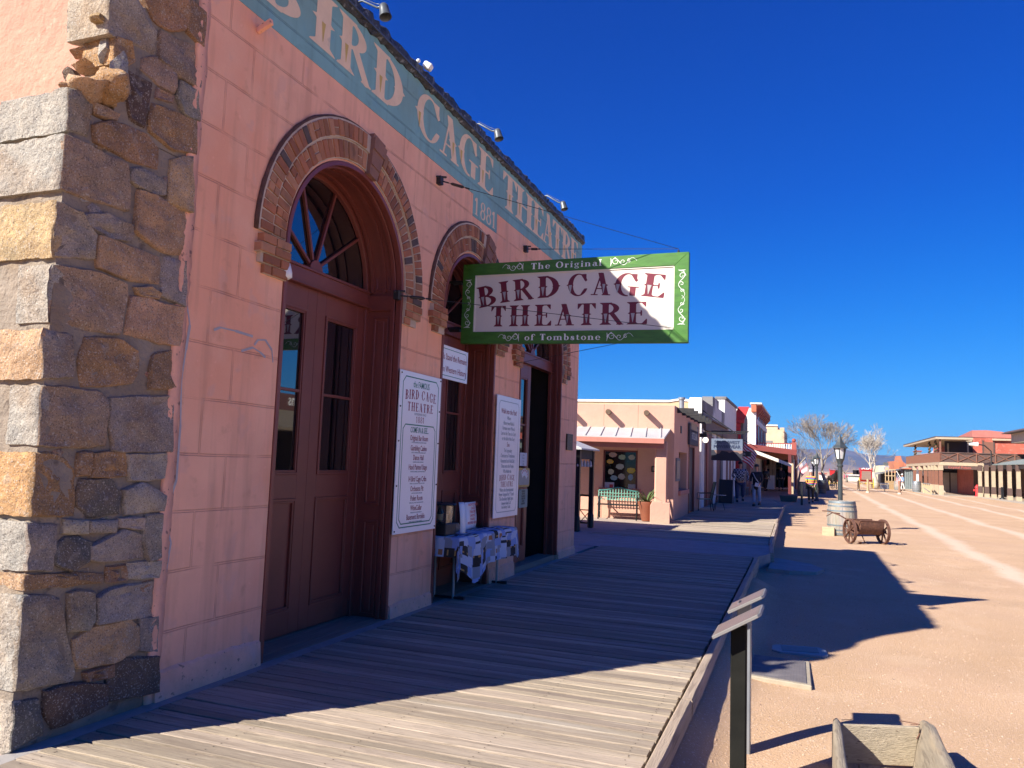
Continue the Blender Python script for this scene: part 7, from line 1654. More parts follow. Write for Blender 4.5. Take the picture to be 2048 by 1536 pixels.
# ---------------------------------------------------------------- stagecoach and horses
def horse(loc, face, label, hm, s_=1.0):
    t = thing('horse', loc, label, 'horse', 'harnessed horses'); L0 = Vector(loc); ca, sa = math.cos(face), math.sin(face)
    def W(x, y, z): return L0+Vector(((x*ca-y*sa)*s_, (x*sa+y*ca)*s_, z*s_))
    ch = [[(W(0, .65, 1.22), (.26, .28)), (W(0, .25, 1.15), (.27, .30)), (W(0, -.2, 1.15), (.26, .29)), (W(0, -.6, 1.22), (.22, .28)), (W(0, -.85, 1.5), (.13, .18)), (W(0, -1.05, 1.8), (.10, .13)), (W(0, -1.22, 1.78), (.10, .12)), (W(0, -1.5, 1.52), (.06, .07))]]
    for sx in (-1, 1):
        ch.append([(W(0, -.6, 1.22), (.22, .28)), (W(sx*.16, -.62, .95), .11), (W(sx*.17, -.62, .55), .06), (W(sx*.17, -.62, .25), .045), (W(sx*.17, -.66, .05), .06)])
        ch.append([(W(0, .65, 1.22), (.26, .28)), (W(sx*.17, .62, .92), .14), (W(sx*.18, .5, .72), .09), (W(sx*.18, .72, .48), .055), (W(sx*.18, .66, .22), .042), (W(sx*.18, .62, .05), .06)])
    skin('body', ch, hm, t, 1)
    skin('tail', [[(W(0, .86, 1.3), .04), (W(0, 1.0, 1.0), .07), (W(0, 1.0, .55), .05)]], M['black'], t, 1)
    m = MB()
    for sx in (-1, 1): m.prism([(sx*.03, 1.90), (sx*.09, 1.92), (sx*.07, 2.02)], lambda a, b, d: W(a, -1.08+d, b), 0, .02)
    m.build('ears', hm, t); m = MB(); m.lathe([(.30, -.05), (.30, .05)], W(0, -.45, 1.2), 14, 'y'); m.build('harness', M['iron'], t)
    return t
hb = simple('black_horse_coat', (.018, .014, .012), .5)
for i, (u, y_, lb) in enumerate(((1664, 86, 'near dark harnessed horse left of the lantern post, in front of the red carriage'), (1671, 88, 'second dark harnessed horse half hidden by the nearest lantern post'))):
    p = ony(u, 960, y_); horse((p.x, y_, G), R(20), lb, hb, 1.05)
M['coachred'] = simple('coach_red', (.50, .02, .02), .4); M['coachyel'] = simple('coach_yellow', (.65, .48, .06), .5)
def coach(c_, ang, label, seats=True, tarp=True, sc=.86):
    t = thing('stagecoach', c_, label, 'stagecoach', 'red horse drawn coaches'); Rm = Matrix.Translation(c_)@Matrix.Rotation(ang, 4, 'Z')@Matrix.Scale(sc, 4)
    m = MB(); m.x = Rm; m.prism([(-1.1, 1.0), (-1.25, 1.35), (-1.2, 2.45), (1.2, 2.45), (1.25, 1.35), (1.0, 1.0), (.6, .88), (-.6, .88)], lambda a, b, d: (d, a, b), -.72, .72); bd = m.build('body', M['coachred'], t, bevel=.03)
    if tarp: m = MB(); m.x = Rm; m.prism([(-.6, 1.15), (.6, 1.15), (.56, 2.3), (-.56, 2.3)], lambda a, b, d: (a, -1.30+d, b), 0, .1); m.build('rear_cover', simple('brown_tarp', (.22, .15, .12)), t)
    m = MB(); m.x = Rm
    for y_ in (-.75, .15): m.box(-.73, y_, 1.55, -.722, y_+.5, 2.2); m.box(.722, y_, 1.55, .73, y_+.5, 2.2)
    m.build('window', M['void'], bd)
    m = MB(); m.x = Rm; m.box(-.75, -1.3, 2.46, .75, 1.3, 2.52); m.bar((-.75, -1.3, 2.7), (-.75, 1.3, 2.7), .03); m.bar((.75, -1.3, 2.7), (.75, 1.3, 2.7), .03)
    for y_ in (-1.3, -.4, .4, 1.3): m.bar((-.75, y_, 2.5), (-.75, y_, 2.7), .03); m.bar((.75, y_, 2.5), (.75, y_, 2.7), .03)
    m.build('roof_rack', M['coachred'], t)
    for (y_, r_) in ((-1.15, .72), (1.3, .55)):
        for sx in (-.86, .86):
            cc = Vector((sx, y_, r_)); m = MB(); m.x = Rm; n_ = 20; vs = []
            for k in range(n_):
                q = 2*math.pi*k/n_; d = Vector((0, math.cos(q), math.sin(q))); vs += [cc+d*(r_-.07)+Vector((-.03, 0, 0)), cc+d*r_+Vector((-.03, 0, 0)), cc+d*r_+Vector((.03, 0, 0)), cc+d*(r_-.07)+Vector((.03, 0, 0))]
            m.add(vs, [(4*k+j, 4*k+(j+1) % 4, 4*((k+1) % n_)+(j+1) % 4, 4*((k+1) % n_)+j) for k in range(n_) for j in range(4)])
            for k in range(10): q = 2*math.pi*k/10; m.bar(cc, cc+Vector((0, math.cos(q), math.sin(q)))*(r_-.05), .04)
            m.build('wheel', M['coachyel'], t)
    m = MB(); m.x = Rm; m.bar((0, -1.4, .7), (0, 1.9, .6), .1); m.bar((-.86, -1.15, .72), (.86, -1.15, .72), .07); m.bar((-.86, 1.3, .55), (.86, 1.3, .55), .07); m.build('running_gear', M['coachyel'], t)
    return t
p = onz(1733, 977, G); coach(Vector((p.x, p.y+1.2, G)), R(0), 'red stagecoach with a brown rear cover and yellow wheels, parked under the pale bare tree')
p = ony(1673, 960, 91); coach(Vector((p.x, 95, G)), R(0), 'red carriage behind the dark horses, partly hidden by the nearest lantern post', tarp=False, sc=.78)
# rope posts closing the street, grey box sign, kiosk
for i, (u, v, vt) in enumerate(((1717, 981, 961), (1735.7, 985.5, 958), (1799.2, 988, 962))):
    p = onz(u, v, G); zz = zat(u, vt, p.x, p.y); lb = ('wooden rope post farthest left across the street', 'wooden rope post in front of the red stagecoach', 'brown rope post on the right, nearest the camera of the three')[i]
    t = thing('rope_post', tuple(p), lb, 'post', 'rope posts across the street'); m = MB(); m.lathe([(.11, 0), (.10, zz-G-.03), (.06, zz-G)], tuple(p), 10); m.build('post', simple('post_wood_%d' % i, (.42, .30, .18) if i < 2 else (.26, .14, .09)), t); m = MB(); m.lathe([(.17, -.02), (.17, .12)], tuple(p), 10); m.build('base', simple('post_base_pale', (.6, .5, .4)), t)
q1, q2, q3 = onz(1717, 981, G), onz(1735.7, 985.5, G), onz(1799.2, 988, G)
t = thing('rope', tuple(q2), 'sagging rope strung between the three rope posts across the street', 'rope'); m = MB()
for a, b in ((q1, q2), (q2, q3)): m.tube([a+(b-a)*k/8+Vector((0, 0, 1.05-.25*math.sin(math.pi*k/8))) for k in range(9)], .02, 5)
m.build('rope', simple('rope_fibre', (.4, .3, .2)), t)
p = onz(1769, 983, G); t = thing('box_sign', tuple(p), 'low pale grey box sign on a post between the rope posts', 'sign'); m = MB(); m.box(p.x-.4, p.y-.1, G+.25, p.x+.4, p.y+.1, G+.85); m.build('panel', simple('pale_grey_panel', (.36, .38, .38)), t, bevel=.01); m = MB(); m.box(p.x-.05, p.y-.05, G-.05, p.x+.05, p.y+.05, G+.25); m.build('post', M['creamwall'], t)
# ---------------------------------------------------------------- right side of the street
brickr = mat('painted_red_brick', (.42, .10, .065), .85, .22, .9, .4, 8, spots=[(5, .56, .08, (.52, .2, .15), .5), (14, .6, .06, (.2, .06, .05), .5)])
browntrim = simple('brown_trim', (.20, .085, .055), .7); creamtrim = simple('cream_trim', (.43, .34, .235), .7); darkbr = simple('dark_brown_trim', (.10, .06, .05), .7)
BA = thing('balcony_building', (14.8, 87, G), 'red brick corner building with a wraparound balcony of crossed rails on brown posts', 'building')
YA = 86.5; XA = ony(1946, 900, YA).x
zf1 = ony(1900, 924, 82).z-.02; zft = zf1+.85; zrf = ony(1900, 876, 82).z; ztp = zat(1946, 860, XA, YA)
m = MB(); m.box(XA, YA, G, 34, YA+.3, 5.35); m.box(XA, YA+.3, G, XA+.3, 112, 5.35); m.box(33.7, YA+.3, G, 34, 112, 5.3); m.build('brick_wall', brickr, BA)
m = MB(); m.prism([(XA-.05, 5.36), (34, 5.36), (34, ztp-.5), (XA+3.6, ztp-.45), (XA+2.4, ztp-.12), (XA+1.2, ztp), (XA-.05, ztp-.04)], lambda a, b, d: (a, YA-.06+d, b), 0, .5)
m.prism([(YA+.45, 5.36), (112, 5.36), (112, ztp-.4), (YA+12, ztp-.5), (YA+4, ztp-.2), (YA+.45, ztp-.04)], lambda a, b, d: (XA-.05+d, a, b), 0, .4); m.build('parapet', simple('brick_red_stucco', (.44, .15, .12), .85), BA)
m = MB(); m.box(XA+1.6, YA-.3, ztp-.98, 31, YA-.07, ztp-.8); m.build('string_course', creamtrim, BA); m = MB(); m.box(XA, YA+.4, 5.2, 33.9, 111, 5.3); m.build('roof', darkbr, BA)
dl, drr = ony(1967, 890, YA).x, ony(1986, 890, YA).x; m = MB(); m.box(dl, YA-.06, zf1+.1, drr, YA-.01, ony(1976, 884, YA).z); dd_ = m.build('balcony_door', browntrim, BA); m = MB()
for xx in (dl-.12, drr): m.box(xx, YA-.09, zf1+.1, xx+.12, YA-.02, ony(1976, 884, YA).z+.15)
m.build('door_frame', darkbr, dd_)
# balcony deck, rails, posts
xw, ys_ = 11.45, 82.0
m = MB(); m.box(xw, ys_, zf1-.3, 20.5, YA-.01, zf1); m.box(xw, YA-.01, zf1-.3, XA-.01, 108, zf1); m.build('balcony_deck', creamtrim, BA, bevel=.01)
m = MB(); m.box(xw+.3, ys_+.03, zf1-.62, 14.6, ys_+.1, zf1-.31); sgn_ = m.build('name_board', darkbr, BA); m = MB(); m.text('Crystal Palace', (13.1, ys_+.02, zf1-.55), (1, 0, 0), ZV, .3, 1.1, .004, bold=.01); m.build('lettering', simple('red_brown_ink', (.42, .10, .08)), sgn_, recalc=False)
def xrail(a, b, n_):
    a, b = Vector(a), Vector(b)
    m = MB(); m.bar(a+Vector((0, 0, .88)), b+Vector((0, 0, .88)), .08); m.build('handrail', darkbr, BA)
    for i in range(n_):
        p, q = a+(b-a)*i/n_, a+(b-a)*(i+1)/n_; m = MB(); m.bar(p+Vector((0, 0, 0)), p+Vector((0, 0, .88)), .09); m.bar(p+Vector((0, 0, .05)), q+Vector((0, 0, .85)), .06); m.bar(q+Vector((0, 0, .05)), p+Vector((0, 0, .85)), .06); m.build('crossed_panel', browntrim, BA)
    m = MB(); mid_ = (a+b)/2; m.bar(a+Vector((0, .06, .44)), b+Vector((0, .06, .44)), .02, .84); m.build('mesh_screen', darkbr, BA)
xrail((xw, ys_, zf1), (20.5, ys_, zf1), 6)
m = MB(); m.bar((xw, ys_, zf1+.88), (xw, 108, zf1+.88), .08); m.build('handrail', darkbr, BA)
m = MB()
for i in range(60): y_ = ys_+.2+i*.43; m.bar((xw, y_, zf1), (xw, y_, zf1+.86), .16, .05, up=(0, 1, 0))
m.build('flat_balusters', browntrim, BA)
for x_, y_ in ((xw+.1, ys_+.1), (xw+.1, ys_+2.8), (xw+.1, ys_+4.7), (xw+.1, ys_+6.9), (xw+.1, ys_+10), (14.75, ys_+.1), (xw+.1, ys_+14), (xw+.1, ys_+19)):
    m = MB(); m.box(x_-.15, y_-.15, G+.9, x_+.15, y_+.15, zf1-.3); ps_ = m.build('post', browntrim, BA); m = MB(); m.box(x_-.2, y_-.2, G, x_+.2, y_+.2, G+.9); m.box(x_-.2, y_-.2, zf1-.75, x_+.2, y_+.2, zf1-.31); m.build('post_base', creamtrim, ps_)
for x_, y_ in ((xw+.1, ys_+.1), (xw+.1, ys_+2.8), (xw+.1, ys_+6.9), (xw+.1, 100)):
    m = MB(); m.box(x_-.07, y_-.07, zf1, x_+.07, y_+.07, zrf-.1); ps_ = m.build('upper_post', browntrim, BA); m = MB()
    if y_ > 84: m.tube([(x_+.12*math.cos(k*.8), y_+.12*math.sin(k*.8), zf1+.9+(zrf-zf1-1.1)*k/30) for k in range(31)], .05, 5); m.build('green_garland', simple('garland_green', (.03, .05, .02)), ps_)
XR = ony(1946, 876, ys_-.2).x; m = MB(); m.box(xw-.3, ys_-.2, zrf-.12, XR, YA-.07, zrf+.08); m.box(xw-.3, YA-.07, zrf-.12, XA-.06, 108, zrf+.08); m.build('balcony_roof', creamtrim, BA); m = MB(); m.box(xw-.34, ys_-.24, zrf+.09, XR, YA-.06, zrf+.13); m.box(xw-.34, YA-.06, zrf+.09, XA-.06, 108, zrf+.13); m.build('roof_sheet', darkbr, BA)
m = MB(); m.box(XA-.02, YA+.5, zf1, XA-.005, YA+3.4, zrf-.15); m.box(XA-2.4, YA+.01, zf1+.0, XA-.02, YA+.2, zrf-.13); m.build('dark_doorway', simple('doorway_brown', (.035, .02, .018)), BA)
m = MB(); m.box(XA-2.2, YA+.0, zf1+.1, XA-2.05, YA+.008, zf1+1.9); m.box(XA-.5, YA-.01, zf1+.6, XA-.35, YA+.008, zf1+2.0); m.build('shutter_light', creamtrim, BA)
# ground floor entrance wall under the balcony
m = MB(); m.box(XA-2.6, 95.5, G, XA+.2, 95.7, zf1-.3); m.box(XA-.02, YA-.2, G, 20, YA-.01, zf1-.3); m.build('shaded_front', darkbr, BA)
for i in range(3):
    m = MB(); m.box(XA-2.3+i*.85, 95.4, G, XA-1.6+i*.85, 95.49, 1.9); m.build('saloon_door', simple('pale_door_%d' % i, (.40, .36, .30)), BA)
m = MB(); m.box(XA-2.7, 95.2, 1.9, XA+.1, 95.49, 2.5); m.build('entrance_board', M['void'], BA)
t = thing('streetlight', (15.9, 81, 4.6), 'white armed street light head in front of the brick wall above the balcony', 'street light'); p0 = ony(1938, 888.5, 80); p1 = ony(1956, 888.5, 80); m = MB(); m.tube([p0, p1], [.1, .2], 8); m.build('lamp_head', M['white_plastic'], t); m = MB(); m.tube([p1, p1+Vector((.5, 0, -.1)), p1+Vector((1.0, 0, -.6)), (p1.x+1, 80, G)], .06, 6); m.build('arm', M['iron'], t)
# pavement on the right
m = MB(); m.prism([(10.4, 80.6), (13.9, 79.8), (14.6, 60), (40, 60), (40, 110), (10.4, 110)], lambda a, b, d: (a, b, d), G-.2, G+.0); m.build('right_pavement', simple('pale_pavement', (.42, .36, .29)), kind='structure')
# grey tin roofed arcade running toward the camera
BB = thing('arcade_building', (16.2, 70, G), 'long arcade with a grey green tin roof on cream posts, at the right edge', 'building')
ze = zat(2040, 927.5, 15.8, 73); zt_ = ze+1.15
m = MB(); P4 = [(15.6, 82.2, ze), (15.6, 58, ze), (20.6, 58, zt_), (20.6, 81.8, zt_)]; m.add([Vector(p) for p in P4]+[Vector(p)-Vector((0, 0, .08)) for p in P4], [(0, 1, 2, 3), (7, 6, 5, 4), (0, 4, 5, 1), (1, 5, 6, 2), (2, 6, 7, 3), (3, 7, 4, 0)]); m.build('tin_roof', simple('grey_green_tin', (.22, .27, .26), .5), BB)
m = MB(); m.box(15.7, 58, ze-.42, 15.9, 82, ze-.09); m.build('eave_beam', M['black'], BB)
rpx = [(1960.7, 993.3), (1974, 993.3), (1987.8, 995), (2002.2, 995), (2020, 997.8), (2038, 1001)]
for i, (u, v) in enumerate(rpx):
    y_ = (82.0, 80.3, 78.6, 76.8, 74.8, 72.7)[i]; x_ = ony(u, v, y_).x
    m = MB(); m.box(x_-.13, y_-.13, G+.95, x_+.13, y_+.13, ze-.6); ps_ = m.build('post', creamtrim, BB); m = MB(); m.box(x_-.16, y_-.16, G+.35, x_+.16, y_+.16, G+.95); m.box(x_-.16, y_-.16, ze-.6, x_+.16, y_+.16, ze-.1); m.build('dark_band', darkbr, ps_); m = MB(); m.box(x_-.18, y_-.18, G-.05, x_+.18, y_+.18, G+.34); m.build('base', creamtrim, ps_)
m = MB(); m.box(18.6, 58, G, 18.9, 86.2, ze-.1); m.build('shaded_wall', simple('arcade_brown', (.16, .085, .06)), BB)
for i in range(6):
    m = MB(); m.box(18.5, 60+i*4.1, .6, 18.59, 62+i*4.1, 2.4); wn_ = m.build('window', M['glass'], BB); m = MB(); m.box(18.48, 59.8+i*4.1, .5, 18.58, 60+i*4.1, 2.5); m.box(18.48, 62+i*4.1, .5, 18.58, 62.2+i*4.1, 2.5); m.build('frame', creamtrim, wn_)
m = MB(); m.box(20.7, 58, ze-.1, 30, 81.6, ze+1.05)
m.build('siding_wall', simple('cream_siding', (.52, .40, .27)), BB)
a = ony(2030, 866, 80); m = MB(); P4 = [(a.x-.5, 80, a.z), (a.x+8, 80, a.z+.3), (a.x+8, 60, a.z+.3), (a.x-.5, 60, a.z)]; m.box(a.x-.3, 60, a.z-.9, a.x+8, 80, a.z-.1); m.build('upper_wall', simple('cream_siding2', (.5, .4, .3)), BB)
m = MB(); m.prism([(a.x-1.0, a.z-.1), (a.x+8, a.z-.1), (a.x+8, a.z+.25), (a.x-.6, a.z+.12)], lambda p, q, d: (p, 60+d, q), 0, 20.6); m.build('upper_roof', darkbr, BB)
# hydrant and small posts
p = onz(1954.5, 993, G); t = thing('fire_hydrant', tuple(p), 'red fire hydrant on the right pavement below the balcony', 'hydrant'); m = MB(); m.lathe([(.22, 0), (.22, .06), (.15, .08), (.15, .75), (.2, .78), (.2, .84), (.15, .92), (.08, 1.0), (.04, 1.08)], tuple(p), 12); m.build('barrel', M['red'], t, smooth=True, angle=50); m = MB(); m.lathe([(.10, -.3), (.10, .3)], p+Vector((0, 0, .55)), 10, 'x'); m.build('nozzles', M['red'], t)
for u, v, vt, lb in ((1963, 993, 975, 'dark post right beside the red hydrant'), (2005, 998.5, 974, 'black post with a round base in front of the arcade posts')):
    p = onz(u, v, G); t = thing('small_post', tuple(p), lb, 'post'); m = MB(); zz = zat(u, vt, p.x, p.y); m.box(p.x-.09, p.y-.09, G, p.x+.09, p.y+.09, zz); m.build('post', M['black'], t); m = MB(); m.lathe([(.24, 0), (.22, .1)], tuple(p), 10); m.build('base', M['black'], t)
# middle distance: row beyond the balcony building
def blk(name, label, cat, u0, u1, vt, y, depth, mt, x_in=None):
    a = ony(u0, vt, y); b = ony(u1, vt, y); t = thing(name, (a.x, y, G), label, cat); m = MB(); m.box(a.x, y, G, b.x, y+depth, a.z); m.build('walls', mt, t); return t, a, b
t, a, b = blk('arched_shop', 'white shop front with two tall arched dark doors beyond the brown posts', 'shop', 1838, 1859, 938, 103, 10, M['whitewash'])
for i in range(3):
    x0 = a.x+.25+i*(b.x-a.x-.5)/3; m = MB(); m.prism([(x0, G+.3), (x0+.33, G+.3), (x0+.33, 1.3), (x0+.165, 1.5), (x0, 1.3)], lambda p, q, d: (p, 102.95+d, q), 0, .06); m.build('arched_door', M['void'], t); m = MB(); m.box(x0, 102.95, 2.1, x0+.3, 103, 2.9); m.build('red_lettering', M['sign_red'], t)
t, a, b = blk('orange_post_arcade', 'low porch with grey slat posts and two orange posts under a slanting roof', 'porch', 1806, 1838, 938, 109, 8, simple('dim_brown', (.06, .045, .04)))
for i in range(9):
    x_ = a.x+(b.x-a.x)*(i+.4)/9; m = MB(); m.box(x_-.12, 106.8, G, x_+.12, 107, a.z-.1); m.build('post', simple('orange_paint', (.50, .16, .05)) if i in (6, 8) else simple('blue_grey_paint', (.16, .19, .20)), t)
m = MB(); m.prism([(a.x-.3, a.z+.05), (b.x+.5, a.z+.55), (b.x+.5, a.z+.7), (a.x-.3, a.z+.2)], lambda p, q, d: (p, 106.3+d, q), 0, 4); m.build('roof', simple('weathered_shake', (.30, .26, .22)), t)
t, a, b = blk('ruined_brick_front', 'orange red brick false front with a broken stepped top', 'building', 1788, 1806, 922, 121, 10, mat('orange_brick', (.42, .15, .08), .9, .2, 1, .5, 5))
m = MB(); W_ = b.x-a.x; m.prism([(a.x+.1, a.z), (a.x+W_*.2, a.z+.7), (a.x+W_*.75, a.z+.75), (a.x+W_*.95, a.z), (a.x+W_*2.1, a.z-1.1), (a.x+W_*2.1, G), (a.x+W_, G), (a.x+W_, a.z-.1)], lambda p, q, d: (p, 121.05+d, q), 0, .8); m.build('stepped_top', mat('orange_brick2', (.40, .15, .09), .9, .2, 1, .5, 5), t)
t, a, b = blk('grey_tower_building', 'grey building with a square tower behind the balcony corner', 'building', 1830, 1846, 915, 130, 10, simple('slate_grey', (.17, .19, .21)))
c1_ = ony(1834, 903, 130); c2_ = ony(1843, 903, 130); m = MB(); m.box(c1_.x, 130.2, a.z, c2_.x, 134, c1_.z); m.build('tower', simple('slate_grey2', (.17, .19, .21)), t); m = MB(); m.box(c1_.x-.1, 130.1, c1_.z, c2_.x+.1, 134.1, c1_.z+.15); m.box(a.x-.1, 129.9, a.z-.2, b.x+.1, 129.99, a.z); m.build('maroon_cornice', M['redwood'], t)
t, a, b = blk('pink_gable_house', 'pink gabled house just left of the balcony corner', 'house', 1844, 1858, 918, 116, 8, simple('pink_paint', (.55, .28, .26)))
m = MB(); m.prism([(a.x, a.z), (b.x, a.z), ((a.x+b.x)/2+.3, a.z+.8)], lambda p, q, d: (p, 116+d, q), 0, 8); m.build('gable', simple('pink_paint2', (.55, .28, .26)), t); m = MB(); m.box(b.x-1.1, 115.9, 1.2, b.x-.2, 115.99, a.z-.5); m.build('white_window', M['whitewash'], t)
t, a, b = blk('cream_sign_building', 'cream building with a round emblem painted high on its wall', 'building', 1757, 1781, 931, 128, 9, simple('cream_wall_paint', (.60, .56, .38)))
m = MB(); cq = ony(1774, 937, 127.9); m.lathe([(.42, 0), (.42, .03)], (cq.x, 127.93, cq.z), 18, 'y'); em_ = m.build('round_emblem', simple('emblem_blue', (.25, .25, .32)), t); m = MB(); m.lathe([(.25, 0), (.25, .02)], (cq.x, 127.90, cq.z), 12, 'y'); m.build('emblem_centre', creamtrim, em_)
m = MB(); m.box(a.x+.8, 129, a.z, a.x+2.6, 131, a.z+.5); m.build('roof_unit', M['lampgrey'], t)
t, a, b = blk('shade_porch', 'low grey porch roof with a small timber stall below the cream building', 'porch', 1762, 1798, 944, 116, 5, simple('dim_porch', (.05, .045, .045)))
m = MB(); m.prism([(a.x-1.5, a.z-.5), (b.x, a.z+.35), (b.x, a.z+.5), (a.x-1.5, a.z-.3)], lambda p, q, d: (p, 112+d, q), 0, 5); m.build('roof', simple('dull_tin', (.24, .25, .25)), t)
p = onz(1781, 978.5, G); t = thing('timber_stall', tuple(p), 'small open timber stall with slatted top left of the brown rope post', 'stall'); m = MB(); m.box(p.x-.55, p.y, G, p.x+.55, p.y+.5, G+.95); m.build('counter', simple('stall_wood', (.30, .20, .10)), t)
for dx in (-.5, -.17, .17, .5): m = MB(); m.box(p.x+dx-.04, p.y+.2, G+.95, p.x+dx+.04, p.y+.3, G+2.3); m.build('slat', M['creamwall'], t)
m = MB(); m.box(p.x-.55, p.y+.15, G+2.2, p.x+.55, p.y+.35, G+2.3); m.box(p.x-.55, p.y+.15, G+1.5, p.x+.55, p.y+.35, G+1.58); m.build('crossbar', M['creamwall'], t)
barrel((10.7, 92, G), 1.1, .45, 'blue grey drum by the rail at the foot of the far posts', M['steel'], bhoop)
p = onz(1796, 980, G); barrel((p.x, p.y, G), 1.0, .42, 'small brown barrel behind the brown rope post', bwood, bhoop)
t = thing('hitching_rail', (11.0, 86, G), 'low wooden rail with a slanted brace left of the balcony posts', 'railing'); p0, p1 = onz(1847, 986, G), onz(1862, 989, G)
for k in range(5): m = MB(); q = p0+(p1-p0)*k/4; m.box(q.x-.06, q.y-.06, G, q.x+.06, q.y+.06, G+.95); m.build('upright', M['creamwall'], t)
m = MB(); m.bar(p0+Vector((0, 0, .95)), p1+Vector((0, 0, .95)), .1); m.bar(p1+Vector((-.6, 0, .6)), p1+Vector((.2, 0, 0)), .1); m.build('top_rail', M['greywood'], t)
# red and white flag on a leaning pole
p = onz(1804, 982, G); q = ony(1793, 942, p.y); r_ = ony(1805, 962, p.y); t = thing('flag', tuple(r_), 'red and white flag on a white pole leaning toward the far pedestrian', 'flag'); m = MB(); m.tube([r_, q], .04, 6); m.build('pole', M['white_plastic'], t); flag(t, tuple(q+Vector((0, 0, -.2))), tuple(ony(1792, 958, p.y)-q), tuple(r_-q), 1.0, .8)
# far end of the street: white lettered signs, low pale buildings, dark shrubs, parked colours
t, a, b = blk('far_white_building', 'low pale green building at the far end of the street', 'building', 1700, 1722, 951, 170, 10, simple('pale_green_wall', (.48, .56, .50)))
m = MB(); m.box(a.x-.3, 169.6, a.z, b.x+.3, 180, a.z+.25); m.build('roof', M['tinroof'], t)
m = MB()
for i in range(3): x_ = a.x+.5+i*(b.x-a.x)/3; m.box(x_, 169.9, .8, x_+1, 169.98, 2)
m.build('windows', M['glass'], t)
t, a, b = blk('far_tan_building', 'low tan building at the far end of the street behind the bare trees', 'building', 1640, 1652, 948, 175, 10, M['whitewash']); m = MB(); m.box(a.x-.2, 174.6, a.z, b.x+.2, 185, a.z+.2); m.build('roof', M['redwood'], t)
a = ony(1723, 938, 118); b = ony(1739, 944, 118); t = thing('letter_sign', (a.x, 118, G), 'red roof sign with white round letters O K above the red stagecoach', 'sign'); m = MB(); m.box(a.x, 118, b.z-.1, b.x, 118.1, a.z+.15); m.build('board', M['coachred'], t)
m = MB(); m.text('OK', ((a.x+b.x)/2, 117.98, b.z), (1, 0, 0), ZV, .75, 1, .01, bold=.03); m.build('lettering', M['board_white'], t, recalc=False); m = MB(); m.box(a.x+.1, 118.02, G, a.x+.2, 118.1, b.z-.1); m.box(b.x-.2, 118.02, G, b.x-.1, 118.1, b.z-.1); m.build('posts', M['greywood'], t)
for i, (u, c_, lb) in enumerate(((1696, (.5, .06, .12), 'small pink red parked car at the far end of the street'), (1702, (.65, .5, .05), 'small yellow parked car at the far end of the street'), (1708, (.10, .15, .14), 'small dark parked car at the far end of the street'))):
    p = onz(u, 974.5-i*.6, G); p.y = 215+8*i; p.x = ony(u, 960, p.y).x; t = thing('parked_car', (p.x, p.y, G), lb, 'car', 'cars parked at the far end of the street'); m = MB(); m.prism([(-.85, .3), (.85, .3), (.85, .85), (.6, 1.35), (-.6, 1.35), (-.85, .85)], lambda a_, b_, d: (p.x+a_, p.y+d, G+b_), 0, 4); m.build('body', simple('car_paint_%d' % i, c_, .3), t, bevel=.05)
    m = MB(); m.prism([(-.62, .9), (.62, .9), (.52, 1.28), (-.52, 1.28)], lambda a_, b_, d: (p.x+a_, p.y-.01+d, G+b_), 0, .02); m.build('rear_window', M['glass'], t)
    for dx in (-.72, .72): m = MB(); m.lathe([(.3, -.1), (.3, .1)], (p.x+dx, p.y+.7, G+.3), 12, 'x'); m.build('wheel', M['black'], t)
# evergreens far off
def evergreen(loc, h, w_, seed, label):
    t = thing('evergreen_tree', loc, label, 'tree'); rr = random.Random(seed); m = MB(); m.tube([loc, (loc[0], loc[1], loc[2]+h*.5)], [.15, .08], 6); m.build('trunk', barkd, t); m = MB()
    for i in range(700):
        z = h*rr.uniform(.15, 1); r_ = w_*(1-z/h)**.7*math.sqrt(rr.random()); a = rr.random()*6.28; c_ = Vector((loc[0]+r_*math.cos(a), loc[1]+r_*math.sin(a), loc[2]+z)); s_ = .22; d1 = Vector((rr.gauss(0, 1), rr.gauss(0, 1), rr.gauss(0, 1))).normalized()*s_; d2 = Vector((rr.gauss(0, 1), rr.gauss(0, 1), rr.gauss(0, 1))).normalized()*s_
        m.add([c_-d1, c_+d2, c_+d1, c_-d2], [(0, 1, 2, 3)])
    m.build('crown', simple('evergreen_%d' % seed, (.05, .065, .04), .8, .3), t, recalc=False)
for u, v, y_, w_, sd in ((1787, 924, 150, 1.6, 1), (1897, 889, 128, .8, 2), (1713, 951, 185, 1.3, 3)):
    p = ony(u, v, y_); evergreen((p.x, y_, G), p.z-G, w_, sd, ('dark evergreen between the cream building and the brick ruin', 'thin dark cypress seen through the balcony', 'dark evergreen at the far end of the street')[sd-1])
t, a, b = blk('white_gable_house', 'white peaked house seen through the balcony', 'house', 1878, 1903, 908, 122, 8, M['whitewash']); m = MB(); m.prism([(a.x-.3, a.z), (b.x+.3, a.z), ((a.x+b.x)/2, a.z+1.1)], lambda p_, q_, d: (p_, 121.8+d, q_), 0, 8.4); m.build('roof', M['tinroof'], t)
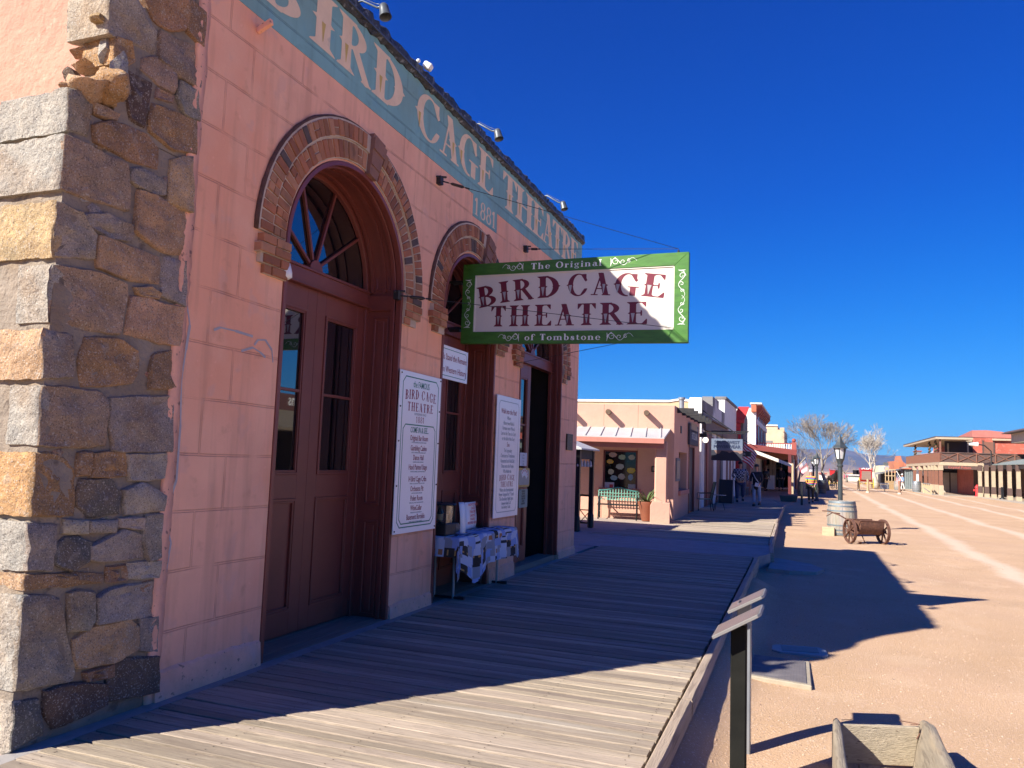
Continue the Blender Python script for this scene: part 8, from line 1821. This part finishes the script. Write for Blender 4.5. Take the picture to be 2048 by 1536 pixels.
# ---------------------------------------------------------------- mountains and haze
YM = 9000.0
def ridge(pts, y, dep, col, nm, amp=1.0):
    m = MB(); rr = random.Random(int(y)); P = []
    for (u0, v0), (u1, v1) in zip(pts, pts[1:]):
        n_ = 14
        for k in range(n_): P.append((u0+(u1-u0)*k/n_, v0+(v1-v0)*k/n_))
    P.append(pts[-1]); vs = []; nr = 12
    for i, (u, v) in enumerate(P):
        p = ony(u, v, y); h = p.z
        for j in range(nr+1):
            f = j/nr; e = mnoise.noise(Vector((p.x*.0016, j*.7, 0)))*.22+mnoise.noise(Vector((p.x*.006, j*1.7, 3)))*.12
            z = h*(f**1.15+e*f*(1-f)*2.4)+(mnoise.noise(Vector((p.x*.004, 0, 9)))*h*.05*amp if j == nr else 0)
            vs.append((p.x, y-dep*(1-f)*(1+.3*e), max(-2, z) if j else -8))
    for i in range(len(P)-1):
        for j in range(nr): a = i*(nr+1)+j; m.f.append([a, a+nr+1, a+nr+2, a+1]); m.m.append(0); m.c.append((1, 1, 1))
    m.v = [Vector(v) for v in vs]; return m.build(nm, mat(nm+'_rock', col, .95, .3, .004, .6, .02, bdist=20, spots=[(.0015, .5, .1, (.22, .15, .11), .6)]), kind='structure', smooth=True)
ridge([(900, 935), (1200, 925), (1450, 915), (1560, 905), (1591, 899), (1640, 897), (1668, 896), (1693, 901), (1725, 907), (1774, 911), (1808, 912), (1828, 918), (1860, 928), (1950, 940), (2150, 953)], YM, 2600, (.11, .085, .07), 'mountains')
ridge([(1200, 938), (1560, 934), (1640, 925), (1700, 930), (1740, 940), (1800, 944), (1900, 948), (2150, 955)], 5200.0, 1500, (.24, .17, .13), 'foothills')
hz = MB(); hz.box(-7000, -60, -10, 7000, 9600, 420)
hm = bpy.data.materials.new('haze_air'); hm.use_nodes = True; n = hm.node_tree.nodes; L = hm.node_tree.links; n.remove(n['Principled BSDF']); pv = n.new('ShaderNodeVolumePrincipled'); pv.inputs['Density'].default_value = .6/9000; pv.inputs['Color'].default_value = (.20, .46, .95, 1); pv.inputs['Anisotropy'].default_value = .1
L.new(pv.outputs[0], n['Material Output'].inputs['Volume']); hz.build('haze', hm, kind='stuff')
